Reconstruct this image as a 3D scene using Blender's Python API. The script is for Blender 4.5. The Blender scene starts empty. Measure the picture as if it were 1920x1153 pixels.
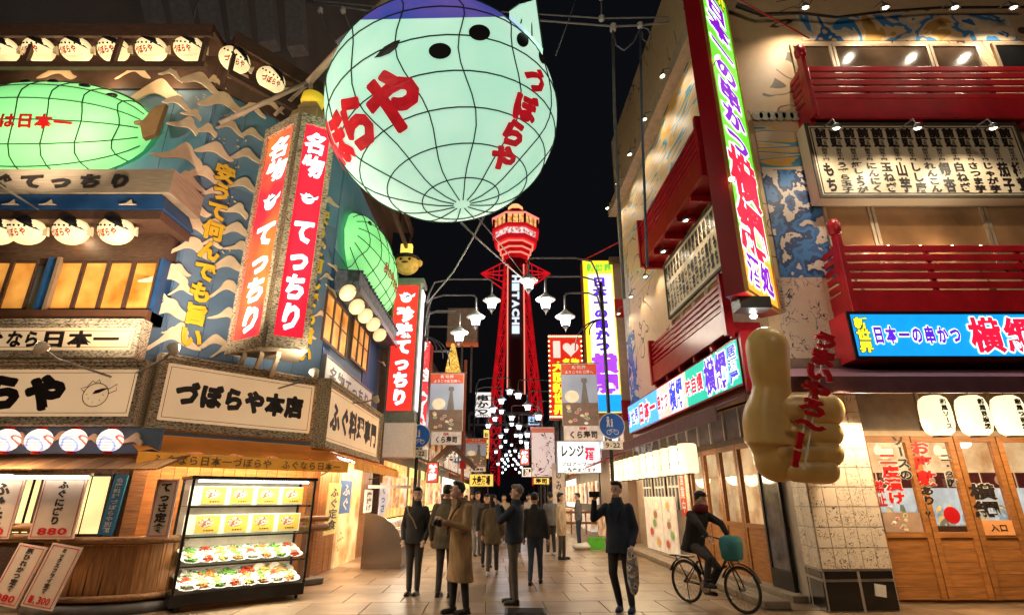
import bpy, bmesh, math, random
from mathutils import Vector, Matrix
random.seed(7)
R = math.radians
sc = bpy.context.scene
C = sc.collection
V = Vector

# ---------------------------------------------------------------- camera, sky, exposure
TH = R(19.5); CAMZ = 1.57
cd = bpy.data.cameras.new('camera'); cam = bpy.data.objects.new('camera', cd); C.objects.link(cam)
cam.location = (0, 0, CAMZ); cam.rotation_euler = (R(90)+TH, 0, 0)
cd.lens = 18.75; cd.sensor_width = 36; cd.clip_start = .05; cd.clip_end = 1200
sc.camera = cam
w = bpy.data.worlds.new('World'); sc.world = w; w.use_nodes = True
nt = w.node_tree; bg = nt.nodes['Background']
sky = nt.nodes.new('ShaderNodeTexSky'); sky.sky_type = 'NISHITA'; sky.sun_disc = False
sky.sun_elevation = R(-4); sky.sun_rotation = R(200)
hs = nt.nodes.new('ShaderNodeMixRGB'); hs.blend_type = 'ADD'; hs.inputs[0].default_value = 1
hs.inputs[2].default_value = (.03, .032, .045, 1)
nt.links.new(sky.outputs[0], hs.inputs[1]); nt.links.new(hs.outputs[0], bg.inputs[0])
bg.inputs[1].default_value = .07
sc.view_settings.view_transform = 'Standard'; sc.view_settings.look = 'None'
sc.view_settings.exposure = .22; sc.view_settings.gamma = 1
sc.cycles.max_bounces = 5; sc.cycles.diffuse_bounces = 3; sc.cycles.glossy_bounces = 3
sc.cycles.transparent_max_bounces = 8; sc.cycles.sample_clamp_indirect = 4
sc.cycles.caustics_reflective = False; sc.cycles.caustics_refractive = False

# ---------------------------------------------------------------- pixel -> place
def ray(u, v):
    a = (u-960)/1000; b = (576.5-v)/1000
    return V((a, math.cos(TH)-b*math.sin(TH), math.sin(TH)+b*math.cos(TH)))
CO = V((0, 0, CAMZ))
def atY(u, v, Y): d = ray(u, v); return CO+d*(Y/d.y)
def atZ(u, v, Z=0): d = ray(u, v); return CO+d*((Z-CAMZ)/d.z)
class Fr:
    """a vertical wall: x along it, z up, -y out of it"""
    def __init__(s, o, e):
        s.o = V((o[0], o[1], 0)); d = V((e[0]-o[0], e[1]-o[1], 0)); s.L = d.length; s.d = d.normalized()
        s.n = V((s.d.y, -s.d.x, 0))
        s.M = Matrix(((s.d.x, -s.n.x, 0, s.o.x), (s.d.y, -s.n.y, 0, s.o.y), (0, 0, 1, 0), (0, 0, 0, 1)))
    def hit(s, u, v, off=0):
        d = ray(u, v); t = ((s.o+s.n*off-CO).dot(s.n))/d.dot(s.n); p = CO+d*t
        return (p-s.o).dot(s.d), p.z
    def rect(s, u0, v0, u1, v1, off=0):
        um, vm = (u0+u1)/2, (v0+v1)/2
        return s.hit(u0, vm, off)[0], s.hit(u1, vm, off)[0], s.hit(um, v1, off)[1], s.hit(um, v0, off)[1]
    def at(s, x, out=0, z=0): return s.M @ Matrix.Translation((x, -out, z))
FL = Fr((-6.2, 9.1), (-5.2, 9.1))          # left restaurant, face towards us (x runs negative)
CHF = Fr((-6.2, 9.1), (-4.2, 11.4))         # its cut corner
SL = Fr((-4.2, 11.4), (-4.35, 17.2))         # its street side
FRr = Fr((4.75, 9.4), (9, 9.4))              # right restaurant, face towards us
SR = Fr((4.3, 19.4), (4.75, 9.4))           # its street side, far end to near end
def locrect(fr, r, out=0):
    return fr.at((r[0]+r[1])/2, out, r[2]), r[1]-r[0], r[3]-r[2]
def yz(Y, x=0): return Fr((x, Y), (x+1, Y))  # plane facing us at depth Y

# ---------------------------------------------------------------- materials
MATS = {}
def mat(name, c, rough=.6, metal=0, em=0, ec=None, var=.18, scale=5, bump=0, rv=0, stretch=None, c2=None, spec=.5,
        thr=None, alpha=1, sample=True, dist=0, trans=0):
    if name in MATS: return MATS[name]
    m = bpy.data.materials.new(name); m.use_nodes = True; MATS[name] = m
    n = m.node_tree.nodes; l = m.node_tree.links; b = n['Principled BSDF']
    b.inputs['Roughness'].default_value = rough; b.inputs['Metallic'].default_value = metal
    b.inputs['Specular IOR Level'].default_value = spec
    tc = n.new('ShaderNodeTexCoord'); mp = n.new('ShaderNodeMapping'); l.new(tc.outputs['Object'], mp.inputs[0])
    if stretch: mp.inputs['Scale'].default_value = stretch
    no = n.new('ShaderNodeTexNoise'); no.inputs['Scale'].default_value = scale; no.inputs['Detail'].default_value = 5
    no.inputs['Distortion'].default_value = dist
    l.new(mp.outputs[0], no.inputs[0])
    oi = n.new('ShaderNodeObjectInfo')
    if rv:
        ad = n.new('ShaderNodeVectorMath'); ad.operation = 'ADD'; sc_ = n.new('ShaderNodeVectorMath'); sc_.operation = 'SCALE'
        cb = n.new('ShaderNodeCombineXYZ')
        for k in range(3): l.new(oi.outputs['Random'], cb.inputs[k])
        l.new(cb.outputs[0], sc_.inputs[0]); sc_.inputs['Scale'].default_value = 37
        l.new(tc.outputs['Object'], ad.inputs[0]); l.new(sc_.outputs[0], ad.inputs[1]); l.new(ad.outputs[0], mp.inputs[0])
    rp = n.new('ShaderNodeValToRGB'); l.new(no.outputs['Fac'], rp.inputs[0])
    ca = tuple(x*(1-var) for x in c) + (1,); cb_ = tuple(min(1, x*(1+var)) for x in c) + (1,)
    if c2: cb_ = tuple(c2)+(1,); ca = tuple(c)+(1,)
    e = rp.color_ramp.elements
    if thr: e[0].position, e[1].position = thr
    else: e[0].position, e[1].position = .3, .7
    e[0].color, e[1].color = ca, cb_
    out = rp.outputs[0]
    if rv:
        hv = n.new('ShaderNodeHueSaturation'); mr = n.new('ShaderNodeMapRange'); mr.inputs[3].default_value = 1-rv; mr.inputs[4].default_value = 1+rv
        l.new(oi.outputs['Random'], mr.inputs[0]); l.new(mr.outputs[0], hv.inputs['Value']); l.new(out, hv.inputs['Color']); out = hv.outputs[0]
    l.new(out, b.inputs['Base Color'])
    if em:
        if ec:
            mx = n.new('ShaderNodeMixRGB'); mx.blend_type = 'MULTIPLY'; mx.inputs[0].default_value = 1
            l.new(out, mx.inputs[1]); mx.inputs[2].default_value = tuple(ec)+(1,); out = mx.outputs[0]
        l.new(out, b.inputs['Emission Color']); b.inputs['Emission Strength'].default_value = em
        if not sample: m.cycles.emission_sampling = 'NONE'
    if bump:
        bp = n.new('ShaderNodeBump'); bp.inputs['Strength'].default_value = bump; bp.inputs['Distance'].default_value = .02
        l.new(no.outputs['Fac'], bp.inputs['Height']); l.new(bp.outputs[0], b.inputs['Normal'])
    if trans:
        b.inputs['Transmission Weight'].default_value = trans; b.inputs['IOR'].default_value = 1.1
    if alpha < 1: b.inputs['Alpha'].default_value = alpha
    return m
def emat(name, c, em=1.0, var=.05, **k): return mat(name, c, em=em, var=var, **k)
def strokes(name, base, ink, scale=6, em=0, width=.03, dist=1.5):
    """thin wandering ink lines on a ground colour (scribbles, painted outlines)"""
    if name in MATS: return MATS[name]
    m = mat(name, base, rough=.5, var=.06, em=em); n = m.node_tree.nodes; l = m.node_tree.links; b = n['Principled BSDF']
    src = b.inputs['Base Color'].links[0].from_socket
    tc = n.new('ShaderNodeTexCoord'); oi = n.new('ShaderNodeObjectInfo'); ad = n.new('ShaderNodeVectorMath'); ad.operation = 'ADD'
    cx = n.new('ShaderNodeCombineXYZ'); mu = n.new('ShaderNodeMath'); mu.operation = 'MULTIPLY'; mu.inputs[1].default_value = 53
    l.new(oi.outputs['Random'], mu.inputs[0]); l.new(mu.outputs[0], cx.inputs[0]); l.new(mu.outputs[0], cx.inputs[2])
    l.new(tc.outputs['Object'], ad.inputs[0]); l.new(cx.outputs[0], ad.inputs[1])
    no = n.new('ShaderNodeTexNoise'); no.inputs['Scale'].default_value = scale; no.inputs['Detail'].default_value = 1.5; no.inputs['Distortion'].default_value = dist
    l.new(ad.outputs[0], no.inputs[0])
    s = n.new('ShaderNodeMath'); s.operation = 'SUBTRACT'; s.inputs[1].default_value = .5; l.new(no.outputs['Fac'], s.inputs[0])
    a = n.new('ShaderNodeMath'); a.operation = 'ABSOLUTE'; l.new(s.outputs[0], a.inputs[0])
    t = n.new('ShaderNodeMath'); t.operation = 'LESS_THAN'; t.inputs[1].default_value = width; l.new(a.outputs[0], t.inputs[0])
    n2 = n.new('ShaderNodeTexNoise'); n2.inputs['Scale'].default_value = scale*.55; l.new(ad.outputs[0], n2.inputs[0])
    g = n.new('ShaderNodeMath'); g.operation = 'GREATER_THAN'; g.inputs[1].default_value = .47; l.new(n2.outputs['Fac'], g.inputs[0])
    f = n.new('ShaderNodeMath'); f.operation = 'MULTIPLY'; l.new(t.outputs[0], f.inputs[0]); l.new(g.outputs[0], f.inputs[1])
    mx = n.new('ShaderNodeMixRGB'); l.new(f.outputs[0], mx.inputs[0]); l.new(src, mx.inputs[1]); mx.inputs[2].default_value = tuple(ink)+(1,)
    l.new(mx.outputs[0], b.inputs['Base Color'])
    if em: l.new(mx.outputs[0], b.inputs['Emission Color'])
    return m
def multi(name, cols, scale=4, detail=4, em=0, rough=.5, vor=False, dist=.6, stretch=None):
    """hard-edged patches of several print or paint colours"""
    if name in MATS: return MATS[name]
    m = mat(name, cols[0], rough=rough, em=em, sample=False); n = m.node_tree.nodes; l = m.node_tree.links; b = n['Principled BSDF']
    tc = n.new('ShaderNodeTexCoord'); mp = n.new('ShaderNodeMapping'); l.new(tc.outputs['Object'], mp.inputs[0])
    if stretch: mp.inputs['Scale'].default_value = stretch
    if vor:
        no = n.new('ShaderNodeTexVoronoi'); no.inputs['Scale'].default_value = scale; fo = n.new('ShaderNodeSeparateColor')
        l.new(mp.outputs[0], no.inputs[0]); l.new(no.outputs['Color'], fo.inputs[0]); fac = fo.outputs[0]
    else:
        no = n.new('ShaderNodeTexNoise'); no.inputs['Scale'].default_value = scale; no.inputs['Detail'].default_value = detail; no.inputs['Distortion'].default_value = dist
        l.new(mp.outputs[0], no.inputs[0]); mr = n.new('ShaderNodeMapRange'); mr.inputs[1].default_value = .3; mr.inputs[2].default_value = .7
        l.new(no.outputs['Fac'], mr.inputs[0]); fac = mr.outputs[0]
    rp = n.new('ShaderNodeValToRGB'); rp.color_ramp.interpolation = 'LINEAR' if any(q in name for q in ('poster', 'dish', 'inside', 'crowd', 'fried')) else 'CONSTANT'; l.new(fac, rp.inputs[0]); e = rp.color_ramp.elements
    while len(e) < len(cols): e.new(.5)
    for i, c in enumerate(cols): e[i].position = i/len(cols); e[i].color = tuple(c)+(1,)
    l.new(rp.outputs[0], b.inputs['Base Color'])
    if em: l.new(rp.outputs[0], b.inputs['Emission Color']); b.inputs['Emission Strength'].default_value = em
    return m
def glassmat(name, tint=(.9, .95, .95), a=.12):
    if name in MATS: return MATS[name]
    m = bpy.data.materials.new(name); m.use_nodes = True; MATS[name] = m; n = m.node_tree.nodes; l = m.node_tree.links
    n.clear(); o = n.new('ShaderNodeOutputMaterial'); t = n.new('ShaderNodeBsdfTransparent'); g = n.new('ShaderNodeBsdfGlossy'); x = n.new('ShaderNodeMixShader')
    t.inputs[0].default_value = tuple(tint)+(1,); g.inputs['Roughness'].default_value = .03; x.inputs[0].default_value = a
    l.new(t.outputs[0], x.inputs[1]); l.new(g.outputs[0], x.inputs[2]); l.new(x.outputs[0], o.inputs[0]); return m

# ---------------------------------------------------------------- mesh building
class MB:
    def __init__(s): s.v = []; s.f = []; s.mi = []; s.k = 0
    def add(s, vs, fs, M=None):
        b = len(s.v)
        s.v += [tuple(M @ V(p)) if M else tuple(p) for p in vs]
        s.f += [tuple(i+b for i in f) for f in fs]; s.mi += [s.k]*len(fs); return s
    def box(s, x0, x1, y0, y1, z0, z1, M=None):
        return s.add([(x0, y0, z0), (x1, y0, z0), (x1, y1, z0), (x0, y1, z0), (x0, y0, z1), (x1, y0, z1), (x1, y1, z1), (x0, y1, z1)],
                     [(0, 3, 2, 1), (4, 5, 6, 7), (0, 1, 5, 4), (1, 2, 6, 5), (2, 3, 7, 6), (3, 0, 4, 7)], M)
    def prism(s, poly, y0, y1, M=None):
        n = len(poly)
        vs = [(x, y0, z) for x, z in poly]+[(x, y1, z) for x, z in poly]
        fs = [tuple(range(n)), tuple(range(2*n-1, n-1, -1))]+[((i+1) % n, i, i+n, (i+1) % n+n) for i in range(n)]
        return s.add(vs, fs, M)
    def rings(s, rs, closed=True, caps=True, M=None):
        n = len(rs[0]); vs = [p for r in rs for p in r]; fs = []
        for k in range(len(rs)-1):
            for i in range(n if closed else n-1):
                j = (i+1) % n; fs.append((k*n+i, k*n+j, (k+1)*n+j, (k+1)*n+i))
        if caps: fs += [tuple(range(n-1, -1, -1)), tuple(range((len(rs)-1)*n, len(rs)*n))]
        return s.add(vs, fs, M)
    def tube(s, pts, r, n=6, M=None, sq=1):
        pts = [V(p) for p in pts]; rr = r if isinstance(r, (list, tuple)) else [r]*len(pts); rs = []
        up = None
        for i, p in enumerate(pts):
            t = (pts[min(i+1, len(pts)-1)]-pts[max(i-1, 0)]).normalized()
            if up is None: up = V((0, 0, 1)) if abs(t.z) < .9 else V((1, 0, 0))
            a = t.cross(up).normalized(); b_ = a.cross(t).normalized(); up = b_
            rs.append([p+a*math.cos(2*math.pi*k/n)*rr[i]+b_*math.sin(2*math.pi*k/n)*rr[i]*sq for k in range(n)])
        return s.rings(rs, M=M)
    def beam(s, p, q, w, h, M=None):
        p, q = V(p), V(q); t = (q-p).normalized(); up = V((0, 0, 1)) if abs(t.z) < .95 else V((0, 1, 0))
        a = t.cross(up).normalized()*w/2; b_ = a.cross(t).normalized()*h/2
        return s.rings([[c+a+b_, c-a+b_, c-a-b_, c+a-b_] for c in (p, q)], M=M)
    def lathe(s, prof, n=16, M=None, caps=True, sx=1, sy=1):
        return s.rings([[(math.cos(2*math.pi*k/n)*r*sx, math.sin(2*math.pi*k/n)*r*sy, z) for k in range(n)] for r, z in prof], M=M, caps=caps)
    def ell(s, c, r, nu=16, nv=10, M=None):
        prof = [(max(1e-4, math.sin(math.pi*k/nv)), -math.cos(math.pi*k/nv)) for k in range(nv+1)]
        T = Matrix.Translation(c) @ Matrix.Diagonal((r[0], r[1], r[2], 1)); return s.lathe(prof, nu, (M @ T) if M else T)
    def cap(s, p, q, r1, r2, n=10):
        p, q = V(p), V(q); s.tube([p, p.lerp(q, .33), p.lerp(q, .66), q], [r1, r1*.67+r2*.33, r1*.33+r2*.67, r2], n)
        s.ell(p, (r1,)*3, n, 6); s.ell(q, (r2,)*3, n, 6); return s
    def build(s, name, m, parent=None, smooth=False, bevel=0, flip=False):
        me = bpy.data.meshes.new(name); me.from_pydata(s.v, [], s.f)
        ms = m if isinstance(m, (list, tuple)) else [m]
        for x in ms: me.materials.append(x)
        if len(ms) > 1: me.polygons.foreach_set('material_index', s.mi)
        bm = bmesh.new(); bm.from_mesh(me); bmesh.ops.recalc_face_normals(bm, faces=bm.faces); bm.to_mesh(me); bm.free()
        if smooth: me.polygons.foreach_set('use_smooth', [True]*len(me.polygons))
        o = bpy.data.objects.new(name, me); C.objects.link(o)
        if parent: o.parent = parent
        if bevel:
            bv = o.modifiers.new('bevel', 'BEVEL'); bv.width = bevel; bv.segments = 2; bv.limit_method = 'ANGLE'
        return o
def tag(o, label=None, cat=None, group=None, kind=None):
    if label: o['label'] = label
    if cat: o['category'] = cat
    if group: o['group'] = group
    if kind: o['kind'] = kind
    return o
def thing(name, label, cat, M=None, group=None, kind=None):
    o = bpy.data.objects.new(name, None); C.objects.link(o); o.empty_display_size = .2
    if M is not None: o.matrix_world = M if isinstance(M, Matrix) else Matrix.Translation(M)
    return tag(o, label, cat, group, kind)
def setm(o, M): o.matrix_world = M; return o
def kids(o): return [c for c in C.objects if c.parent == o]
TREE = {}
def copy(o, M, label=None, ks=None):
    """copy of a thing with its parts and sub-parts (mesh data shared)"""
    if o.name not in TREE: TREE[o.name] = [(c, kids(c)) for c in kids(o)]
    r = o.copy(); C.objects.link(r); r.matrix_world = M
    if label: r['label'] = label
    for c, g in TREE[o.name]:
        d = c.copy(); C.objects.link(d); d.parent = r
        for x in g: y = x.copy(); C.objects.link(y); y.parent = d
    return r
def dup(o, parent, M):
    c = o.copy(); C.objects.link(c); c.parent = parent; c.matrix_local = M; return c
def T(x, y, z): return Matrix.Translation((x, y, z))
def RZ(a): return Matrix.Rotation(a, 4, 'Z')
def RX(a): return Matrix.Rotation(a, 4, 'X')
def RY(a): return Matrix.Rotation(a, 4, 'Y')
def light(kind, loc, e, c, size=.3, parent=None, rot=None, spot=None, sy=None):
    d = bpy.data.lights.new('lamp_light', kind); d.energy = e; d.color = c
    if kind == 'AREA':
        d.size = size
        if sy: d.shape = 'RECTANGLE'; d.size_y = sy
    else: d.shadow_soft_size = size
    if kind == 'SPOT': d.spot_size = R(spot or 100); d.spot_blend = .6
    o = bpy.data.objects.new('lamp_light', d); C.objects.link(o)
    if parent: o.parent = parent
    o.location = loc
    if rot: o.rotation_euler = rot
    return o
WARM = (1, .72, .42); WARMW = (1, .84, .62); COOL = (.82, .92, 1)

# ---------------------------------------------------------------- lettering
_fc = bpy.data.curves.new('glyph', 'FONT'); _fc.resolution_u = 2; _fo = bpy.data.objects.new('glyph', _fc); GL = {}
def glyph(ch, bold):
    k = (ch, bold)
    if k not in GL:
        _fc.body = ch; _fc.offset = bold; m = bpy.data.meshes.new_from_object(_fo)
        vs = [(v.co.x, v.co.y) for v in m.vertices]; fs = [tuple(p.vertices) for p in m.polygons]
        asc = ord(ch) < 256
        if vs and asc: e_ = .2 if ch in ',.-' else 0; x0, x1 = min(v[0] for v in vs)-e_, max(v[0] for v in vs)+e_; y0, y1 = -.02, .74
        else: x0, x1, y0, y1 = 0., 1., -.12, .88
        GL[k] = ([((x-x0)/(x1-x0)-.5, (y-y0)/(y1-y0)-.5) for x, y in vs], fs); bpy.data.meshes.remove(m)
    return GL[k]
def text(parent, s, w, h, m, cx=0, cz=0, y=-.012, vert=False, bold=.025, out=None, thick=0, ws=None, rot=0, shear=0, fill=.94, name='lettering'):
    """characters of s filling a w x h field centred on cx, cz in the parent's xz plane"""
    n = len(s); ws = ws or [1]*n; tot = sum(ws)
    for bo, mt, yy in ([(out[0], out[1], y)] if out else []) + [(bold, m, y-(.006 if out else 0))]:
        mb = MB(); acc = 0
        for ch, wt in zip(s, ws):
            c = (acc+wt/2)/tot; acc += wt
            if ch == ' ': continue
            if vert: cw, chh, gx, gz = w*(wt**.5 if max(ws) > 1.3 else 1), h*wt/tot, cx, cz+h/2-h*c
            else: cw, chh, gx, gz = w*wt/tot, h, cx-w/2+w*c, cz
            if vert and ch in 'ー~': pass
            vs, fs = glyph(ch, min(bo, .03)); cw *= fill; chh *= fill
            ex = max(0, bo-.03); nk = 8 if ex > .03 else (4 if ex > .004 else 0)
            if nk and not thick:
                for kk in range(nk):
                    an = 2*math.pi*kk/nk+.4; dx, dz = math.cos(an)*ex*cw, math.sin(an)*ex*chh; qq = []
                    for a, b_ in vs:
                        if vert and ch == 'ー': a, b_ = -b_, a
                        a += shear*b_; qq.append((gx+a*cw+dx, gz+b_*chh+dz))
                    if rot: qq = [(cx+(a-cx)*math.cos(rot)-(b_-cz)*math.sin(rot), cz+(a-cx)*math.sin(rot)+(b_-cz)*math.cos(rot)) for a, b_ in qq]
                    mb.add([(a, yy+.0004*(kk+1), b_) for a, b_ in qq], fs)
            elif nk:
                vs, fs = glyph(ch, min(bo, .055))
            q = []
            for a, b_ in vs:
                if vert and ch == 'ー': a, b_ = -b_, a
                a += shear*b_
                q.append((gx+a*cw, gz+b_*chh))
            if rot: q = [(cx+(a-cx)*math.cos(rot)-(b_-cz)*math.sin(rot), cz+(a-cx)*math.sin(rot)+(b_-cz)*math.cos(rot)) for a, b_ in q]
            if thick:
                base = len(mb.v); mb.add([(a, yy-thick, b_) for a, b_ in q], fs)
                ed = {}
                for f in fs:
                    for i in range(len(f)):
                        e = (f[i], f[(i+1) % len(f)]); ed[e] = 1
                bd = [e for e in ed if (e[1], e[0]) not in ed]
                b2 = len(mb.v); mb.v += [(a, yy, b_) for a, b_ in q]
                for i, j in bd: mb.f.append((base+i, base+j, b2+j, b2+i)); mb.mi.append(0)
            else: mb.add([(a, yy, b_) for a, b_ in q], fs)
        me = bpy.data.meshes.new(name); me.from_pydata(mb.v, [], mb.f); me.materials.append(mt)
        o = bpy.data.objects.new(name, me); C.objects.link(o); o.parent = parent
    return o
ORD = ['first', 'second', 'third', 'fourth', 'fifth', 'sixth', 'seventh', 'eighth', 'ninth', 'tenth', 'eleventh', 'twelfth', 'thirteenth', 'fourteenth', 'fifteenth']

# ---------------------------------------------------------------- shared materials
WOOD = mat('wood', (.30, .13, .045), rough=.45, var=.45, scale=3, stretch=(14, 14, 1.2), bump=.25, rv=.3, dist=.6)
WOODH = mat('wood_across', (.27, .12, .045), rough=.5, var=.45, scale=3, stretch=(1.2, 14, 14), bump=.25, rv=.25)
WOODG = mat('golden_wood', (.38, .155, .042), rough=.4, var=.3, scale=3, stretch=(1, 9, 9), bump=.15, rv=.12)
DKWOOD = mat('dark_wood', (.085, .042, .026), rough=.5, var=.4, stretch=(2, 10, 10), bump=.2)
BLACK = mat('black_metal', (.018, .017, .018), rough=.4, metal=.3)
GREY = mat('grey_metal', (.22, .22, .23), rough=.35, metal=.7, var=.2)
STEEL = mat('brushed_steel', (.36, .31, .27), rough=.26, metal=.9, var=.12, stretch=(1, 1, 30))
REDP = mat('red_paint', (.40, .010, .018), rough=.32, var=.25, scale=3)
CREAM = mat('cream_board', (.72, .58, .40), rough=.55, var=.07)
MATFR = mat('speckled_straw', (.05, .03, .018), c2=(.72, .58, .40), thr=(.38, .54), rough=.9, scale=38, stretch=(.6, 1, 2.2), bump=.5)
INK = mat('black_ink', (.02, .014, .012), rough=.5)
REDINK = mat('red_ink', (.55, .01, .012), rough=.4)
WHITE = mat('white_paint', (.78, .76, .72), rough=.5, var=.06)
REDSIGN = emat('lit_red', (.85, .012, .035), 1.05, var=.12, scale=1.2)
WHITELIT = emat('lit_white', (.95, .92, .95), 1.25, sample=False)
INKL = mat('lit_black_ink', (.02, .015, .015))
# ================================================================ GROUND
gm = mat('joint_grit', (.07, .055, .045), rough=.9, scale=20)
g = MB().box(-300, 300, -30, 500, -.3, -.012).build('ground', gm); g['kind'] = 'structure'
PV = mat('stone_paver', (.20, .13, .078), c2=(.36, .25, .155), thr=(.25, .7), rough=.36, scale=2.2, rv=.2, bump=.1, spec=.5)
def stains(m):
    n = m.node_tree.nodes; l = m.node_tree.links; b = n['Principled BSDF']; src = b.inputs['Base Color'].links[0].from_socket; ge = n.new('ShaderNodeNewGeometry')
    for sc_, lo, hi, dk in ((.8, .36, .62, .62), (9, .66, .70, .45), (26, .62, .7, .75)):
        no = n.new('ShaderNodeTexNoise'); no.inputs['Scale'].default_value = sc_; no.inputs['Detail'].default_value = 5; l.new(ge.outputs['Position'], no.inputs[0])
        mr = n.new('ShaderNodeMapRange'); mr.inputs[1].default_value = lo; mr.inputs[2].default_value = hi
        mr.inputs[3].default_value = dk if sc_ < 1 else 1; mr.inputs[4].default_value = 1.08 if sc_ < 1 else dk
        l.new(no.outputs['Fac'], mr.inputs[0]); mx = n.new('ShaderNodeMixRGB'); mx.blend_type = 'MULTIPLY'; mx.inputs[0].default_value = 1; l.new(src, mx.inputs[1]); l.new(mr.outputs[0], mx.inputs[2]); src = mx.outputs[0]
    l.new(src, b.inputs['Base Color'])
stains(PV)
pv = thing('pavement', None, None, kind='structure')
tile = MB().box(-.444, .444, -.444, .444, -.03, 0)
t0 = tile.build('paver', PV, pv, bevel=.006)
cells = []
A = R(2.5)
for j in range(-2, 110):
    for i in range(-14, 15):
        x, y = i*.9+(.45 if j % 2 else 0), 4.6+j*.9
        x, y = x*math.cos(A)-y*math.sin(A)*1, x*math.sin(A)+y*math.cos(A)
        cells.append((x, y))
cells = [c for c in cells if c[1] > 3.5]
vis = sorted([c for c in cells if c[1] > 6.6 and abs(c[0]) < c[1]*1.02+.3 and -8.4 < c[0] < 9.2 and not (c[0] > 5.2 and c[1] > 9.8) and not (c[0] < -4.6 and c[1] > 10.5)], key=lambda c: c[1])
near = vis[:290]; ns = set(near); first = True
for x, y in near:
    M = T(x, y, random.uniform(-.0015, .0015)) @ RZ(A)
    if first: t0.matrix_local = M; first = False
    else: dup(t0, pv, M)
mb = MB()
for x, y in cells:
    if (x, y) in ns: continue
    mb.box(-.444, .444, -.444, .444, -.03, 0, T(x, y, random.uniform(-.0015, .0015)) @ RZ(A))
o = mb.build('paver_field', mat('stone_paver_far', (.18, .12, .072), c2=(.33, .23, .145), rough=.4, scale=1.1, bump=.1), pv); stains(MATS['stone_paver_far']); o['kind'] = 'stuff'
# manhole plate between the people
th = thing('drain_cover', 'dark rectangular metal drain cover set in the pavement at the bottom centre', 'drain cover', atZ(985, 1146)+V((0, 0, .004)))
MB().box(-.3, .3, -.22, .22, 0, .008).build('plate', mat('dark_iron', (.045, .035, .03), rough=.5, metal=.6), th)
mb = MB()
for k in range(6): mb.box(-.26, .26, -.19+k*.072, -.165+k*.072, .008, .014)
mb.build('rib', mat('dark_iron', (0, 0, 0)), th)
# low kerb step along the right restaurant
kb = mat('kerb_stone', (.34, .27, .2), rough=.6, var=.2, bump=.2)
kerb = thing('kerb', None, None, kind='structure')
ks = MB().box(-.49, .49, -.2, .2, 0, .11).build('kerb_stone', kb, kerb, bevel=.015)
for k in range(14):
    M = T(3.93-.018*k, 9.4+k*1.0, 0) @ RZ(R(91)); 
    if k: dup(ks, kerb, M)
    else: ks.matrix_local = M

# ================================================================ LEFT RESTAURANT
BLUE = mat('blue_grey_board', (.085, .15, .25), c2=(.15, .22, .32), rough=.7, scale=1.3, bump=.1)
TEAL = mat('teal_spray', (.05, .22, .30), c2=(.24, .32, .46), rough=.6, scale=.7)
BLUEB = mat('bright_blue_board', (.008, .05, .16), c2=(.02, .09, .24), rough=.5, scale=2)
WAVEC = mat('wave_cutout', (.78, .58, .38), rough=.7, var=.1, rv=.08)
lb = thing('restaurant_building', 'left corner restaurant with blue walls covered in cream wave cutouts and dark eaves', 'building', (-6.2, 9.1, 0))
def lpart(name, mb, m, fr=None, out=0, x=0, z=0, **k):
    o = mb.build(name, m, **k); o.matrix_world = fr.at(x, out, z) if fr else Matrix(); o.parent = lb
    o.matrix_parent_inverse = lb.matrix_world.inverted(); return o
bpy.context.view_layer.update()
c1, c2, c3 = (-6.2, 9.1), (-4.2, 11.4), (-4.35, 17.2)
def wallbody(z0, z1, o=0):
    pts = [(-16, 9.1), c1, c2, c3, (-16, 17.2)]; mb = MB(); n = 5
    mb.add([(x, y, z0) for x, y in pts]+[(x, y, z1) for x, y in pts], [tuple(range(n)), tuple(range(2*n-1, n-1, -1))]+[(i, (i+1) % n, (i+1) % n+n, i+n) for i in range(n)])
    return mb
lpart('wall', wallbody(2.55, 10.4), BLUE)
lpart('lower_wall', wallbody(0.02, 2.549), DKWOOD)
# wide vertical boards on the upper walls, proud of the wall core
def boards(fr, x0, x1, z0, z1, n, m):
    w = (x1-x0)/n; b0 = None
    for k in range(n):
        M = fr.at(x0+w*(k+.5), .02, z0); 
        if b0 is None: b0 = lpart('wall_board', MB().box(-w/2+.006, w/2-.006, 0, .03, 0, z1-z0), m, fr, .02, x0+w*.5, z0)
        else:
            c = b0.copy(); C.objects.link(c); c.matrix_world = M; c.parent = lb; c.matrix_parent_inverse = lb.matrix_world.inverted()
boards(CHF, .02, 3.03, 4.0, 7.6, 5, BLUE); boards(CHF, .02, 3.03, 7.6, 10.3, 5, TEAL)
boards(FL, -5, -.02, 6.1, 10.3, 6, TEAL); boards(FL, -.28, -.02, 3.9, 6.1, 1, BLUE)
boards(SL, .02, 5.8, 7.1, 10.3, 6, TEAL); boards(SL, .02, .5, 3.9, 7.1, 1, BLUEB); boards(SL, 3.6, 5.8, 3.9, 7.1, 3, BLUEB)
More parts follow.
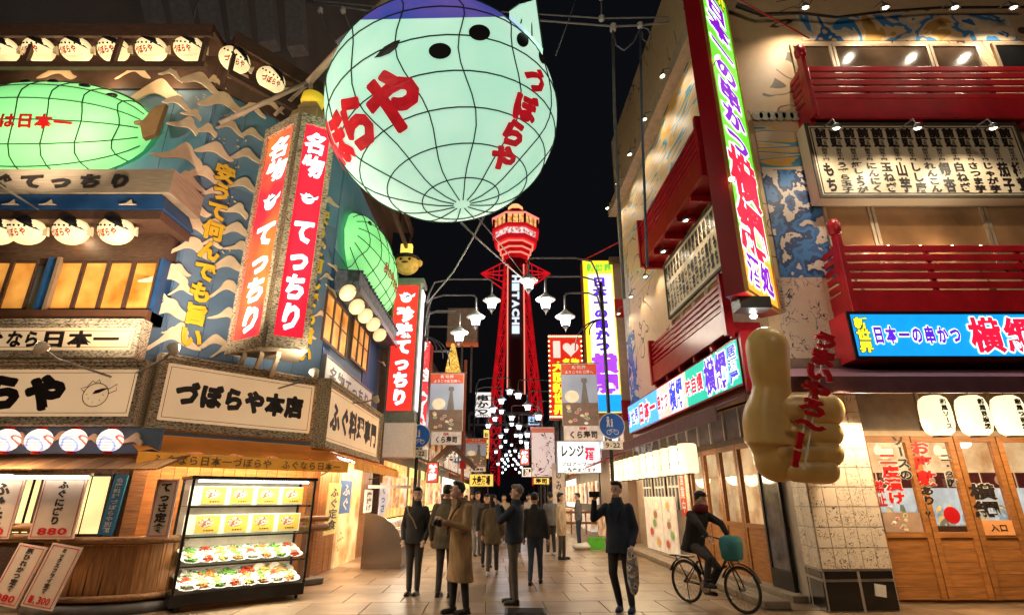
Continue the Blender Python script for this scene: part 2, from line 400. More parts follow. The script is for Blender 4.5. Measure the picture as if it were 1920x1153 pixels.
# cream wave cutouts fixed proud of the boards
def wavepoly(k):
    r = random.Random(k)
    if k % 3 == 0: P = [(-.5, -.12), (-.3, -.02), (-.12, .1), (.0, .22), (.1, .27), (.2, .22), (.24, .1), (.34, -.03), (.52, -.2), (.3, -.15), (.16, -.06), (.06, .03), (-.06, .03), (-.22, -.05), (-.36, -.13)]
    elif k % 3 == 1: P = [(-.55, -.16), (-.3, -.02), (-.1, .12), (.08, .2), (.2, .17), (.26, .04), (.4, -.12), (.54, -.16), (.36, -.22), (.2, -.16), (.06, -.06), (-.1, -.06), (-.3, -.16)]
    else: P = [(-.5, -.05), (-.3, .0), (-.1, .06), (.05, .2), (.16, .26), (.26, .2), (.27, .06), (.4, -.06), (.3, -.24), (.24, -.12), (.12, -.03), (-.05, -.05), (-.28, -.08)]
    P = [(x*r.uniform(.92, 1.08), z*r.uniform(.92, 1.12)) for x, z in P]
    for _ in range(2): P = [q for i in range(len(P)) for a, b_ in ((P[i], P[(i+1) % len(P)]),) for q in ((a[0]*.75+b_[0]*.25, a[1]*.75+b_[1]*.25), (a[0]*.25+b_[0]*.75, a[1]*.25+b_[1]*.75))]
    return P
WV = []
def wave(fr, u, v, wpx, kind=None, m=WAVEC, off=.045):
    x, z = fr.hit(u, v, off); x2, _ = fr.hit(u+wpx, v, off); sc_ = abs(x2-x); sz = abs(fr.hit(u, v-40, off)[1]-fr.hit(u, v+40, off)[1])/80*wpx
    k = random.randrange(9) if kind is None else kind
    if len(WV) < 9:
        for q in range(9):
            mb = MB(); mb.prism(wavepoly(q), -.018, .018); ob = mb.build('wave_cutout', m); WV.append(ob)
            ob.matrix_world = T(0, 0, -50); ob['unused'] = 1
    c = WV[k].copy() if 'unused' not in WV[k] else WV[k]
    if 'unused' in c: del c['unused']
    else: C.objects.link(c)
    c.matrix_world = fr.at(x, off, z) @ Matrix.Diagonal((sc_, 1, sz*1.0, 1)) @ RY(random.uniform(-.12, .08)-(.28 if fr is CHF else 0))
    c.parent = lb; c.matrix_parent_inverse = lb.matrix_world.inverted(); return c
for u, v, s in [(110, 135, 60), (250, 138, 55), (320, 140, 40), (290, 170, 80), (372, 150, 62), (415, 190, 75), (345, 235, 60), (335, 292, 85), (400, 280, 60), (360, 215, 40),
                (450, 150, 50), (470, 205, 45), (460, 290, 50), (380, 325, 60), (345, 345, 70), (455, 345, 50), (350, 383, 72), (440, 395, 50), (350, 425, 80), (440, 430, 55), (355, 468, 75), (445, 465, 45),
                (310, 520, 80), (425, 495, 60), (425, 545, 60), (340, 545, 45), (310, 590, 90), (420, 592, 50), (320, 640, 85), (400, 640, 50), (285, 505, 30), (505, 200, 45), (400, 155, 40), (385, 245, 45), (430, 240, 45), (320, 355, 45), (400, 360, 40), (320, 400, 45), (330, 505, 45), (400, 420, 40), (395, 455, 35), (330, 620, 50), (300, 560, 35), (450, 610, 35), (420, 660, 45), (470, 250, 40), (330, 190, 45)]:
    wave(CHF if u > 290 else FL, u, v, s*1.3)
for u, v, s in [(600, 330, 40), (580, 300, 30), (615, 380, 40), (590, 420, 30), (610, 520, 30), (598, 590, 30), (578, 630, 30), (600, 460, 30)]:
    wave(CHF, u, v, s)
for u, v, s in [(625, 500, 24), (622, 545, 24), (712, 610, 18), (714, 640, 16), (705, 510, 18), (716, 680, 16)]:
    wave(SL, u, v, s)
for q in WV:
    if 'unused' in q: C.objects.unlink(q); bpy.data.objects.remove(q)
# foam dots
mb = MB()
for u, v in [(345, 195), (352, 205), (410, 265), (455, 270), (350, 400), (330, 440), (440, 320), (435, 375), (290, 565), (310, 560), (420, 470), (330, 620), (425, 215), (375, 180), (300, 350)]:
    for _ in range(5):
        x, z = CHF.hit(u+random.uniform(-12, 12), v+random.uniform(-8, 8), .05); mb.ell((x, -.055, z), (.018, .01, .018), 6, 4)
o = lpart('foam_dots', mb, WAVEC, CHF); o['kind'] = 'stuff'
# yellow vertical writing on the corner wall
YEL = mat('yellow_paint', (.75, .45, .02), rough=.45, var=.1)
DKY = mat('dark_outline', (.05, .04, .03))
x0, z0 = CHF.hit(365, 640, .1); x1, z1 = CHF.hit(412, 322, .1)
def onlb(fr, x, out=0, z=0):
    e = bpy.data.objects.new('lettering_row', None); C.objects.link(e); e.matrix_world = fr.at(x, out, z); e.parent = lb; e.matrix_parent_inverse = lb.matrix_world.inverted(); return e
chars = '安うて何んでも旨い'; pts = [(415, 325), (408, 362), (403, 400), (397, 443), (391, 487), (385, 530), (378, 572), (370, 607), (366, 640)]
zt = CHF.hit(415, 303, .1)[1]; zb = CHF.hit(366, 655, .1)[1]; xm = (CHF.hit(415, 325, .1)[0]+CHF.hit(366, 640, .1)[0])/2
def wallsign(name, label, cat, fr, rect, out=.05, depth=.1, face=None, frame=None, fw=.06, group=None, z_abs=None, fm_y=.03):
    """a board on a wall; local x centre, z from its bottom edge, front at y=-depth"""
    x0, x1, z0, z1 = rect; t = thing(name, label, cat, fr.at((x0+x1)/2, out, z0), group); w, h = x1-x0, z1-z0
    MB().box(-w/2, w/2, -depth, 0, 0, h).build('board', face, t)
    if frame:
        for a in ((-w/2-fw, w/2+fw, h-.002, h+fw), (-w/2-fw, w/2+fw, -fw, .002), (-w/2-fw, -w/2, .003, h-.003), (w/2, w/2+fw, .003, h-.003)):
            MB().box(a[0], a[1], -depth-fm_y, .0, a[2], a[3]).build('frame_strip', frame, t)
    return t, w, h
t = thing('wall_lettering', 'yellow raised vertical lettering with nine characters on the blue corner wall', 'lettering', CHF.at(xm, .06, zb))
text(t, chars, .42, zt-zb, YEL, cz=(zt-zb)/2, y=0, vert=True, bold=.05, out=(.085, DKY), thick=.03)
ra = CHF.rect(575, 385, 603, 685, .06)
t = thing('wall_lettering', 'narrow yellow lettering beside the right red lit panel at the wall edge', 'lettering', CHF.at(CHF.hit(588, 530, .1)[0], .08, ra[2]))
text(t, '安うて何んでも旨い', .36, ra[3]-ra[2], YEL, cz=(ra[3]-ra[2])/2, y=0, vert=True, bold=.05, out=(.085, DKY), thick=.03)

# --- top eave with a gallery for the puffer lanterns (front, corner, street side)
ZR = FL.hit(250, 127, .75)[1]; ZF = FL.hit(250, 66, .79)[1]
def eave(fr, x0, x1, o0=.75, endcap=True):
    L = x1-x0
    a = lpart('eave_roof', MB().prism([(0, 0), (L, 0), (L, .12), (0, .12)], -o0, .3), DKWOOD, fr, 0, x0, ZF+.17)
    lpart('eave_fascia', MB().box(0, L, -o0-.04, -o0+.02, -.02, .3), DKWOOD, fr, 0, x0, ZF)
    lpart('eave_rail', MB().box(0, L, -o0-.02, -o0+.08, 0, .14), DKWOOD, fr, 0, x0, ZR)
    lpart('eave_back', MB().box(0, L, -.06, 0, 0, .9), mat('eave_board', (.09, .045, .03)), fr, 0, x0, ZR+.1)
    n = max(2, int(L/1.6))
    for k in range(n+1): lpart('eave_post', MB().box(-.04, .04, -o0-.01, -o0+.07, 0, ZF-ZR), DKWOOD, fr, 0, x0+L*k/n*.98+.03, ZR+.14)
eave(FL, -7, .12); eave(CHF, -.1, 3.1); eave(SL, -.1, 5.8)
# roof above
lpart('roof', wallbody(ZF+.3, ZF+.5), DKWOOD)

# --- puffer lantern prototype
LANC = emat('lantern_cream', (.95, .66, .34), .8, var=.25, scale=3)
def make_fish(label, M, group):
    t = thing('puffer_lantern', label, 'lantern', M, group)
    b = MB(); b.ell((0, 0, 0), (.24, .17, .2), 20, 12); b.build('body', LANC, t, smooth=True)
    cp = MB()
    rs = []
    for k in range(7):
        a = k/6*1.05; rs.append([(math.cos(q)*.25*math.sin(a+.001), math.sin(q)*.18*math.sin(a+.001), .21*math.cos(a)) for q in [2*math.pi*i/18 for i in range(18)]])
    cp.rings(rs); cp.build('dark_back', BLACK, t, smooth=True).rotation_euler = (0, R(28), 0)
    sp = MB()
    for i in range(7):
        q = R(-150+i*17); d = V((math.cos(q)*.9, math.sin(q)*.9, .32-.1*i/6)); d.normalize(); p = V((d.x*.242, d.y*.172, d.z*.205)); sp.ell(p, (.016, .012, .016), 8, 5)
    sp.build('spots', BLACK, t)
    tl = MB(); tl.prism([(.2, -.02), (.3, .05), (.29, -.08), (.22, -.06)], -.02, .02); tl.build('tail_fin', CREAM, t)
    n = MB(); n.tube([(0, 0, .2), (0, 0, .3)], .008); n.build('hook', BLACK, t)
    e = text(t, 'づぼらや', .3, .12, REDINK, cx=-.03, cz=-.04, y=-.18, bold=.04, rot=.12)
    for v in e.data.vertices:      # wrap onto the paper
        x, z = v.co.x, v.co.z; r = max(.05, 1-(x/.24)**2-(z/.2)**2); v.co.y = -.175*r**.5-.004
    return t
GF = 'small puffer fish lanterns along the eaves'
f0 = None; k = 0
for u, v, fr, out, o in [(5, 95, FL, .55, 0), (73, 94, FL, .55, 0), (143, 94, FL, .55, 0), (213, 94, FL, .55, 0), (284, 93, FL, .55, 0), (355, 92, FL, .55, 0), (440, 113, CHF, .55, 0), (508, 150, CHF, .55, 0)]:
    x, z = fr.hit(u, v, out); M = fr.at(x, out, z) @ RX(.5) @ RY(random.uniform(-.06, .06)) @ Matrix.Scale(1.28, 4)
    lab = f'{ORD[k]} glowing cream puffer lantern from the left under the top eave' if k < 6 else ['puffer lantern on the angled top eave nearest the roof corner', 'puffer lantern farthest down the angled top eave by the bamboo pole'][k-6]
    if f0 is None: f0 = make_fish(lab, M, GF); bpy.context.view_layer.update()
    else: copy(f0, M, lab)
    k += 1
for i, u in enumerate([0, 55, 138, 222]):
    x, z = FL.hit(u-4, 433, .75); copy(f0, FL.at(x, .75, z) @ RX(.35) @ Matrix.Scale(1.25, 4), f'{ORD[i]} puffer lantern from the left hanging above the amber window row')
for i, (u, v) in enumerate([(652, 549), (669, 575), (685, 592), (700, 608), (712, 628)]):
    x, z = SL.hit(u, v, .6); copy(f0, SL.at(x, .6, z) @ RZ(.7) @ RX(.35) @ Matrix.Scale(.95, 4), f'{ORD[i]} puffer lantern counting away from us under the street side roof')
for k in (1, 3, 5): light('POINT', FL.at(FL.hit(40+k*58, 94, .3)[0], .3, 9.75).translation, 9, WARM, .15, f0 if 0 else None)

# --- green puffer lanterns mounted on the wall: half bodies with net, spots and writing
GREENL = emat('lantern_green', (.26, .84, .27), .74, var=.22, scale=.9)
NET = mat('net_wire', (.03, .05, .03), rough=.7)
def green_fish(label, fr, x, z, rx, rz, ry, s, txt_, tw, tcx, tail=1):
    t = thing('wall_puffer_lantern', label, 'lantern', fr.at(x, .12, z)); n = 26
    def P(a, b_, k=1): # a along x -1..1, b angle 0..pi over front
        q = math.sqrt(max(0, 1-abs(a)**2.1)); return (a*rx*k, -math.sin(b_)*q*ry*k, math.cos(b_)*q*rz*k)
    rs = [[P(-1+2*i/n*1.0, R(0)+math.pi*j/14) for j in range(15)] for i in range(n+1)]
    MB().rings(rs, closed=False, caps=False).build('body', GREENL, t, smooth=True)
    nb = MB()
    for i in (-.78, -.52, -.26, 0, .26, .52, .78): nb.tube([P(i+.03*math.sin(j), math.pi*j/14, 1.01) for j in range(15)], .012, 5)
    for j in (2, 4, 6, 8, 10, 12): nb.tube([P(-1+2*i/n, math.pi*j/14, 1.01) for i in range(1, n)], .012, 5)
    nb.build('net', NET, t)
    bk = MB(); bk.rings([[P(-1+2*i/n, R(0)+R(27)*j/4, 1.025) for j in range(5)] for i in range(2, n-1)], closed=False, caps=False); bk.build('back_strip', mat('grey_back', (.22, .2, .19)), t, smooth=True)
    for a, b_ in [(-.72, 52), (-.38, 44), (-.14, 36), (.1, 36), (.4, 40), (.66, 48)]:
        p = V(P(a, R(b_), 1.01)); m = MB(); m.ell(p, (.12, .05, .05), 12, 6); m.build('spot', BLACK, t, smooth=True)
    if tail:
        m = MB(); m.prism([(rx*.96, -.05), (rx*1.04, .34), (rx*1.14, .45), (rx*1.12, -.28), (rx*1.02, -.38)], -.35, -.25); m.build('tail_fin', mat('tan_fin', (.35, .2, .08)), t)
        m = MB(); m.tube([(rx*.9, -.3, 0), (rx*1.05, -.3, .05)], .05); m.build('tail_joint', mat('tan_fin', (0, 0, 0)), t)
    o = text(t, txt_, tw, s, REDINK, cx=tcx, cz=-rz*.25, y=-1, bold=.045)
    bm = bmesh.new(); bm.from_mesh(o.data); bmesh.ops.subdivide_edges(bm, edges=[e for e in bm.edges if e.calc_length() > .08], cuts=2, use_grid_fill=False); bm.to_mesh(o.data); bm.free()
    for v in o.data.vertices:
        a = v.co.x/rx; q = math.sqrt(max(.01, 1-abs(a)**2.1)); c = max(-.98, min(.98, v.co.z/(q*rz))); v.co.y = -math.sin(math.acos(c))*q*ry*1.01-.012
    return t
x0, z0 = FL.hit(285, 228, .3); xl = FL.hit(-130, 228, .3)[0]; zt = FL.hit(90, 142, .5)[1]; zb = FL.hit(90, 318, .5)[1]
green_fish('large glowing green puffer lantern on the wall at upper left', FL, (x0+xl)/2, (zt+zb)/2, (x0-xl)/2, (zt-zb)/2, .75, .32, '私の味は日本一', 2.3, -.05)
x0, z0 = SL.hit(652, 430, .2); x1, z1 = SL.hit(733, 470, .2); zz = SL.hit(685, 462, .4)[1]
green_fish('smaller green puffer lantern on the street side wall behind the giant one', SL, (x0+x1)/2, zz, (x1-x0)/2, 1.15, .75, .34, '私の味は日本一', 2.4, .3, 0)
light('AREA', (-8.0, 6.9, 7.4), 25, (.45, 1, .5), 1.5, rot=(R(90), 0, 0)) if 0 else None

# --- small roof, sign band, blue roof and dark soffit above the left windows
xr = FL.hit(325, 345, .9)[0]
zt = FL.hit(160, 318, 1.0)[1]; zb = FL.hit(160, 358, 1.0)[1]
o = lpart('pent_roof', MB().box(-6, xr, -.95, 0, 0, zt-zb+.04), mat('stone_plank', (.33, .25, .17), stretch=(1, 1, 22), scale=3, var=.3), FL, 0, 0, zb)
t = thing('band_sign', 'tan plank band sign with black brush kana under the green puffer lantern', 'sign', FL.at(FL.hit(110, 338, 1)[0], .96, zb))
text(t, 'ふぐてっちり', FL.hit(240, 338, 1)[0]-FL.hit(-95, 338, 1)[0], zt-zb-.06, INK, cx=-.25, cz=(zt-zb)/2, y=-.0, bold=.06, thick=.02, fill=.8)
zc = FL.hit(160, 392, .9)[1]
lpart('blue_pent', MB().prism([(-6, 0), (xr-.05, 0), (xr-.15, zb-zc-.02), (-6, zb-zc-.02)], -.9, 0), BLUEB, FL, 0, 0, zc)
zd = FL.hit(160, 410, .9)[1]
lpart('soffit', MB().box(-6, xr-.1, -.88, 0, 0, zc-zd-.01), DKWOOD, FL, 0, 0, zd)
# cream wave frieze pieces on the blue pent roof
for i, u in enumerate((90, 240, 20)):
    x, z = FL.hit(u, 385, .9); lpart('small_wave', MB().prism([(-.15, 0), (-.02, .03), (.05, .1), (.09, .02), (.16, 0)], -.02, 0), WAVEC, FL, .91, x, z)

# --- left window bay: amber lit windows with dark wood frames
AMB = mat('amber_room', (.42, .13, .008), c2=(1, .48, .10), thr=(.34, .75), scale=1.7, em=.62)
def winrow(fr, u0, v0, u1, v1, n, off, m, gap=.035, glass=None, name='window', open_=.0, div=None, rec=.035):
    x0, x1, z0, z1 = fr.rect(u0, v0, u1, v1, off); w = (x1-x0)/n
    for k in range(n):
        a, b_ = x0+w*k, x0+w*(k+1)
        f = lpart(name, MB().box(a+.002, b_-.002, 0, .05, z1-.05, z1).box(a+.002, b_-.002, 0, .05, z0, z0+.06).box(a+.002, a+gap, 0, .05, z0+.062, z1-.052).box(b_-gap, b_-.002, 0, .05, z0+.062, z1-.052), DKWOOD, fr, off)
        p = MB().box(a+gap+.001, b_-gap-.001, rec, rec+.02, z0+.062, z1-.052).build('pane', m, f)
        if div: MB().box(a+gap, b_-gap, .02, .045, z0+(z1-z0)*div-.015, z0+(z1-z0)*div+.015).build('mullion', DKWOOD, f)
    return x0, x1, z0, z1
x0, x1, z0, z1 = winrow(FL, 98, 484, 288, 584, 4, .35, AMB, div=.93)
winrow(FL, -90, 484, 58, 584, 3, .35, AMB, div=.93)
lpart('window_head', MB().box(-6, x1+.06, -.35, 0, 0, zd-z1-.005), DKWOOD, FL, 0, 0, z1+.002)
zs = FL.hit(100, 602, .4)[1]
lpart('window_sill', MB().box(-6, x1+.08, -.45, 0, 0, z0-zs), mat('brown_sill', (.12, .045, .02)), FL, 0, 0, zs)
lpart('corner_post', MB().box(x1+.01, x1+.08, -.34, 0, zs, z1), BLUEB, FL)
px_ = FL.hit(78, 535, .4)[0]; lpart('blue_post', MB().box(px_-.03, px_+.02, -.40, 0, z0+.01, z1), BLUEB, FL)
px_ = FL.hit(95, 535, .4)[0]; lpart('grey_post', MB().box(px_-.03, px_+.03, -.40, 0, z0+.01, z1), mat('tan_post', (.3, .2, .12)), FL)
light('POINT', FL.at(-1.6, .55, z1+.35).translation, 14, WARM, .1)

# --- framed signs with speckled straw frames
def framed(label, fr, px, off, s, tsize, tcx=0, ts=None, bold=.06, fw=.14, lit=True, ws=None, name='framed_sign'):
    r = fr.rect(*px, off)
    t, w, h = wallsign(name, label, 'sign', fr, r, off-.22, .2, mat('lit_board', (.90, .60, .33), rough=.45, var=.12, scale=.8, em=.40), None)  # emission in the board strengthens the lamp light falling on it
    for k, (a, d) in enumerate([(0, .0), (fw*.42, .035), (fw*.78, .06)]):
        b_ = [fw*.42, fw*.78, fw][k]
        mb = MB(); yy = -.2-.02-d
        mb.box(-w/2-b_, w/2+b_, yy, -.02, h+a, h+b_-.002).box(-w/2-b_, w/2+b_, yy, -.02, -b_, -a-.002)
        mb.box(-w/2-b_, -w/2-a-.002, yy, -.02, -a, h+a-.002).box(w/2+a+.002, w/2+b_, yy, -.02, -a, h+a-.002)
        mb.build('frame_moulding', MATFR, t)
    mb = MB(); i_ = .05; q = .008
    for a, b_ in ((0, 1),):
        mb.box(-w/2+i_, w/2-i_, -.204, -.2, h-i_-q, h-i_).box(-w/2+i_, w/2-i_, -.204, -.2, i_, i_+q).box(-w/2+i_, -w/2+i_+q, -.204, -.2, i_+q, h-i_-q).box(w/2-i_-q, w/2-i_, -.204, -.2, i_+q, h-i_-q)
    mb.build('inner_line', mat('brown_line', (.2, .1, .05)), t)
    text(t, s, w*tsize[0], h*tsize[1], INK, cx=tcx*w, cz=h/2, y=-.203, bold=bold, ws=ws, shear=-.05)
    return t, w, h
t, w, h = framed('narrow cream sign with black brush writing below the amber windows', FL, (-110, 614, 248, 656), .55, 'ふぐなら日本一', (.86, .82), ws=[1.1, 1.1, .75, .75, 1.2, 1.1, 1.2], bold=.05)
t, w, h = framed('large cream framed sign at left with giant black kana and a puffer drawing', FL, (-260, 692, 250, 780), .75, 'づぼらや', (.62, .8), tcx=-.06, bold=.09)
FS1 = t
def puffer_emblem(t, cx, cz, s, y, ink, fill=None):
    n = 20; mb = MB()
    if fill:
        mb.add([(cx+s*math.cos(2*math.pi*k/n), y, cz+s*.92*math.sin(2*math.pi*k/n)) for k in range(n)], [tuple(range(n))])
        mb.add([(cx+s*.8, y, cz+.35*s), (cx+s*1.6, y, cz+.95*s), (cx+s*1.5, y, cz+.3*s), (cx+.95*s, y, cz+.05*s)], [(0, 1, 2, 3)])
        mb.add([(cx-s*.9, y, cz+.1*s), (cx-s*1.4, y, cz+.7*s), (cx-s*.6, y, cz+.6*s)], [(0, 1, 2)])
        mb.add([(cx-s*.6, y, cz+.6*s), (cx-s*.45, y, cz+1.15*s), (cx-s*.15, y, cz+.8*s), (cx+s*.1, y, cz+1.1*s), (cx+.3*s, y, cz+.7*s)], [(0, 1, 2, 3, 4)])
    else:
        pts = [(cx+s*math.cos(2*math.pi*k/n), y, cz+s*.92*math.sin(2*math.pi*k/n)) for k in range(n+1)]
        mb.tube(pts, s*.035, 4)
        mb.tube([(cx+s*.85, y, cz+.4*s), (cx+s*1.5, y, cz+.85*s), (cx+s*1.55, y, cz+.35*s), (cx+s*.98, y, cz+.1*s)], s*.035, 4)
        mb.tube([(cx-s*.9, y, cz+.2*s), (cx-s*1.3, y, cz+.5*s), (cx-s*.8, y, cz+.65*s), (cx-.5*s, y, cz+1.1*s), (cx-.2*s, y, cz+.95*s), (cx, y, cz+1.2*s), (cx+.2*s, y, cz+.9*s)], s*.035, 4)
        for a, b_ in [(-.5, -.3), (-.1, -.6), (.4, -.4), (.6, 0), (-.7, .05)]: mb.ell((cx+a*s, y, cz+b_*s), (.04*s, .01, .04*s), 6, 4)
    mb.build('puffer_emblem', ink, t)
    mb = MB(); mb.prism([(cx-.25*s, cz+.05*s), (cx+.25*s, cz+.15*s), (cx+.95*s, cz+.55*s), (cx+.4*s, cz+.5*s), (cx-.1*s, cz+.35*s)], y-.006, y-.003); mb.build('emblem_fin', INK if not fill else mat('navy_ink', (.02, .03, .1)), t)
puffer_emblem(t, w*.36, h*.45, h*.27, -.205, mat('brown_line', (0, 0, 0)))
t, w, h = framed('cream framed corner sign with six black characters over the orange awning', CHF, (302, 700, 588, 800), .75, 'づぼらや本店', (.86, .46), bold=.08)
t, w, h = framed('cream framed sign with grey characters receding along the street side', SL, (612, 752, 712, 842), .6, 'ふぐ料理専門', (.9, .62), bold=.06)
r = SL.rect(606, 700, 700, 750, .15)
t, w, h = wallsign('narrow_sign', 'white narrow sign above the receding framed sign under the side windows', 'sign', SL, r, .05, .08, WHITE, GREY, .03)
text(t, '名物てっちり', w*.85, h*.7, mat('grey_ink', (.15, .14, .16)), cz=h/2, y=-.085, bold=.03)

# --- street side windows and roof
winrow(SL, 608, 560, 655, 660, 3, .12, AMB, div=.55); winrow(SL, 660, 605, 693, 690, 3, .12, AMB, div=.55)
zr = SL.hit(640, 475, .65)[1]
lpart('side_roof', MB().prism([(.25, 0), (5.7, 0), (5.7, .5), (.25, .5)], -.6, 0), mat('grey_tile', (.13, .14, .17), scale=9, var=.4, bump=.4), SL, 0, 0, zr-.15)
lpart('side_roof_edge', MB().box(.2, 5.75, -.66, -.605, 0, .16), GREY, SL, 0, 0, zr-.22)
n = 22; q0 = MB().tube([(0, -.65, .53), (0, -.02, .56)], .045, 6); tl = lpart('roof_tile_roll', q0, mat('grey_tile', (0, 0, 0)), SL, 0, .35, zr-.18)
for k in range(1, n):
    c = tl.copy(); C.objects.link(c); c.matrix_world = SL.at(.35+k*.24, 0, zr-.18); c.parent = lb; c.matrix_parent_inverse = lb.matrix_world.inverted()

# --- orange awning over the shop front (corner and street side)
OR = mat('orange_canvas', (.75, .24, .03), rough=.6, var=.12, scale=2, em=.12)  # emission in canvas and valance imitates lamp light shining through the cloth
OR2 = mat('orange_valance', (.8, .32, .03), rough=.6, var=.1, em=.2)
def awning(fr, x0, x1, zt, zb, out, label, m, m2, vh=.16, txt_=None, cat='awning', tcol=None):
    L = x1-x0; t = thing('awning', label, cat, fr.at((x0+x1)/2, .02, zb-vh)); n = max(8, int(L*6))
    rs = [[(-L/2+L*i/n, -y, z+(.015*math.sin(i*1.7)*k)) for i in range(n+1)] for k, (y, z) in enumerate([(.0, zt-zb+vh), (out*.35, (zt-zb)*.62+vh), (out*.7, (zt-zb)*.28+vh), (out, vh)])]
    MB().rings(rs, closed=False, caps=False).build('canvas', m, t, smooth=True)
    rs = [[(-L/2+L*i/n, -out-.01+.012*math.sin(i*2.1)*k, (vh if k == 0 else 0)) for i in range(n+1)] for k in (0, 1)]
    MB().rings(rs, closed=False, caps=False).build('valance', m2, t)
    mb = MB(); mb.tube([(-L/2, -out+.02, vh-.01), (L/2, -out+.02, vh-.01)], .018)
    for x in (-L/2+.05, L/2-.05): mb.tube([(x, 0, vh-.25), (x, -out+.02, vh-.01)], .014)
    mb.build('support_bar', GREY, t)
    if txt_: text(t, txt_, L*.9, vh*.8, tcol or REDINK, cz=vh*.5, y=-out-.03, bold=.02)
    return t
za = CHF.hit(300, 812, .3)[1]; zb = CHF.hit(330, 850, .95)[1]
awning(CHF, -.25, 3.35, za, zb, 1.0, 'orange canvas awning with small brown writing over the food display case', OR, OR2, .2, 'ふぐなら日本一づぼらや ふぐなら日本一', tcol=mat('brown_line', (0, 0, 0)))
awning(SL, .1, 5.4, SL.hit(640, 838, .3)[1], SL.hit(700, 872, .9)[1], .9, 'orange awning continuing along the street side above the steel counter', OR, OR2, .18)

# --- ground floor left: valance, paper lanterns, shingle canopy
zt = FL.hit(120, 802, .6)[1]; zb = FL.hit(120, 850, .6)[1]; xr = FL.hit(300, 830, .6)[0]
o = lpart('wave_valance', MB().box(-6, xr, -.6, -.55, zb, zt), BLUE, FL)
for u, s in ((30, 60), (110, 70), (170, 50), (245, 60)): wave(FL, u, 826, s, off=.63)
LP = multi('paper_lantern', [(.95, .85, .7), (.8, .12, .08), (.98, .9, .78), (.98, .9, .78), (.98, .9, .78), (.4, .45, .8), (.98, .9, .8)], scale=2.6, detail=0, em=1.1)
l0 = None
for i, u in enumerate([12, 73, 138, 207]):
    x, z = FL.hit(u, 825, .85); M = FL.at(x, .85, z); lab = f'{ORD[i]} round white paper lantern from the left with red and blue marks over the shingles'
    if l0 is None:
        l0 = thing('paper_lantern', lab, 'lantern', M, 'round paper lanterns at lower left')
        MB().ell((0, 0, 0), (.17, .17, .17), 16, 10).build('shade', LP, l0, smooth=True)
        MB().lathe([(.06, .16), (.06, .2)], 12).build('top_ring', REDINK, l0); MB().lathe([(.06, -.2), (.06, -.16)], 12).build('bottom_ring', REDINK, l0)
        mb = MB()
        for k in range(-3, 4): 
            zz = k*.042; rr = math.sqrt(.17**2-zz*zz); mb.tube([(math.cos(a)*rr, math.sin(a)*rr, zz) for a in [2*math.pi*q/16 for q in range(17)]], .003, 4)
        mb.build('ribs', WHITE, l0); bpy.context.view_layer.update()
    else: copy(l0, M, lab)
SH = mat('shingle', (.34, .17, .07), rough=.6, var=.4, rv=.3, stretch=(10, 1, 1))
z1 = FL.hit(150, 850, .75)[1]; z0 = FL.hit(150, 880, 1.1)[1]; x1 = FL.hit(312, 865, .9)[0]
cn = thing('shingle_canopy', 'small sloping wooden shingle canopy over the left shop front', 'canopy', FL.at(0, .0, z0)); s0 = None
MB().add([(-5, -1.05, 0), (x1, -1.05, 0), (x1, -.3, z1-z0), (-5, -.3, z1-z0), (-5, -1.05, .02), (x1, -1.05, .02), (x1, -.3, z1-z0+.02), (-5, -.3, z1-z0+.02)], [(0, 1, 2, 3), (4, 5, 6, 7), (0, 1, 5, 4), (1, 2, 6, 5), (3, 2, 6, 7), (0, 3, 7, 4)]).build('base_board', DKWOOD, cn)
sl = math.atan2(z1-z0, .75)
for r_ in range(2):
    for k in range(15):
        M = T(x1-.15-k*.3-(.15 if r_ else 0), -.86+r_*.38, .075+r_*.38*math.tan(sl)) @ RX(sl+.03) @ RY(random.uniform(-.02, .02))
        if s0 is None: s0 = MB().box(-.145, .145, -.24, .24, 0, .02).build('shingle', SH, cn); s0.matrix_local = M
        else: dup(s0, cn, M)
light('AREA', FL.at(-2.2, .9, z0-.06).translation, 30, WARMW, 2.2, rot=(0, 0, 0), sy=.08)
t = thing('fluorescent_tube', 'long glowing white fluorescent tube under the shingle canopy', 'light', FL.at((FL.hit(5, 880, .9)[0]+FL.hit(170, 880, .9)[0])/2, .9, z0-.1))
L = FL.hit(170, 880, .9)[0]-FL.hit(5, 880, .9)[0]
MB().tube([(-L/2, 0, 0), (L/2, 0, 0)], .02, 10).build('tube', emat('tube_glow', (1, .95, .85), 9), t); MB().box(-L/2-.05, L/2+.05, -.03, .03, .025, .06).build('fitting', WHITE, t)

# --- wooden shop front under the canopy
def planks(parent, M0, x0, x1, z0, z1, n, m, th=.03, name='plank', curve=None):
    w = (x1-x0)/n; p0 = MB().box(-w/2+.004, w/2-.004, 0, th, 0, z1-z0).build(name, m, parent)
    for k in range(n):
        x = x0+w*(k+.5); y = curve(x) if curve else 0; M = M0 @ T(x, y+random.uniform(-.004, .004), z0)
        if k == 0: p0.matrix_local = M
        else: dup(p0, parent, M)
sf = thing('wooden_facade', 'dark wooden shop front with lit slit windows behind the price boards', 'shop front', FL.at(0, 0, 0))
planks(sf, T(0, -.06, 0), -5.2, .0, .9, 2.5, 22, WOOD, .04)
# slit windows
for u in (22, 62, 176, 165, 205):
    pass
AMP = emat('amber_pane', (.95, .66, .28), 1.1, var=.25, scale=2)
for i, (u0, u1) in enumerate([(36, 50), (56, 66), (150, 160), (163, 196)]):
    a, b_, z0_, z1_ = FL.rect(u0, 893, u1, 1000, .15)
    f = MB().box(a-.04, b_+.04, -.16, -.1, z0_-.04, z1_+.04).build('window', DKWOOD, sf); MB().box(a, b_, -.165, -.155, z0_, z1_).build('pane', AMP, f)
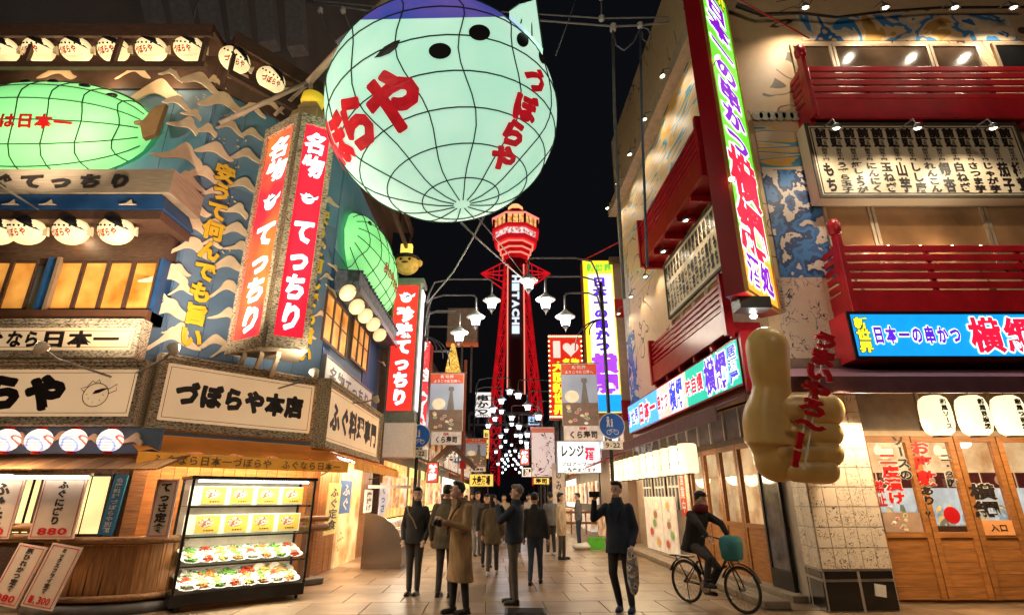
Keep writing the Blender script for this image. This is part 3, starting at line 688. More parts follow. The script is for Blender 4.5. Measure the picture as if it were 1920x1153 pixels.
# round barrel bench front
brl = thing('barrel_counter', 'rounded wooden barrel shaped counter front below the price boards', 'counter', FL.at(FL.hit(165, 1080, .5)[0], .0, 0))
def arc(n, r0, a0, a1): return [(r0*math.sin(a0+(a1-a0)*k/n), -r0*math.cos(a0+(a1-a0)*k/n)) for k in range(n+1)]
s1 = MB().prism([(-.09, .22), (.09, .22), (.105, .9), (-.105, .9)], -.02, .02).build('stave', WOOD, brl)
for k in range(15):
    a = R(-82+k*11.7); M = T(1.0*math.sin(a), -.65*math.cos(a), 0) @ RZ(math.atan2(.65*math.sin(a), 1.0*math.cos(a)))
    if k: dup(s1, brl, M)
    else: s1.matrix_local = M
for z, m, hh, e in ((.93, WOODH, .05, .06), (.17, WOODH, .045, .06), (.0, mat('stone_base', (.10, .08, .07), bump=.5, var=.3), .12, .02)):
    mb = MB(); a = [(1.0+e, .65+e)]; pts = [((1.0+e)*math.sin(R(q)), -(.65+e)*math.cos(R(q)), z+.04) for q in range(-90, 91, 10)]
    mb.tube(pts, hh, 8); mb.build('hoop', m, brl, smooth=True)
MB().rings([[((.98)*math.sin(R(q)), -.63*math.cos(R(q)), z) for q in range(-90, 91, 10)] for z in (0, .92)], closed=True, caps=True).build('core', DKWOOD, brl)
# log rails
for i, (z, x0_, x1_) in enumerate([(1.02, -1.55, -.35), (1.15, -1.5, -.3), (1.02, -3.4, -1.75), (1.15, -3.4, -1.72)]):
    MB().tube([(x0_, -.75, z), (x1_, -.72, z)], .06, 10).build('log_rail', WOODH, sf, smooth=True)
    MB().lathe([(.058, 0), (.058, .01)], 10, T(x1_+.002, -.72, z) @ RY(R(90))).build('log_end', mat('cut_wood', (.5, .3, .14)), sf)
# price boards
PINK = mat('price_board', (.62, .46, .36), rough=.5, var=.08)
def price(label, fr, px, off, s, price_, tilt=0, lean=0):
    x0, x1, z0, z1 = fr.rect(*px, off); w, h = x1-x0, z1-z0
    t = thing('price_board', label, 'price board', fr.at((x0+x1)/2, off, z0) @ RY(tilt) @ RX(lean), 'price boards by the left shop front')
    MB().box(-w/2, w/2, 0, .03, 0, h).build('board', PINK, t)
    mb = MB(); i_ = .025; q = .008
    mb.box(-w/2+i_, w/2-i_, -.003, 0, h-i_-q, h-i_).box(-w/2+i_, w/2-i_, -.003, 0, i_, i_+q).box(-w/2+i_, -w/2+i_+q, -.003, 0, i_+q, h-i_-q).box(w/2-i_-q, w/2-i_, -.003, 0, i_+q, h-i_-q)
    mb.build('red_border', REDINK, t)
    zz = .2*h if price_ else .05*h
    text(t, s, min(w*.62, (h-zz)*.95/len(s)*1.25), h-zz-.06, INK, cz=(h+zz)/2-.01, y=-.005, vert=True, bold=.05)
    if price_: text(t, price_, w*.68, h*.12, REDINK, cz=h*.125, y=-.005, bold=.03)
    return t
price('price board at the far left edge with black kana above the pork cutlet board', FL, (-45, 897, 32, 1010), .8, 'ふぐ天', '800')
price('pinkish price board reading 880 in red with black kana', FL, (68, 895, 150, 1010), .8, 'ふぐにぎり', '880')
price('narrow pinkish board half hidden behind the glass display case', FL, (284, 898, 325, 1008), .85, 'てっさ定食', '')
a = price('leaning price board at lower left with six black characters', FL, (-10, 1020, 46, 1135), 1.0, '豚ひれかつ定食', '980', tilt=R(9), lean=R(-9))
a = price('leaning price board beside it reading 1,300 for the mixed fry set', FL, (52, 1020, 112, 1140), 1.0, 'ミックスフライ定食', '1,300', tilt=R(9), lean=R(-9))
x0, x1, z0, z1 = FL.rect(197, 890, 222, 1003, .25)
t = thing('blue_strip_sign', 'narrow blue vertical sign with small white characters on the wooden shop front', 'sign', FL.at((x0+x1)/2, .25, z0) @ RY(R(3)))
w_, h_ = x1-x0, z1-z0; MB().box(-w_/2, w_/2, 0, .03, 0, h_).build('board', mat('teal_sign', (.02, .17, .28), em=.1), t); text(t, '会席料理づぼらや別館', w_*.6, h_*.92, WHITE, cz=h_/2, y=-.004, vert=True)
# ================================================================ CORNER: twin red lit sign, poles, giant puffer
E_, Lp, Rp = (-4.26, 8.9), (-5.16, 9.46), (-3.66, 9.21)
fa, fb = Fr(Lp, E_), Fr(E_, Rp)
zb = fa.hit(460, 655)[1]-.05; zt = fa.hit(515, 250)[1]+.1; H = zt-zb
t = thing('twin_lit_sign', 'tall two-faced red lit sign with white brush characters on the blue corner wall', 'sign', T(E_[0], E_[1], zb))
def loc(fr): return T(-E_[0], -E_[1], 0) @ fr.M
mb = MB(); P4 = [E_, Rp, (-4.15, 10.1), Lp]
mb.add([(x-E_[0], y-E_[1], z) for z in (.02, H-.02) for x, y in P4], [(0, 1, 2, 3), (7, 6, 5, 4)]+[(i, (i+1) % 4, (i+1) % 4+4, i+4) for i in range(4)])
mb.build('sign_body', mat('sign_body', (.2, .15, .1)), t)
ORL = mat('lit_orange_red', (.92, .02, .04), c2=(1, .16, .03), em=1.0, scale=.5, thr=(.42, .58))
for fr, m in ((fa, ORL), (fb, REDSIGN)):
    W = fr.L; o = MB().box(.09, W-.09, -.03, 0, .22, H-.22).build('lit_panel', m, t); o.matrix_local = loc(fr)
    for a in ((0, .1, 0, H), (W-.1, W, 0, H), (.102, W-.102, 0, .22), (.102, W-.102, H-.22, H)):
        o = MB().box(a[0], a[1], -.09, 0, a[2], a[3]).build('frame_strip', MATFR, t); o.matrix_local = loc(fr)
    e = bpy.data.objects.new('lettering_panel', None); C.objects.link(e); e.parent = t; e.matrix_local = loc(fr)
    hh = H-.6
    text(e, '名物', W*.64, hh*.25, WHITELIT, cx=W/2, cz=.3+hh*.865, y=-.035, vert=True, bold=.045, shear=.1)
    text(e, 'てっちり', W*.62, hh*.53, WHITELIT, cx=W/2, cz=.3+hh*.27, y=-.035, vert=True, bold=.06, shear=.1)
    puffer_emblem(e, W/2, .3+hh*.63, W*.17, -.036, WHITELIT, True)
mb = MB()
for k in range(3): mb.beam((-.5+.3*k, .35, -.02), (-1.1+.35*k, 1.2, -.35), .07, .09)
mb.build('support_beam', CREAM, t)
# yellow topped wooden puffer hat ornament on the sign
p = atY(568, 232, 9.15)
t = thing('sign_topper', 'wooden puffer ornament with a yellow cap on top of the twin red sign', 'ornament', T(-4.2, 9.15, zt))
MB().box(-.2, .2, -.15, .2, 0, .28).prism([(-.24, .28), (.24, .28), (.14, .42), (-.14, .42)], -.16, .2).build('box', mat('tan_wood', (.5, .3, .13)), t, bevel=.02)
MB().prism([(-.4, .05), (-.2, .02), (-.2, .3), (-.34, .22)], -.1, .1).prism([(.2, .05), (.36, .15), (.2, .3)], -.1, .1).build('side_fin', mat('tan_wood', (0, 0, 0)), t)
MB().lathe([(.21, .42), (.24, .5), (.22, .66), (.1, .74), (.01, .76)], 16).build('cap', emat('yellow_cap', (.9, .6, .03), .35), t, smooth=True)
# bamboo coloured poles that carry the giant lantern
POLE = mat('tan_pole', (.42, .30, .21), rough=.45, var=.15)
x, z = CHF.hit(412, 232, .1); A_ = CHF.at(x, .1, z).translation; Q = atY(583, 152, 9.3); B_ = atY(735, -12, 8.3)
x, z = CHF.hit(515, 216, .1); S_ = CHF.at(x, .1, z).translation
t = thing('lantern_bracket', 'tan tubular pole bracket reaching up from the corner wall to the giant lantern', 'bracket', Q)
def tt(p): return V(p)-Q
MB().tube([tt(A_), (0, 0, 0)], .05, 8).build('long_arm', POLE, t, smooth=True)
MB().tube([(-.05, 0, -.05), tt(B_)], .075, 10).build('upper_arm', POLE, t, smooth=True)
MB().tube([tt(S_), (0, 0, 0)], .04, 8).build('strut', POLE, t); MB().tube([(0, 0, 0), (.14, -.1, -.95)], .045, 8).build('drop_strut', POLE, t)
MB().tube([tt(CHF.at(2.0, .5, 10.4).translation), tt(atY(628, 102, 9.1))], .02, 6).build('stay_rod', POLE, t)
MB().box(-.3, .02, -.03, .03, -.15, -.1).build('bolt_plate', GREY, t)
# giant puffer
GC = V((-1.34, 8.6, 8.55)); GR = V((2.21, 2.2, 1.95))
gp = thing('giant_puffer_lantern', 'giant glowing pale green puffer fish lantern with red kana and blue back over the street', 'lantern', GC)
gw = mat('lantern_paper', (.42, .78, .58), c2=(.56, .86, .68), rough=.6, scale=.8, thr=(.35, .65), em=.72)
gb = mat('lantern_blue', (.03, .07, .42), c2=(.16, .10, .42), rough=.6, scale=1.2, em=.55)
gwh = mat('lantern_white', (.60, .84, .76), rough=.6, em=.82)
def onball(u, v, k=1.0):
    d = ray(u, v); o_ = CO-GC; A1 = sum((d[i]/GR[i])**2 for i in range(3)); B1 = sum(2*o_[i]*d[i]/GR[i]**2 for i in range(3)); C1 = sum((o_[i]/GR[i])**2 for i in range(3))-1
    D = B1*B1-4*A1*C1; t_ = (-B1-math.sqrt(max(0, D)))/(2*A1); p = o_+d*t_; return p*k
def toball(p, k=1.0):
    q = math.sqrt(sum((p[i]/GR[i])**2 for i in range(3))); return p*(k/q)
ax = onball(866, 383); axn = V([ax[i]/GR[i] for i in range(3)]).normalized()
e1 = axn.cross(V((1, 0, 0))).normalized(); e2 = axn.cross(e1)
def bp(lat, lon, k=1.0):    # lat from the pole
    n_ = axn*math.cos(lat)+(e1*math.cos(lon)+e2*math.sin(lon))*math.sin(lat); return V([n_[i]*GR[i]*k for i in range(3)])
mb = MB(); mb.ell((0, 0, 0), tuple(GR), 128, 96); q1, q2, q3 = onball(760, 36), onball(945, 32), onball(1036, 104); pn = (q2-q1).cross(CO-GC-q2).normalized(); pn = pn if pn.z > 0 else -pn; pn2 = (q3-q2).cross(CO-GC-q2).normalized(); pn2 = pn2 if pn2.x > 0 else -pn2
body = mb.build('body', [gw, gb], gp, smooth=True); bm = bmesh.new(); bm.from_mesh(body.data)
for co, no in ((q1, pn), (q2, pn2)): bmesh.ops.bisect_plane(bm, geom=bm.verts[:]+bm.edges[:]+bm.faces[:], plane_co=co, plane_no=no)
for f in bm.faces:
    c = f.calc_center_median(); f.smooth = True; f.material_index = 1 if (c-q1).dot(pn) > 0 or (c-q2).dot(pn2) > 0 else 0
bm.to_mesh(body.data); bm.free()
nb = MB()
for k in range(14):
    lo = 2*math.pi*k/14+.2; nb.tube([bp(R(4+a*6.6), lo+.06*math.sin(a*.7+k), 1.007) for a in range(20)], .012, 5)
for k in range(1, 8): nb.tube([bp(R(k*17+2*math.sin(k)), 2*math.pi*a/48, 1.007) for a in range(49)], .012, 5)
nb.build('net_frame', NET, gp)
def patch(pts, m, name, k=1.012):
    c = sum((V(p) for p in pts), V())/len(pts); mb = MB(); n = len(pts); rs = [[toball(c.lerp(V(p), q), k) for p in pts] for q in (.02, .35, .7, 1)]
    mb.rings(rs, caps=False); mb.rings([rs[0]], caps=True); return mb.build(name, m, gp)
BLK = mat('black_paint', (.015, .014, .014), rough=.4)
for (u, v, a, b_, ro) in [(898, 64, 20, 15, .1), (825, 98, 21, 15, 0), (978, 77, 11, 14, -.3), (1015, 108, 7, 14, -.2), (1047, 172, 4, 14, 0)]:
    patch([onball(u+a*math.cos(q)*math.cos(ro)-b_*math.sin(q)*math.sin(ro), v+b_*math.sin(q)*math.cos(ro)+a*math.cos(q)*math.sin(ro)) for q in [2*math.pi*i/20 for i in range(20)]], BLK, 'spot')
patch([onball(*p) for p in [(703, 111), (722, 90), (740, 80), (752, 77), (746, 92), (732, 103), (716, 109)]], BLK, 'eye')
def ball_char(ch, u, v, u2, v2, size, squash, name='lettering', m=None, bold=.075):
    """one character centred on pixel-derived point, its right direction towards the second"""
    c = onball(u, v); r = (onball(u2, v2)-c); nn = V([c[i]/GR[i]**2 for i in range(3)]).normalized(); r = (r-nn*r.dot(nn)).normalized(); up = nn.cross(r)*1; 
    if up.z < 0: up = -up
    mb = MB()
    for kk in range(9):
        an = kk*.785; ex = (bold-.03) if kk < 8 else 0
        vs, fs = glyph(ch, .03)
        q = [toball(c+r*((a+math.cos(an)*ex)*size*squash)+up*((b_+math.sin(an)*ex)*size), 1.014+.0004*(kk)) for a, b_ in vs]
        mb.add(q, fs)
    me = bpy.data.meshes.new(name); me.from_pydata(mb.v, [], mb.f); me.materials.append(m)
    bm = bmesh.new(); bm.from_mesh(me); bmesh.ops.triangulate(bm, faces=[f for f in bm.faces if len(f.verts) > 4])
    for _ in range(2): bmesh.ops.subdivide_edges(bm, edges=[e for e in bm.edges if e.calc_length() > .16], cuts=1)
    for v_ in bm.verts:
        q = math.sqrt(sum((v_.co[i]/GR[i])**2 for i in range(3))); v_.co *= max(q, 1.013)/q
    bm.to_mesh(me); bm.free()
    o = bpy.data.objects.new(name, me); C.objects.link(o); o.parent = gp
RL = mat('lantern_red', (.62, .008, .02), rough=.5, em=.35)
ball_char('や', 738, 190, 790, 176, .98, 1.0, m=RL, bold=.065)
ball_char('ら', 668, 230, 700, 215, .92, .95, m=RL, bold=.065)
ball_char('ぼ', 635, 262, 655, 250, .88, .95, m=RL, bold=.065)
ball_char('づ', 616, 290, 624, 282, .88, .9, m=RL, bold=.065)
for ch, u, v in (('づ', 1002, 152), ('ぼ', 984, 203), ('ら', 962, 250), ('や', 943, 296)): ball_char(ch, u, v, u+20, v+9, .44, 1.25, m=RL, bold=.08)
# top right fin and ribbed side fin, tail at the back
fp = [onball(955, 22), onball(1018, 92)]
a, b_ = fp; tip = GC*0+(a+b_)/2+V((.18, -.1, .62)); tip2 = tip+V((-.3, .1, .0))
mb = MB(); mb.add([a*1.0, b_*1.0, tip, tip2, a+V((0, .35, 0)), b_+V((0, .35, 0)), tip+V((0, .2, 0)), tip2+V((0, .2, 0))], [(0, 1, 2, 3), (7, 6, 5, 4), (0, 3, 7, 4), (1, 5, 6, 2), (3, 2, 6, 7), (0, 4, 5, 1)])
mb.build('top_fin', gw, gp)
mb = MB()
for k in range(4): mb.tube([a.lerp(b_, k/3)+V((0, -.02, 0)), tip2.lerp(tip, k/3)+V((0, -.02, 0))], .014, 5)
mb.build('fin_wire', NET, gp)
a, b_ = onball(697, 76, .98), onball(662, 118, .98); o1, o2 = atY(662, 55, 8.9)-GC, atY(632, 78, 8.9)-GC
mb = MB(); n = 9
for k in range(n):
    p, q = a.lerp(b_, k/(n-1)), o1.lerp(o2, k/(n-1)); mb.tube([p, q], .035, 6)
mb.build('side_fin', mat('fin_canvas', (.5, .45, .42), em=.12), gp, smooth=True)
mb = MB(); mb.tube([a, o1], .02); mb.tube([o1, o2], .025); mb.tube([b_, o2], .02); mb.build('fin_frame', BLACK, gp)
mb = MB(); mb.lathe([(.5, 0), (.3, .5), (.6, .9), (.02, .95)], 12, T(-.6, 2.0, .3) @ RX(R(-80))); mb.build('tail', gw, gp)

# ================================================================ display case with food
A0 = atZ(314, 1152); B0 = atZ(568, 1122); cs = Fr(A0[:2], B0[:2]); W = cs.L; D = .72; Hc = cs.hit(455, 893)[1]; zb = .24
t = thing('display_case', 'glass food display case with black base standing below the orange awning', 'display case', cs.at(W/2, 0, 0)); case = t
MB().box(-W/2, W/2, .0, D, .07, zb).build('base', BLACK, t, bevel=.008)
MB().box(-W/2-.02, W/2+.02, -.02, D+.02, Hc-.05, Hc).build('top', BLACK, t, bevel=.006)
for x, y in ((-W/2, .0), (W/2-.035, .0), (-W/2, D-.035), (W/2-.035, D-.035)): MB().box(x, x+.035, y, y+.035, zb+.001, Hc-.051).build('post', BLACK, t)
MB().box(-W/2+.036, W/2-.036, D-.02, D, zb+.001, Hc-.051).build('back_panel', mat('case_back', (.75, .62, .48), em=.12), t)
zsh = [cs.hit(560, v, -.0)[1] for v in (1047, 998, 947)]
SHG = glassmat('shelf_glass', (.85, .95, .9), .25)
for z in zsh:
    MB().box(-W/2+.04, W/2-.04, .05, D-.03, z-.008, z).build('shelf', SHG, t); MB().box(-W/2+.036, W/2-.036, .035, .048, z-.022, z+.002).build('shelf_edge', STEEL, t)
MB().box(-W/2+.036, W/2-.036, .012, .018, zb+.002, Hc-.052).build('front_glass', glassmat('case_glass', (.97, .98, .97), .07), t)
MB().box(-W/2+.012, -W/2+.018, .036, D-.036, zb+.002, Hc-.052).build('side_glass', glassmat('case_glass'), t); MB().box(W/2-.018, W/2-.012, .036, D-.036, zb+.002, Hc-.052).build('side_glass', glassmat('case_glass'), t)
for x in (-W/2+.1, W/2-.1):
    for y in (.08, D-.08): MB().lathe([(.03, 0), (.03, .03)], 10, T(x, y, .035) @ RX(R(90))).build('caster', BLACK, t)
MB().tube([(-W/2+.1, .1, Hc-.075), (W/2-.1, .1, Hc-.075)], .016, 8).build('light_tube', emat('tube_glow', (0, 0, 0)), t)
for z, e in ((Hc-.09, 24), (zsh[2]-.03, 12), (zsh[1]-.03, 22), (zsh[0]-.03, 22)): light('AREA', (0, .14, z), e, WARMW, W-.2, t, sy=.05)
CARD = mat('menu_card', (.95, .82, .62), em=.5)
DISH = multi('dish_print', [(.7, .62, .5), (.22, .1, .06), (.75, .45, .2), (.85, .8, .75), (.12, .06, .05), (.5, .12, .06)], scale=26, detail=2, em=.3)
for r_, z in enumerate((zsh[2]+.03, zsh[1]+.03)):
    MB().box(-W/2+.06, W/2-.06, .40, .41, z-.02, z+.27).build('card_rail', CARD, t)
    for k in range(4):
        x = -W/2+.42+k*.42-r_*.02; c = thing('menu_card', f'{ORD[k]} yellow menu card from the left with a dish photo on the {"upper" if r_ == 0 else "lower"} card shelf', 'card', cs.at(W/2+x, -.395, z), 'menu cards in the display case')
        MB().box(-.17, .17, -.01, 0, 0, .25).build('card', mat('yellow_card', (.85, .5, .08), em=.35), c)
        n = 16; m = MB(); m.add([(-.03+.11*math.cos(2*math.pi*i/n), -.014, .15+.07*math.sin(2*math.pi*i/n)) for i in range(n)], [tuple(range(n))]); m.build('dish_print', DISH, c)
        text(c, '定食御膳', .16, .03, INK, cx=.02, cz=.035, y=-.013)
FD = [('green salad', (.12, .3, .04)), ('orange prawns', (.8, .25, .05)), ('pale sashimi', (.8, .7, .6)), ('brown noodles', (.45, .25, .08)), ('yellow rice', (.75, .55, .12)), ('red fish roe', (.6, .05, .02))]
PLW = mat('porcelain', (.82, .80, .76), rough=.2, var=.05); proto = {}
def plate(i, M, label, s):
    fn, c = FD[i]
    if i not in proto:
        t = thing('food_plate', label, 'plate of food', M @ Matrix.Scale(s, 4), 'plates of model food in the display case')
        MB().lathe([(.04, 0), (.06, .01), (.12, .035), (.125, .04), (.115, .04), (.06, .018), (.001, .016)], 18, caps=False).build('plate', PLW, t, smooth=True)
        m = MB(); r = random.Random(i)
        for k in range(14): a = r.uniform(0, 6.28); q = r.uniform(0, .06); m.ell((q*math.cos(a), q*math.sin(a), .03+r.uniform(0, .02)), (r.uniform(.015, .035), r.uniform(.01, .02), r.uniform(.01, .02)), 7, 5)
        m.build('food', mat('food_'+fn.replace(' ', '_'), c, var=.4, scale=30, rough=.35), t, smooth=True)
        m = MB()
        for k in range(5): a = r.uniform(0, 6.28); m.ell((.05*math.cos(a), .05*math.sin(a), .055), (.014, .008, .007), 6, 4)
        m.build('garnish', mat('food_garnish', (.1, .35, .05), var=.3), t); bpy.context.view_layer.update(); proto[i] = t
    else: copy(proto[i], M @ Matrix.Scale(s, 4), label)
k = 0
for nm, z, rows in (('glass shelf', zsh[0], ((.14, 8, 1.2), (.30, 8, 1.25), (.47, 8, 1.35))), ('case floor', zb, ((.14, 8, 1.3), (.31, 8, 1.3), (.49, 6, 1.8)))):
    for ri, (y, n, s) in enumerate(rows):
        for q in range(n):
            mg = .05+.125*s; x = -W/2+mg+(W-2*mg)*q/(n-1); i = (q*5+ri*3+int(z*10)) % 6; tl = R(18)
            plate(i, cs.at(W/2+x, -y, z+.012+.03+ri*.045) @ RX(tl), f'model {FD[i][0]} plate, {ORD[q]} from left, {["front", "middle", "back"][ri]} row on the {nm}', s)
for x, z in ((.35, zb), (.6, zb)):
    c = thing('round_notice', f'round orange rimmed card {"left" if x < .5 else "right"} of two leaning among the plates', 'card', cs.at(W/2+x, -.5, z+.22)); n = 20
    MB().lathe([(.1, 0), (.1, .008)], n, RX(R(90))).build('rim', mat('orange_rim', (.8, .35, .08)), c); MB().lathe([(.08, .009), (.08, .012)], n, RX(R(90))).build('disc', WHITE, c)

# ================================================================ steel counter on the street side
g0 = atZ(683, 1067); Y0 = g0.y
t = thing('steel_counter', 'brushed steel counter with a quarter round end panel showing fried food', 'counter', V((0, Y0, 0)))
xa, xb = atZ(676, 1067).x, atZ(752, 1067).x; zt = atY(680, 961, Y0).z
prof = [(xa, .12), (xb, .12), (xb-.02, .45)]+[(xa+(xb-.02-xa)*math.cos(R(a)), .45+(zt-.45)*math.sin(R(a))) for a in range(15, 91, 15)]+[(xa, zt)]
MB().prism(prof, 0, .04).build('end_panel', STEEL, t)
MB().box(xa-.02, xb-.03, .045, 3.0, .0, .5).build('base', STEEL, t); MB().box(xa, xb-.05, -.0, 3, 0, .1).build('kick', BLACK, t) if 0 else None
MB().rings([[(x, y, z) for x, z in prof[2:]] for y in (.05, 3.0)], closed=False, caps=False).build('curved_glass', glassmat('case_glass'), t)
FR = multi('fried_food', [(.75, .45, .12), (.85, .75, .5), (.5, .25, .06), (.8, .6, .25), (.3, .35, .08)], scale=14, detail=2, em=.0)
for k in range(10):
    for r_ in range(3):
        p = V((xb-.18-r_*.22, .3+k*.27, .55+r_*.2)); b = MB().box(-.1, .1, -.11, .11, 0, .03).build('food_tray', WHITE, t) if (k == 0 and r_ == 0) else None
        if b: fb_ = b; b.matrix_local = Matrix.Translation(p) @ RY(-.3); m = MB(); [m.ell((random.uniform(-.07, .07), random.uniform(-.08, .08), .05), (.035, .025, .02), 7, 5) for _ in range(9)]; ff = m.build('fried_piece', FR, t, smooth=True); ff.matrix_local = b.matrix_local
        else: dup(fb_, t, Matrix.Translation(p) @ RY(-.3)); dup(ff, t, Matrix.Translation(p) @ RY(-.3))
light('AREA', (xb-.3, 1.5, zt+.5), 60, WARMW, .3, t, sy=2.5)
MB().box(xa-.0, xb+.1, .05, .12, zt+.55, zt+.62).build('lamp_rail', WHITE, t)

# street side wooden shop front with planks, boards and entrance
sfs = thing('side_shop_front', 'golden plank wall and doorway of the left restaurant along the street', 'shop front', SL.at(0, 0, 0))
planks(sfs, T(0, -.07, 0), .0, 2.2, .0, 2.5, 10, WOODG, .05); planks(sfs, T(0, -.07, 0), 4.4, 5.8, .0, 2.5, 7, WOODG, .05)
sfc = thing('corner_shop_front', 'plank wall of the cut corner behind the glass display case', 'shop front', CHF.at(0, 0, 0))
planks(sfc, T(0, -.07, 0), .0, 3.0, .0, 2.5, 15, WOODG, .05)
MB().box(-.05, .15, -.25, .1, 0, 2.5).build('corner_post', WOODH, sfc); MB().box(2.95, 3.2, -.3, .0, .12, 2.5).build('corner_post', WOOD, sfc)
MB().tube([(2.5, -.4, 1.02), (3.4, -.4, 1.0)], .07, 10).build('log_rail', WOODH, sfc, smooth=True); MB().tube([(2.5, -.4, 1.18), (3.4, -.4, 1.16)], .055, 10).build('log_rail', WOODH, sfc, smooth=True)
MB().box(2.4, 3.4, -.5, 0, 0, .12).build('stone_foot', mat('stone_base', (0, 0, 0)), sfc, bevel=.03)
MB().box(2.3, 4.3, -.1, -.02, .0, 2.4).build('doorway_glow', mat('inside_shop', (.5, .2, .05), c2=(1, .7, .35), thr=(.3, .7), scale=1.6, em=.55), sfs)
for (u0, v0, u1, v1, s, c_, tc, lab) in [(612, 905, 636, 1000, 'ふぐ定食', (.8, .62, .2), INK, 'yellow vertical menu banner hanging beside the display case'), (638, 900, 658, 962, 'ふぐ', (.05, .14, .35), WHITE, 'small blue banner with white characters by the side doorway'),
                                 (684, 918, 698, 960, '唐揚げ', (.75, .7, .6), INK, 'narrow white price strip above the steel counter'), (712, 905, 724, 965, 'てっさ', (.8, .8, .85), mat('blue_ink', (.03, .08, .4)), 'white banner with blue characters right of the steel counter')]:
    r = SL.rect(u0, v0, u1, v1, .35)
    t, w_, h_ = wallsign('hanging_banner', lab, 'banner', SL, r, .33, .02, mat('banner_'+lab.split()[0]+lab.split()[1], c_, em=.25)); text(t, s, w_*.7, h_*.85, tc, cz=h_/2, y=-.026, vert=True)
# autumn leaf plant in a pot by the corner post
p = atZ(618, 1062); t = thing('potted_plant', 'small yellow leaved plant in a dark pot beside the corner log rail', 'plant', p+V((0, 0, .0)))
MB().lathe([(.09, 0), (.13, .25), (.14, .26), (.11, .26), (.1, .2)], 12, caps=False).build('pot', BLACK, t, smooth=True)
mb = MB(); [mb.tube([(0, 0, .2), (random.uniform(-.15, .15), random.uniform(-.15, .15), .75)], .006, 4) for _ in range(7)]; mb.build('stem', WOODH, t)
mb = MB()
for _ in range(90):
    c = V((random.gauss(0, .11), random.gauss(0, .11), random.uniform(.35, .85))); Mx = Matrix.Translation(c) @ Matrix.Rotation(random.uniform(0, 6), 4, V((random.random(), random.random(), .3)).normalized()) @ Matrix.Scale(.05, 4)
    mb.add([(-1, 0, 0), (0, -.4, .1), (1, 0, 0), (0, .4, .1)], [(0, 1, 2, 3)], Mx)
o = mb.build('foliage', mat('yellow_leaf', (.5, .34, .04), var=.4), t)
light('AREA', SL.at(2.2, .5, 2.3).translation, 110, WARM, .4, rot=(0, 0, 0), sy=4); light('AREA', CHF.at(1.6, .5, 2.28).translation, 80, WARM, 2.8, rot=(0, 0, R(49)), sy=.3); light('AREA', FL.at(-2.2, 1.3, 2.35).translation, 90, WARM, 3, rot=(R(-20), 0, 0), sy=.2)
t = thing('awning_lamp_rail', 'slim glowing lamp rail under the orange awning', 'light', SL.at(2.2, .5, 2.33)); MB().box(-2, 2, -.03, .03, 0, .03).build('tube', emat('tube_glow', (0, 0, 0)), t)
t = thing('awning_lamp_rail', 'slim glowing lamp rail under the awning right above the display case', 'light', CHF.at(1.6, .5, 2.31)); MB().box(-1.3, 1.3, -.03, .03, 0, .03).build('tube', emat('tube_glow', (0, 0, 0)), t)

# floodlights on arms, aimed back at the walls and signs
def flood(fr, u, v, off, e, label, up=True, tgt=None):
    x, z = fr.hit(u, v, off); M = fr.at(x, off, z); t = thing('floodlight', label, 'floodlight', M)
    MB().tube([(0, off-.02, -.12), (0, .3, -.08), (0, 0, 0)], .018, 6).build('arm', GREY, t)
    a = R(55 if up else 140)
    MB().lathe([(.02, -.1), (.05, -.08), (.09, .05), (.085, .05)], 12, RX(-R(90)+0) @ RX(a-R(90)) if 0 else RX(R(-35 if up else -145))).build('lamp_head', CREAM, t, smooth=True)
    light('SPOT', (0, .0, .08 if up else -.08), e, WARMW, .08, t, rot=(R(180-28) if up else R(40), 0, 0), spot=125); return t
flood(FL, 77, 652, 2.1, 300, 'small floodlight on a thin arm in front of the narrow cream sign')
flood(CHF, 326, 655, 2.2, 520, 'small floodlight above the left end of the corner sign')
flood(CHF, 590, 700, 2.0, 340, 'small floodlight above the right end of the corner sign')
flood(SL, 705, 748, 1.1, 90, 'small floodlight on an arm under the second red sign')
flood(FL, -60, 300, 2.2, 300, 'floodlight below the big green puffer at the left edge')
def downspot(fr, x, off, z, e, spot=110): light('SPOT', fr.at(x, off, z).translation, e, WARMW, .06, rot=(0, 0, 0), spot=spot)
# downward lamps over the lit framed signs
for fr, u, v, off, e, lab in ((CHF, 360, 655, 1.6, 120, 'left'), (CHF, 530, 690, 1.6, 120, 'right'), (FL, 120, 650, 1.6, 120, 'far left')):
    x, z = fr.hit(u, v, off); light('SPOT', fr.at(x, off+.2, z+.12).translation, e, WARMW, .08, rot=(R(-28)*(1), 0, math.atan2(fr.d.y, fr.d.x)), spot=120)
# ================================================================ RIGHT RESTAURANT
def foodprint(t, w, h, n, sd, y=-.003):
    r = random.Random(sd); cols_ = [mat('print_'+q, c, em=.3) for q, c in (('orange', (.8, .4, .08)), ('red', (.6, .08, .04)), ('green', (.2, .35, .08)), ('brown', (.35, .16, .06)), ('cream', (.85, .72, .5)))]
    for k in range(n):
        x, z, q = r.uniform(-.32, .32)*w, h*(.08+.84*(k+.5)/n), min(w*.2, h*.5/n**.5*.7); m = MB()
        m.lathe([(q, 0), (q, .002)], 14, T(x, y, z) @ RX(R(90)) @ Matrix.Diagonal((1, .7, 1, 1))); m.build('bowl_print', WHITE, t)
        m = MB(); m.lathe([(q*.75, 0), (q*.75, .002)], 10, T(x, y-.003, z) @ RX(R(90)) @ Matrix.Diagonal((1, .62, 1, 1)))
        for _ in range(3): m.lathe([(q*.2, .002), (q*.2, .004)], 7, T(x+r.uniform(-.4, .4)*q, y-.003, z+r.uniform(-.25, .25)*q) @ RX(R(90)))
        m.build('dish_print', cols_[(k+sd) % 5], t)
MUR = strokes('mural_wall', (.62, .42, .24), (.10, .06, .03), scale=.8, width=.010, dist=1.0)
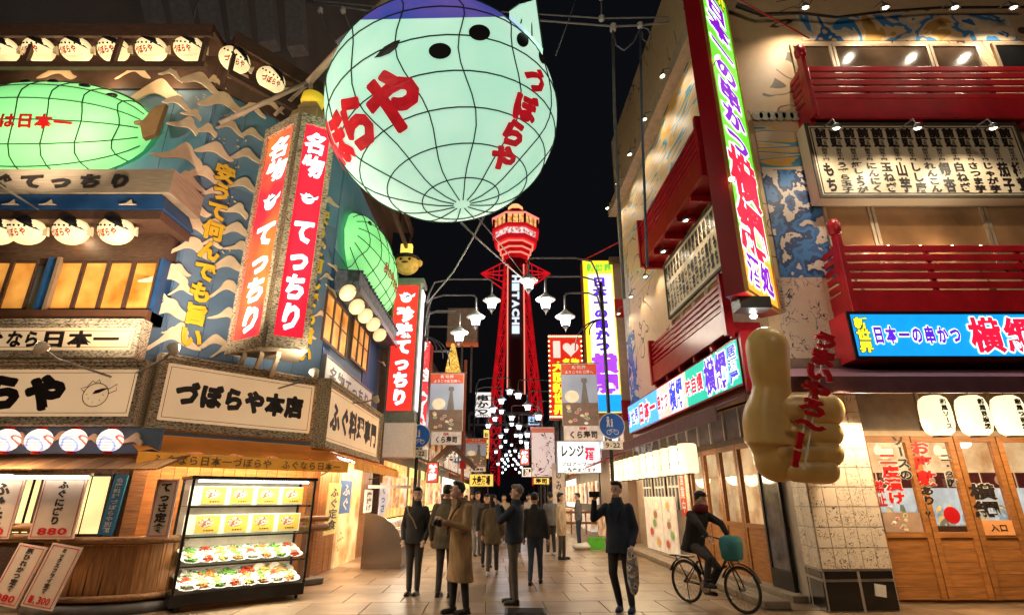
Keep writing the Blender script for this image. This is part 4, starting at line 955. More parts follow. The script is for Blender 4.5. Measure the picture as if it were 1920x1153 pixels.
WAVEM = multi('painted_sea', [(.62, .46, .30), (.60, .5, .38), (.02, .09, .28), (.03, .16, .40), (.012, .04, .13), (.60, .52, .42), (.02, .08, .24), (.01, .03, .09)], scale=1.5, detail=11, dist=.25)
LACE = strokes('line_drawing_wall', (.58, .42, .30), (.06, .05, .07), scale=5, width=.02, dist=1.5)
PURP = mat('purple_canvas', (.17, .07, .095), rough=.6, var=.2, scale=1.5)
rb = thing('restaurant_building', 'right corner restaurant with painted beige walls and red balconies', 'building', (4.75, 9.4, 0))
lb_keep = lb
def rpart(name, mb, m, fr=None, out=0, x=0, z=0, parent=None, **k):
    o = mb.build(name, m, **k); P = parent or rb; o.matrix_world = fr.at(x, out, z) if fr else Matrix(); o.parent = P
    o.matrix_parent_inverse = rb.matrix_world.inverted() if P is rb else Matrix(); return o
bpy.context.view_layer.update()
pts = [(4.3, 19.4), (4.75, 9.4), (18, 9.4), (18, 19.4)]
def rbody(z0, z1, ins=0): return MB().add([(x, y, z0) for x, y in pts]+[(x, y, z1) for x, y in pts], [(0, 1, 2, 3), (7, 6, 5, 4)]+[(i, (i+1) % 4, (i+1) % 4+4, i+4) for i in range(4)])
rpart('wall', rbody(3.3, 16), MUR); SL_L = SR.L
# lower floor: recessed back wall only (shop rooms are open behind glass)
rpart('floor_slab', MB().add([(4.4, 9.5, 0.0), (18, 9.5, 0.0), (18, 19.3, 0), (4.4, 19.3, 0), (4.4, 9.5, .06), (18, 9.5, .06), (18, 19.3, .06), (4.4, 19.3, .06)], [(3, 2, 1, 0), (4, 5, 6, 7), (0, 1, 5, 4), (1, 2, 6, 5), (2, 3, 7, 6), (3, 0, 4, 7)]), mat('shop_floor', (.3, .2, .12)))
RM = mat('shop_room', (.55, .28, .10), c2=(1, .80, .5), thr=(.32, .66), scale=1.8, em=.5)
rpart('room_back', MB().box(5.6, 18, 12.5, 12.6, .07, 3.29).box(5.6, 5.7, 12.61, 19, .07, 3.29), RM)
# mural fields: thin painted panels proud of the wall
def mural(fr, px, m, poly=None, off=.015):
    x0, x1, z0, z1 = fr.rect(*px, off); return rpart('mural_panel', MB().box(0, x1-x0, -.015, 0, 0, z1-z0), m, fr, 0, x0, z0)
mural(FRr, (1446, 318, 1548, 520), WAVEM, off=.02)
mural(FRr, (1465, 520, 1560, 700), LACE, off=.02)
RAY_ = multi('sun_ray_mural', [(.60, .42, .26), (.75, .40, .06), (.65, .55, .42), (.08, .28, .42), (.75, .42, .08), (.62, .45, .3)], scale=1.3, detail=0, stretch=(.4, 1, 3.4))
mural(FRr, (1420, 225, 1516, 318), RAY_, off=.02)
# scale armour row above the rays
mb = MB(); x0, x1, z0, z1 = FRr.rect(1412, 205, 1512, 232, .05)
for k in range(7): mb.lathe([(.001, 0), (.12, .0), (.12, .03), (.001, .03)], 14, T(x0+(x1-x0)*(k+.5)/7, -.05, (z0+z1)/2) @ RX(R(90)))
rpart('painted_scales', mb, mat('scale_stone', (.4, .36, .28), var=.3, scale=8), FRr)
mural(FRr, (1500, 28, 1900, 76), multi('top_mural', [(.75, .45, .18), (.03, .15, .42), (.78, .6, .4), (.62, .5, .38), (.05, .22, .5), (.75, .5, .28), (.55, .3, .08)], scale=1.0, detail=3), off=.02)
mural(FRr, (1560, 585, 1930, 604), LACE, off=.02)
# dark bough painted across the top, modelled as a relief
mb = MB(); ptsb = [(1380, 10), (1430, 28), (1500, 25), (1570, 33), (1660, 22), (1760, 15), (1920, 14)]
P_ = [FRr.at(FRr.hit(u, v, .3)[0], .3, FRr.hit(u, v, .3)[1]).translation for u, v in ptsb]
tw = thing('twisted_cable', 'thick dark twisted cable running along the top of the right facade', 'cable', P_[0]); mb.tube([p-P_[0] for p in P_], [.06, .05, .035, .03, .03, .03, .03], 6); mb.build('cable', BLACK, tw)
P_ = [FRr.at(FRr.hit(u, v, o)[0], o, FRr.hit(u, v, o)[1]).translation for u, v, o in ((1385, 0, 1.2), (1440, 30, 1), (1517, 72, .5))]
tw = thing('thin_cable', 'thin dark red cable slanting down to the upper red balcony post', 'cable', P_[0]); MB().tube([p-P_[0] for p in P_], .018, 5).build('cable', REDP, tw)
# windows of the upper floors
TANF = mat('tan_frame', (.36, .27, .18), rough=.4, metal=.3)
GLD = mat('dim_glass', (.055, .035, .022), rough=.12, var=.5, scale=1.2, em=.35, ec=(.9, .6, .35))
GLD2 = mat('brown_glass', (.17, .085, .035), rough=.15, var=.45, scale=.9, em=.22)
def rwin(fr, edges, v0, v1, off, m, label=None):
    for a, b_ in zip(edges[:-1], edges[1:]):
        x0, x1, z0, z1 = fr.rect(a, v0, b_, v1, off)
        f = rpart('window', MB().box(x0+.01, x1-.01, -.06, 0, z1-.07, z1).box(x0+.01, x1-.01, -.06, 0, z0, z0+.07).box(x0+.01, x0+.07, -.06, 0, z0+.07, z1-.07).box(x1-.07, x1-.01, -.06, 0, z0+.07, z1-.07), TANF, fr, 0)
        MB().box(x0+.071, x1-.071, -.03, -.01, z0+.071, z1-.071).build('pane', m, f)
rwin(FRr, [1490, 1570, 1755, 1850], 82, 170, .06, GLD)
rwin(FRr, [1868, 1990], 80, 130, .06, mat('black_glass', (.01, .01, .01), rough=.1))
rwin(FRr, [1553, 1645, 1860, 1990], 382, 500, .06, GLD2)
# red balconies (front)
def balcony(label, fr, px, off, z_bot_px, flip=False, nsl=5, ends=True):
    x0, x1, z0, z1 = fr.rect(*px, off); t = thing('balcony', label, 'balcony', fr.at(x0, 0, z0)); L = x1-x0; H = z1-z0
    MB().box(0, L, -off, -.0, 0, .10).build('floor', REDP, t)
    MB().box(-.02, L+.02, -off-.08, -off+.0, -.06, H*.30).build('fascia', REDP, t)
    MB().box(-.02, L+.02, -off-.13, -off-.082, -.1, .02).build('lower_trim', REDP, t)
    zz = H*.32; st = (H-zz)/nsl; s0 = None
    for k in range(nsl):
        if s0 is None: s0 = MB().box(0, L, -off-.035, -off+.01, 0, st*.72).build('slat', REDP, t, bevel=.008); s0.matrix_local = T(0, 0, zz+st*k+st*.2)
        else: dup(s0, t, T(0, 0, zz+st*k+st*.2))
    n = max(2, int(L/1.3)); b0 = None
    for k in range(n+1):
        M = T(L*k/n, 0, 0)
        if b0 is None: b0 = MB().box(-.04, .04, -off+.015, -off+.07, H*.3, H).build('baluster', REDP, t)
        else: dup(b0, t, M)
    if ends:
        for x in ((0,) if ends == 1 else (0, L)):
            MB().prism([(x-.05, -.06), (x+.05, -.06), (x+.05, H*1.12), (x-.05, H*1.12)], -off-.16, -off-.0).build('end_post', REDP, t, bevel=.01)
            MB().lathe([(.07, H*1.12), (.11, H*1.16), (.12, H*1.28), (.07, H*1.36), (.01, H*1.38)], 14, T(x, -off-.08, 0)).build('post_cap', REDP, t, smooth=True)
            for k in range(nsl): MB().box(x-.03, x+.02, -off+.0, -.0, zz+st*k+st*.2, zz+st*k+st*.8).build('side_slat', REDP, t)
            MB().box(x-.045, x+.04, -off+.0, 0, -.1, H*.3).build('side_board', REDP, t)
    m = 3
    for k in range(m+1): MB().box(L*k/m-.05, L*k/m+.05, -off, 0, -.16, -.001).build('bracket', REDP, t)
    return t
balcony('upper red lattice balcony above the white menu board on the right', FRr, (1512, 126, 2100, 220), .42, 0, ends=1)
balcony('lower red lattice balcony above the blue lit sign on the right', FRr, (1580, 460, 2100, 586), .42, 0, ends=1)
# white menu board
r = FRr.rect(1522, 232, 1930, 372, .35); t = thing('menu_board', 'big white menu board with columns of black brush writing between the red balconies', 'sign', FRr.at((r[0]+r[1])/2, .35, r[2])); W_, H_ = r[1]-r[0], r[3]-r[2]
MBD = mat('menu_white', (.72, .60, .42), rough=.4, var=.05, scale=1)
MB().box(-W_/2, W_/2, 0, .3, 0, H_).build('board', MBD, t)
mb = MB(); 
for i_, q in ((-.0, .06),): mb.box(-W_/2, W_/2, -.03, -.001, H_-q, H_).box(-W_/2, W_/2, -.03, -.001, 0, q).box(-W_/2, -W_/2+q, -.03, -.001, q, H_-q).box(W_/2-q, W_/2, -.03, -.001, q, H_-q)
mb.build('frame', mat('dark_frame', (.06, .05, .03)), t)
mb = MB(); i_ = .10; q = .02; mb.box(-W_/2+i_, W_/2-i_, -.006, 0, H_-i_-q, H_-i_).box(-W_/2+i_, W_/2-i_, -.006, 0, i_, i_+q).box(-W_/2+i_, -W_/2+i_+q, -.006, 0, i_+q, H_-i_-q).box(W_/2-i_-q, W_/2-i_, -.006, 0, i_+q, H_-i_-q)
mb.build('inner_line', INK, t)
cols = ['もち', 'うずら玉子', '紅しょうが', 'にんにく', '玉ねぎ', '山芋', 'しし唐', 'れんこん', '銀杏', '白ねぎ', 'さつま芋', 'じゃが芋', '茄子', '椎茸']
cw = (W_-.3)/14
for k, s in enumerate(cols):
    cx = -W_/2+.15+cw*(k+.5)
    text(t, '前頭', cw*.86, H_*.27, INK, cx=cx, cz=H_*.80, y=-.008, vert=True, bold=.06, fill=.97)
    text(t, '百五十円', cw*.5, H_*.17, INK, cx=cx, cz=H_*.57, y=-.008, vert=True, bold=.03, fill=.9)
    text(t, s, cw*.8, H_*.40, INK, cx=cx, cz=H_*.27, y=-.008, vert=True, bold=.05, fill=.95)
def gooseneck(fr, x, z, off, e, label, rot=28):
    t = thing('spot_lamp', label, 'lamp', fr.at(x, off, z), 'small spot lamps on the right restaurant')
    MB().tube([(0, off*.4, .25), (0, .05, .2), (0, 0, .05)], .015, 6).build('arm', GREY, t)
    MB().lathe([(.03, .06), (.05, .04), (.11, -.05), (.10, -.05), (.02, .03)], 14, RX(R(20))).build('lamp_shade', GREY, t, smooth=True)
    MB().ell((0, 0, -.03), (.06, .06, .035), 10, 6).build('bulb', emat('bulb_glow', (1, .82, .5), 14), t)
    light('SPOT', (0, -.02, -.08), e, WARMW, .05, t, rot=(R(rot), 0, 0), spot=135)
for i, u in enumerate((1568, 1720, 1862)):
    x, z = FRr.hit(u, 237, 1.15); gooseneck(FRr, x, z, 1.15, 85, f'{ORD[i]} spot lamp from the left shining down on the white menu board')
for i, u in enumerate((1510, 1660, 1790, 1900)):
    x, z = FRr.hit(u, 12, .7); gooseneck(FRr, x, z, .7, 110, f'{ORD[i]} spot lamp from the left washing the mural along the top edge')
# small uplit strips on lower balcony (reflections come from real lamps in the row)
for i, u in enumerate((1665, 1725, 1785, 1838)):
    x, z = FRr.hit(u, 462, .35); t = thing('row_lamp', f'{ORD[i]} tiny lamp from the left on top of the lower red balcony', 'lamp', FRr.at(x, .35, z)); MB().ell((0, 0, 0), (.035, .035, .025), 10, 6).build('bulb', emat('bulb_glow', (0, 0, 0)), t)
    if i % 2 == 0: light('POINT', (0, 0, .1), 14, WARMW, .04, t)
# blue lit sign box
BLUEL = emat('lit_blue', (.005, .33, .95), 1.0, var=.06)
def litbox(name, label, fr, px, off, d, face, cat='sign', side=REDP):
    r = fr.rect(*px, off); w_, h_ = r[1]-r[0], r[3]-r[2]; t = thing(name, label, cat, fr.at((r[0]+r[1])/2, off, r[2]))
    MB().box(-w_/2-.05, w_/2+.05, .0, d, -.05, h_+.05).build('box', side, t); MB().box(-w_/2, w_/2, -.015, 0, 0, h_).build('lit_panel', face, t)
    mb = MB(); mb.box(-w_/2-.05, w_/2+.05, -.03, -.001, h_, h_+.05).box(-w_/2-.05, w_/2+.05, -.03, -.001, -.05, 0).box(-w_/2-.05, -w_/2, -.03, -.001, 0, h_).box(w_/2, w_/2+.05, -.03, -.001, 0, h_); mb.build('rim', BLACK, t)
    return t, w_, h_
PURL = emat('lit_purple', (.10, .02, .62), 1.0, sample=False); YELL = emat('lit_yellow', (.9, .85, .03), 1.1, sample=False); REDL = emat('lit_crimson', (.9, .01, .05), 1.05, sample=False)
t, w_, h_ = litbox('lit_sign', 'long blue lit sign box with yellow purple and red characters on the right', FRr, (1600, 590, 1990, 668), .95, .5, BLUEL)
text(t, '新世界', w_*.07, h_*.86, YELL, cx=-w_*.455, cz=h_/2, y=-.025, vert=True, bold=.06, out=(.12, INKL))
text(t, '日本一の串かつ', w_*.43, h_*.5, PURL, cx=-w_*.2, cz=h_/2, y=-.025, bold=.045, out=(.11, WHITELIT), fill=.85)
text(t, '横綱', w_*.34, h_*.94, REDL, cx=w_*.215, cz=h_/2, y=-.025, bold=.04, out=(.08, WHITELIT), fill=.9)
text(t, '新世界', w_*.1, h_*.4, YELL, cx=w_*.44, cz=h_*.3, y=-.025, bold=.06)
# purple awning
def pawn(fr, x0, x1, zt, zb, out, label, endtri=None):
    t = thing('awning', label, 'awning', fr.at(x0, 0, zb)); L = x1-x0; h = zt-zb
    MB().prism([(0, .0), (L, 0), (L, .02), (0, .02)], -out, 0, None).build('soffit', PURP, t) if 0 else None
    MB().add([(0, -out, .18), (L, -out, .18), (L, -.25, h), (0, -.25, h), (0, -out, .14), (L, -out, .14), (L, -.25, h-.05), (0, -.25, h-.05)], [(0, 1, 2, 3), (4, 7, 6, 5), (0, 3, 7, 4), (1, 5, 6, 2), (2, 6, 7, 3)]).build('canvas', PURP, t)
    MB().box(0, L, -out-.01, -out+.01, -.06, .19).build('valance', mat('purple_valance', (.14, .055, .075), var=.2), t)
    mb = MB()
    for k in range(int(L/1.5)+1): mb.beam((k*1.5+.05, -out+.04, .12), (k*1.5+.05, -.1, h-.12), .04, .04)
    mb.build('rib', BLACK, t)
    return t
r = FRr.rect(1510, 690, 2100, 800, 1.3); zt = FRr.hit(1700, 682, .35)[1]; zb = FRr.hit(1800, 736, 1.35)[1]+.06
pawn(FRr, -.5, 9, zt, zb, 1.35, 'dark purple awning over the glass doors and white lanterns on the right')
rpart('beam_band', MB().box(-.2, 9, -.55, -.02, 0, .16), mat('brown_beam', (.14, .08, .06)), FRr, 0, 0, FRr.hit(1750, 690, .5)[1])
# corner wall strip between sign and pillar
# lanterns (front row)
PAP = emat('paper_white', (1, .80, .50), 1.15, var=.08, scale=2)
def chochin(label, M, w, h, s, group, cyl=False, proto_={}):
    key = cyl
    if key not in proto_:
        t = thing('paper_lantern', label, 'lantern', M, group)
        if cyl: prof = [(.8, -.5), (.98, -.46), (1, -.3), (1, .3), (.98, .46), (.8, .5)]
        else: prof = [(.55, -.5), (.85, -.42), (.97, -.25), (1, 0), (.97, .25), (.85, .42), (.55, .5)]
        fine = []
        for (r1, z1_), (r2, z2_) in zip(prof[:-1], prof[1:]):
            for q in range(4): fine.append(((r1+(r2-r1)*q/4)*.5*w*(1 if q % 2 else .985), (z1_+(z2_-z1_)*q/4)*h))
        fine.append((prof[-1][0]*.5*w, .5*h))
        MB().lathe(fine, 20).build('shade', PAP, t, smooth=True)
        MB().lathe([(w*.27, h*.5), (w*.27, h*.53)], 14).build('top_ring', BLACK, t); MB().lathe([(w*.27, -h*.53), (w*.27, -h*.5)], 14).build('bottom_ring', BLACK, t); MB().tube([(0, 0, h*.53), (0, 0, h*.53+.12)], .008).build('hook', BLACK, t)
        bpy.context.view_layer.update(); proto_[key] = t; r_ = t
    else: r_ = copy(proto_[key], M, label)
    e = text(r_, s, w*.24, h*.76, INKL, cx=-w*.02, cz=0, y=0, vert=True, bold=.045)
    for v in e.data.vertices: x = v.co.x; v.co.y = -math.sqrt(max(.001, (w*.5*.99)**2-x*x))-.008
    return r_
GL_ = 'white paper lanterns hanging at the right restaurant'
for i, (u, s) in enumerate([(1755, '和風ソース'), (1825, '新世界横綱'), (1893, '串かつ横綱'), (1965, '串かつ')]):
    x, z = FRr.hit(u, 779, 1.1); x2, _ = FRr.hit(u+54, 779, 1.1); w_ = x2-x; h_ = FRr.hit(u, 742, 1.1)[1]-FRr.hit(u, 816, 1.1)[1]
    chochin(f'{ORD[i]} big white lantern from the left above the glass doors', FRr.at(x, 1.1, z), w_*.95, h_, s, GL_); 
    light('POINT', FRr.at(x, 1.25, z-.35).translation, 7, WARM, .15)
# glass doors, front
r = FRr.rect(1640, 818, 1990, 1128, .05); zt = r[3]; zs = FRr.hit(1750, 1002, .05)[1]
df = thing('glass_facade', 'golden wood framed glass doors with brush lettering below the purple awning', 'shop front', FRr.at(0, .05, 0))
dx = [FRr.hit(u, 970, .05)[0] for u in (1640, 1738, 1822, 1905, 1990, 2080)]
for k, (a, b_) in enumerate(zip(dx[:-1], dx[1:])):
    dr = MB().box(a+.01, a+.10, -.05, .03, .06, zt).box(b_-.10, b_-.01, -.05, .03, .06, zt).box(a+.101, b_-.101, -.05, .03, zt-.1, zt).box(a+.101, b_-.101, -.05, .03, zs-.04, zs+.04).build('door', WOODG, df)
    n = 5; h = (zs-.04-.06)/n
    pk = None
    for q in range(n): MB().box(a+.101, b_-.101, -.025, .02, .06+h*q+.003, .06+h*(q+1)-.003).build('plank', WOODG, dr)
    MB().box(a+.101, b_-.101, -.01, -.004, zs+.041, zt-.101).build('pane', glassmat('door_glass', (.97, .96, .93), .08), dr)
MB().box(-.3, 9, -.05, .06, zt+.002, zt+.09).build('lintel', TANF, df)
# transom windows
z2 = FRr.hit(1700, 745, .05)[1]
for k in range(7): MB().box(-.2+k*1.25, -.14+k*1.25, -.04, .04, zt+.092, 3.29).build('transom_post', TANF, df)
MB().box(-.2, 9, .0, .012, zt+.095, 3.28).build('transom_pane', mat('transom_glass', (.10, .06, .03), rough=.2, em=.3), df)
def ont(lab, u0, v0, u1, v1, s, m, bold=.045, out=(.09, WHITE)):
    r = FRr.rect(u0, v0, u1, v1, .1); t = thing('window_lettering', lab, 'lettering', FRr.at((r[0]+r[1])/2, .1, r[2])); text(t, s, r[1]-r[0], r[3]-r[2], m, cz=(r[3]-r[2])/2, y=0, vert=True, bold=bold, out=out); return t
ont('red brush lettering on the leftmost glass door', 1655, 848, 1690, 945, '二度漬け', REDINK); ont('black brush lettering at the right of the leftmost glass door', 1678, 815, 1704, 900, 'ソースの', INK)
ont('red brush lettering on the second glass door', 1712, 825, 1750, 910, 'お座敷', REDINK); ont('black brush lettering under the red words on the second glass door', 1728, 910, 1756, 965, 'あり。', INK)
ont('small black lettering at the right of the second glass door', 1768, 850, 1790, 912, '二・３階', INK, .04)
ont('big black lettering of two characters on the third glass door', 1820, 905, 1872, 970, '横綱', INK, .04, (.075, WHITE)); ont('red lettering low on the leftmost glass door', 1644, 900, 1660, 950, '禁止', REDINK)
r = FRr.rect(1846, 975, 1902, 1003, .12); t, w_, h_ = wallsign('entrance_notice', 'orange notice on the third glass door', 'notice', FRr, r, .08, .03, mat('orange_notice', (.8, .33, .1), em=.15)); text(t, '入口', w_*.6, h_*.55, INK, cz=h_/2, y=-.036)
r = FRr.rect(1655, 960, 1730, 998, .12); t, w_, h_ = wallsign('photo_poster', 'busy photo poster low on the leftmost glass door', 'poster', FRr, r, .08, .02, mat('poster_brown', (.35, .22, .14), em=.15)); foodprint(t, w_, h_, 9, 5, -.022)
r = FRr.rect(1775, 955, 1800, 978, .12); t = thing('round_sticker', 'round red sticker on the second glass door', 'sticker', FRr.at((r[0]+r[1])/2, .09, r[2])); MB().lathe([(.13, 0), (.13, .01)], 18, T(0, 0, .1) @ RX(R(90))).build('disc', REDINK, t)
# noren strip and kitchen behind the glass
t = thing('door_curtain', 'maroon split curtain with pale round crests hanging behind the glass doors', 'curtain', FRr.at(dx[0]+2.6, -.6, 0))
z_ = FRr.hit(1850, 900, -.6); 
for k in range(11):
    p = MB().box(-2.6+k*.62, -2.02+k*.62, 0, .02, z_[1]-.13, z_[1]+.13).build('cloth', mat('maroon_cloth', (.12, .02, .03), em=.1), t); MB().lathe([(.09, 0), (.09, .008)], 14, T(-2.3+k*.62, -.001, z_[1]) @ RX(R(90))).build('crest', mat('crest_cream', (.7, .5, .35), em=.2), p)
kt = thing('kitchen_counter', 'bright kitchen counter seen through the glass doors', 'counter', FRr.at(dx[0]+2.6, -1.2, 0.06)); MB().box(-3, 5, 0, .6, 0, 1.0).build('base', STEEL, kt)
mb = MB(); 
for k in range(24): mb.lathe([(.08, 0), (.07, random.uniform(.1, .35)), (.03, .36)], 10, T(-2.8+k*.3, .3+random.uniform(-.1, .1), 1.0))
o = mb.build('bottle_row', multi('bottle_mix', [(.8, .8, .85), (.3, .5, .7), (.9, .7, .3), (.2, .25, .2), (.85, .85, .9)], scale=2, em=.35), kt); o['kind'] = 'stuff'
MB().box(-3, 5, .8, .82, .9, 1.7).build('tiled_back', mat('kitchen_blue', (.5, .62, .75), em=.5, var=.3, scale=3), kt)
for x in (0.8, 2.6, 4.6): light('POINT', FRr.at(dx[0]+x, -.9, 2.85).translation, 45, WARMW, .12)
tl = thing('pendant_lamp', 'round pendant lamp glowing inside behind the third glass door', 'lamp', FRr.at(FRr.hit(1805, 830, -.8)[0], -.8, FRr.hit(1805, 830, -.8)[1])); MB().ell((0, 0, 0), (.13, .13, .1), 14, 8).build('lamp_shade', emat('pendant_glow', (1, .85, .6), 5), tl); MB().tube([(0, 0, .08), (0, 0, .8)], .01).build('cord', BLACK, tl)
light('AREA', FRr.at(2.4, .9, FRr.hit(1750, 800, .9)[1]+.1).translation, 90, WARM, 4, rot=(0, 0, 0), sy=.2)

# tiled pillar with signed cards
a, b_, c_ = atZ(1555, 1148), atZ(1690, 1146), atZ(1502, 1122)
pf = Fr(a[:2], b_[:2]); ps = Fr(c_[:2], a[:2]); zP = 3.15
t = thing('tiled_pillar', 'square pillar faced with white signed cards over black stone tiles beside the giant thumb', 'pillar', T(a.x, a.y, 0))
back = [a, b_, b_+V((0, .9, 0)), c_+V((.0, .2, 0))]
def pl(fr): return T(-a.x, -a.y, 0) @ fr.M
mb = MB(); P4 = [(p.x-a.x, p.y-a.y) for p in back]; mb.add([(x, y, z) for z in (0, zP) for x, y in P4], [(0, 1, 2, 3), (7, 6, 5, 4)]+[(i, (i+1) % 4, (i+1) % 4+4, i+4) for i in range(4)]); mb.build('core', mat('white_grout', (.45, .38, .32)), t)
CARDM = strokes('signed_card', (.82, .70, .56), (.05, .04, .04), scale=9, width=.015, dist=2)
BST = mat('black_stone', (.012, .01, .01), rough=.18, var=.3)
for fr, nc in ((pf, 5), (ps, 3)):
    W_ = fr.L; zb_ = pf.hit(1620, 1066)[1]; cw = W_/nc; nr = 9; ch_ = (zP-zb_)/nr; c0 = None
    for j in range(nr):
        for i in range(nc):
            M = pl(fr) @ T(cw*(i+.5), 0, zb_+ch_*j)
            if fr is ps and i == 0 and j in (2, ): 
                for q in (0, 1): o = MB().box(-cw/2+.02, cw/2-.02, -.012, -.0, .02+q*ch_*.5, ch_*.5-.03+q*ch_*.5).build('stone_tile', BST, t); o.matrix_local = M
                continue
            if c0 is None: c0 = MB().box(-cw/2+.006, cw/2-.006, -.014, 0, .006, ch_-.006).build('signed_card', CARDM, t); c0.matrix_local = M
            else: dup(c0, t, M)
    n2 = 2
    for i in range(n2):
        for (z0_, z1_) in ((.02, zb_-.17), (zb_-.13, zb_-.03)):
            o = MB().box(W_*i/n2+.025, W_*(i+1)/n2-.025, -.014, 0, z0_, z1_).build('stone_tile', BST, t); o.matrix_local = pl(fr)
o = MB().box(-.08, .08, -.04, -.015, 0, .16).build('outlet_cover', WHITE, t); o.matrix_local = pl(pf) @ T(W_*0+pf.L*.74, 0, pf.hit(1655, 1110)[1]-.05) @ RY(.15)
light('SPOT', (5.0, 7.9, 3.05), 150, WARM, .1, rot=(R(18), 0, 0), spot=120)

# ================================================================ giant thumbs-up hand
YH = 8.0; HF = yz(YH)
def hp(u, v, dy=0): p = atY(u, v, YH); return V((p.x, dy, p.z))
hc = hp(1490, 800)
t = thing('giant_hand', 'giant tan fist giving a thumbs up in front of the tiled pillar', 'sculpture', T(hc.x, YH, hc.z)); hand = t
def hh(u, v, dy=0): return hp(u, v, dy)-V((hc.x, 0, hc.z))
mb = MB(); pr_ = lambda px: px/1000*(YH*math.cos(TH)+1.5*math.sin(TH))*1.0
mb.tube([hh(1438, 650), hh(1443, 690, .02), hh(1450, 722, .06), hh(1452, 770, .14), hh(1460, 830, .2)], [pr_(39), pr_(37), pr_(33), pr_(42), pr_(50)], 24)
mb.ell(hh(1438, 650, 0), (pr_(39),)*3, 24, 14); mb.ell(hh(1455, 800, .2), (pr_(48), pr_(44), pr_(74)), 24, 16)
mb.ell(hh(1508, 815, .34), (pr_(72), pr_(44), pr_(80)), 24, 16); mb.ell(hh(1470, 860, .22), (pr_(42), pr_(40), pr_(40)), 20, 12)
HM = mat('hand_skin_tan', (.72, .46, .15), rough=.36, var=.1, scale=2.5, bump=.06)
fm = mb.build('palm', HM, t, smooth=True)
def rsm(o, v, it, f=.6):
    rm = o.modifiers.new('r', 'REMESH'); rm.mode = 'VOXEL'; rm.voxel_size = v; rm.use_smooth_shade = True
    sm = o.modifiers.new('s', 'SMOOTH'); sm.factor = f; sm.iterations = it
rsm(fm, .02, 18, .8)
for k, (u0, u1, v, r_, ur) in enumerate([(1470, 1545, 768, 34, 1549), (1462, 1552, 811, 26, 1556), (1472, 1554, 848, 25, 1557), (1492, 1548, 881, 23, 1553)]):
    m = MB(); p0, p1, p2 = hh(u0, v, .02), hh(u1, v+1, .0), hh(ur, v+2, .36); q = pr_(r_)
    m.tube([p0, p0.lerp(p1, .3), p0.lerp(p1, .7), p1], [q*.9, q*.97, q*.98, q], 22); m.ell(p0, (q*.9,)*3, 18, 12); m.ell(p1, (q,)*3, 20, 14); m.tube([p1, p1.lerp(p2, .5), p2], [q, q, q*.95], 20); m.ell(p2, (q*.95,)*3, 14, 10)
    o = m.build('finger', HM, t, smooth=True); rsm(o, .018, 6)
MB().beam(hh(1500, 700, .3), hh(1500, 700, .9), .08, .08).build('mount_bar', BLACK, t); MB().beam(hh(1520, 820, .45), hh(1520, 820, 1.0), .08, .08).build('mount_bar', BLACK, t)
RG = mat('gloss_red', (.55, .01, .02), rough=.25)
a, b_ = hh(1524, 640, -.30), hh(1478, 882, -.36)
m = MB(); m.tube([a+V((.05, 0, 0)), b_+V((.04, 0, 0))], .014, 6); m.tube([a+V((-.05, 0, 0)), b_+V((-.06, 0, 0))], .014, 6); m.build('skewer', WHITE, t)
d = b_-a; ang = math.atan2(-d.x, -d.z); e = bpy.data.objects.new('lettering_panel', None); C.objects.link(e); e.parent = t; e.matrix_local = Matrix.Translation((a+b_)/2+V((0, -.03, 0))) @ RY(ang)
L = d.length; text(e, 'うまいやろ〜！！', .40, L*1.02, RG, y=0, vert=True, bold=.055, thick=.05, fill=1.02)

# ================================================================ giant vertical sign on the corner
J, Bk = (3.78, 8.07), (4.87, 9.2); Tk = (3.55, 8.31)
gf = Fr(J, Bk); rf = Fr(Tk, J); z0 = gf.hit(1400, 549)[1]; H = 12.2-z0
t = thing('giant_vertical_sign', 'giant tall sign with red side and green lit face of purple and red characters', 'sign', T(J[0], J[1], z0))
def jl(fr): return T(-J[0], -J[1], 0) @ fr.M
P4 = [(0, 0), (Bk[0]-J[0], Bk[1]-J[1]), (Bk[0]-J[0]+Tk[0]-J[0], Bk[1]-J[1]+Tk[1]-J[1]), (Tk[0]-J[0], Tk[1]-J[1])]
MB().add([(x, y, z) for z in (0, H) for x, y in P4], [(0, 1, 2, 3), (7, 6, 5, 4)]+[(i, (i+1) % 4, (i+1) % 4+4, i+4) for i in range(4)]).build('red_box', mat('red_side', (.32, .006, .012), rough=.3, var=.12, scale=1), t)
W_ = gf.L; GRN = emat('lit_green', (.16, .68, .04), 1.0, var=.06); ORG = emat('lit_orange', (.9, .45, .04), .95)
o = MB().box(.06, W_-.06, -.02, 0, .95, H-.05).build('lit_panel', GRN, t); o.matrix_local = jl(gf)
o = MB().box(.06, W_-.06, -.02, 0, .06, .948).build('lit_panel', ORG, t); o.matrix_local = jl(gf)
for a in ((0, .055, 0, H), (W_-.055, W_, 0, H), (.056, W_-.056, 0, .055)):
    o = MB().box(a[0], a[1], -.05, 0, a[2], a[3]).build('rim', mat('gold_rim', (.5, .25, .05), rough=.3, metal=.4), t); o.matrix_local = jl(gf)
e = bpy.data.objects.new('lettering_panel', None); C.objects.link(e); e.parent = t; e.matrix_local = jl(gf)
PURL2 = emat('lit_violet', (.22, .01, .55), .95, sample=False)
def zz_(v): return gf.hit(1322+(1400-1322)*v/549+30, v)[1]-z0
text(e, '日本一の串かつ', W_*.72, zz_(30)-zz_(305), PURL2, cx=W_*.5, cz=(zz_(30)+zz_(305))/2, y=-.03, vert=True, bold=.05, out=(.12, WHITELIT))
text(e, '横綱', W_*.84, zz_(300)-zz_(490), REDL, cx=W_*.5, cz=(zz_(300)+zz_(490))/2, y=-.034, vert=True, bold=.045, out=(.085, WHITELIT), fill=1)
text(e, '酒処', W_*.74, .62, PURL2, cx=W_*.5, cz=.52, y=-.03, bold=.05, out=(.12, WHITELIT))
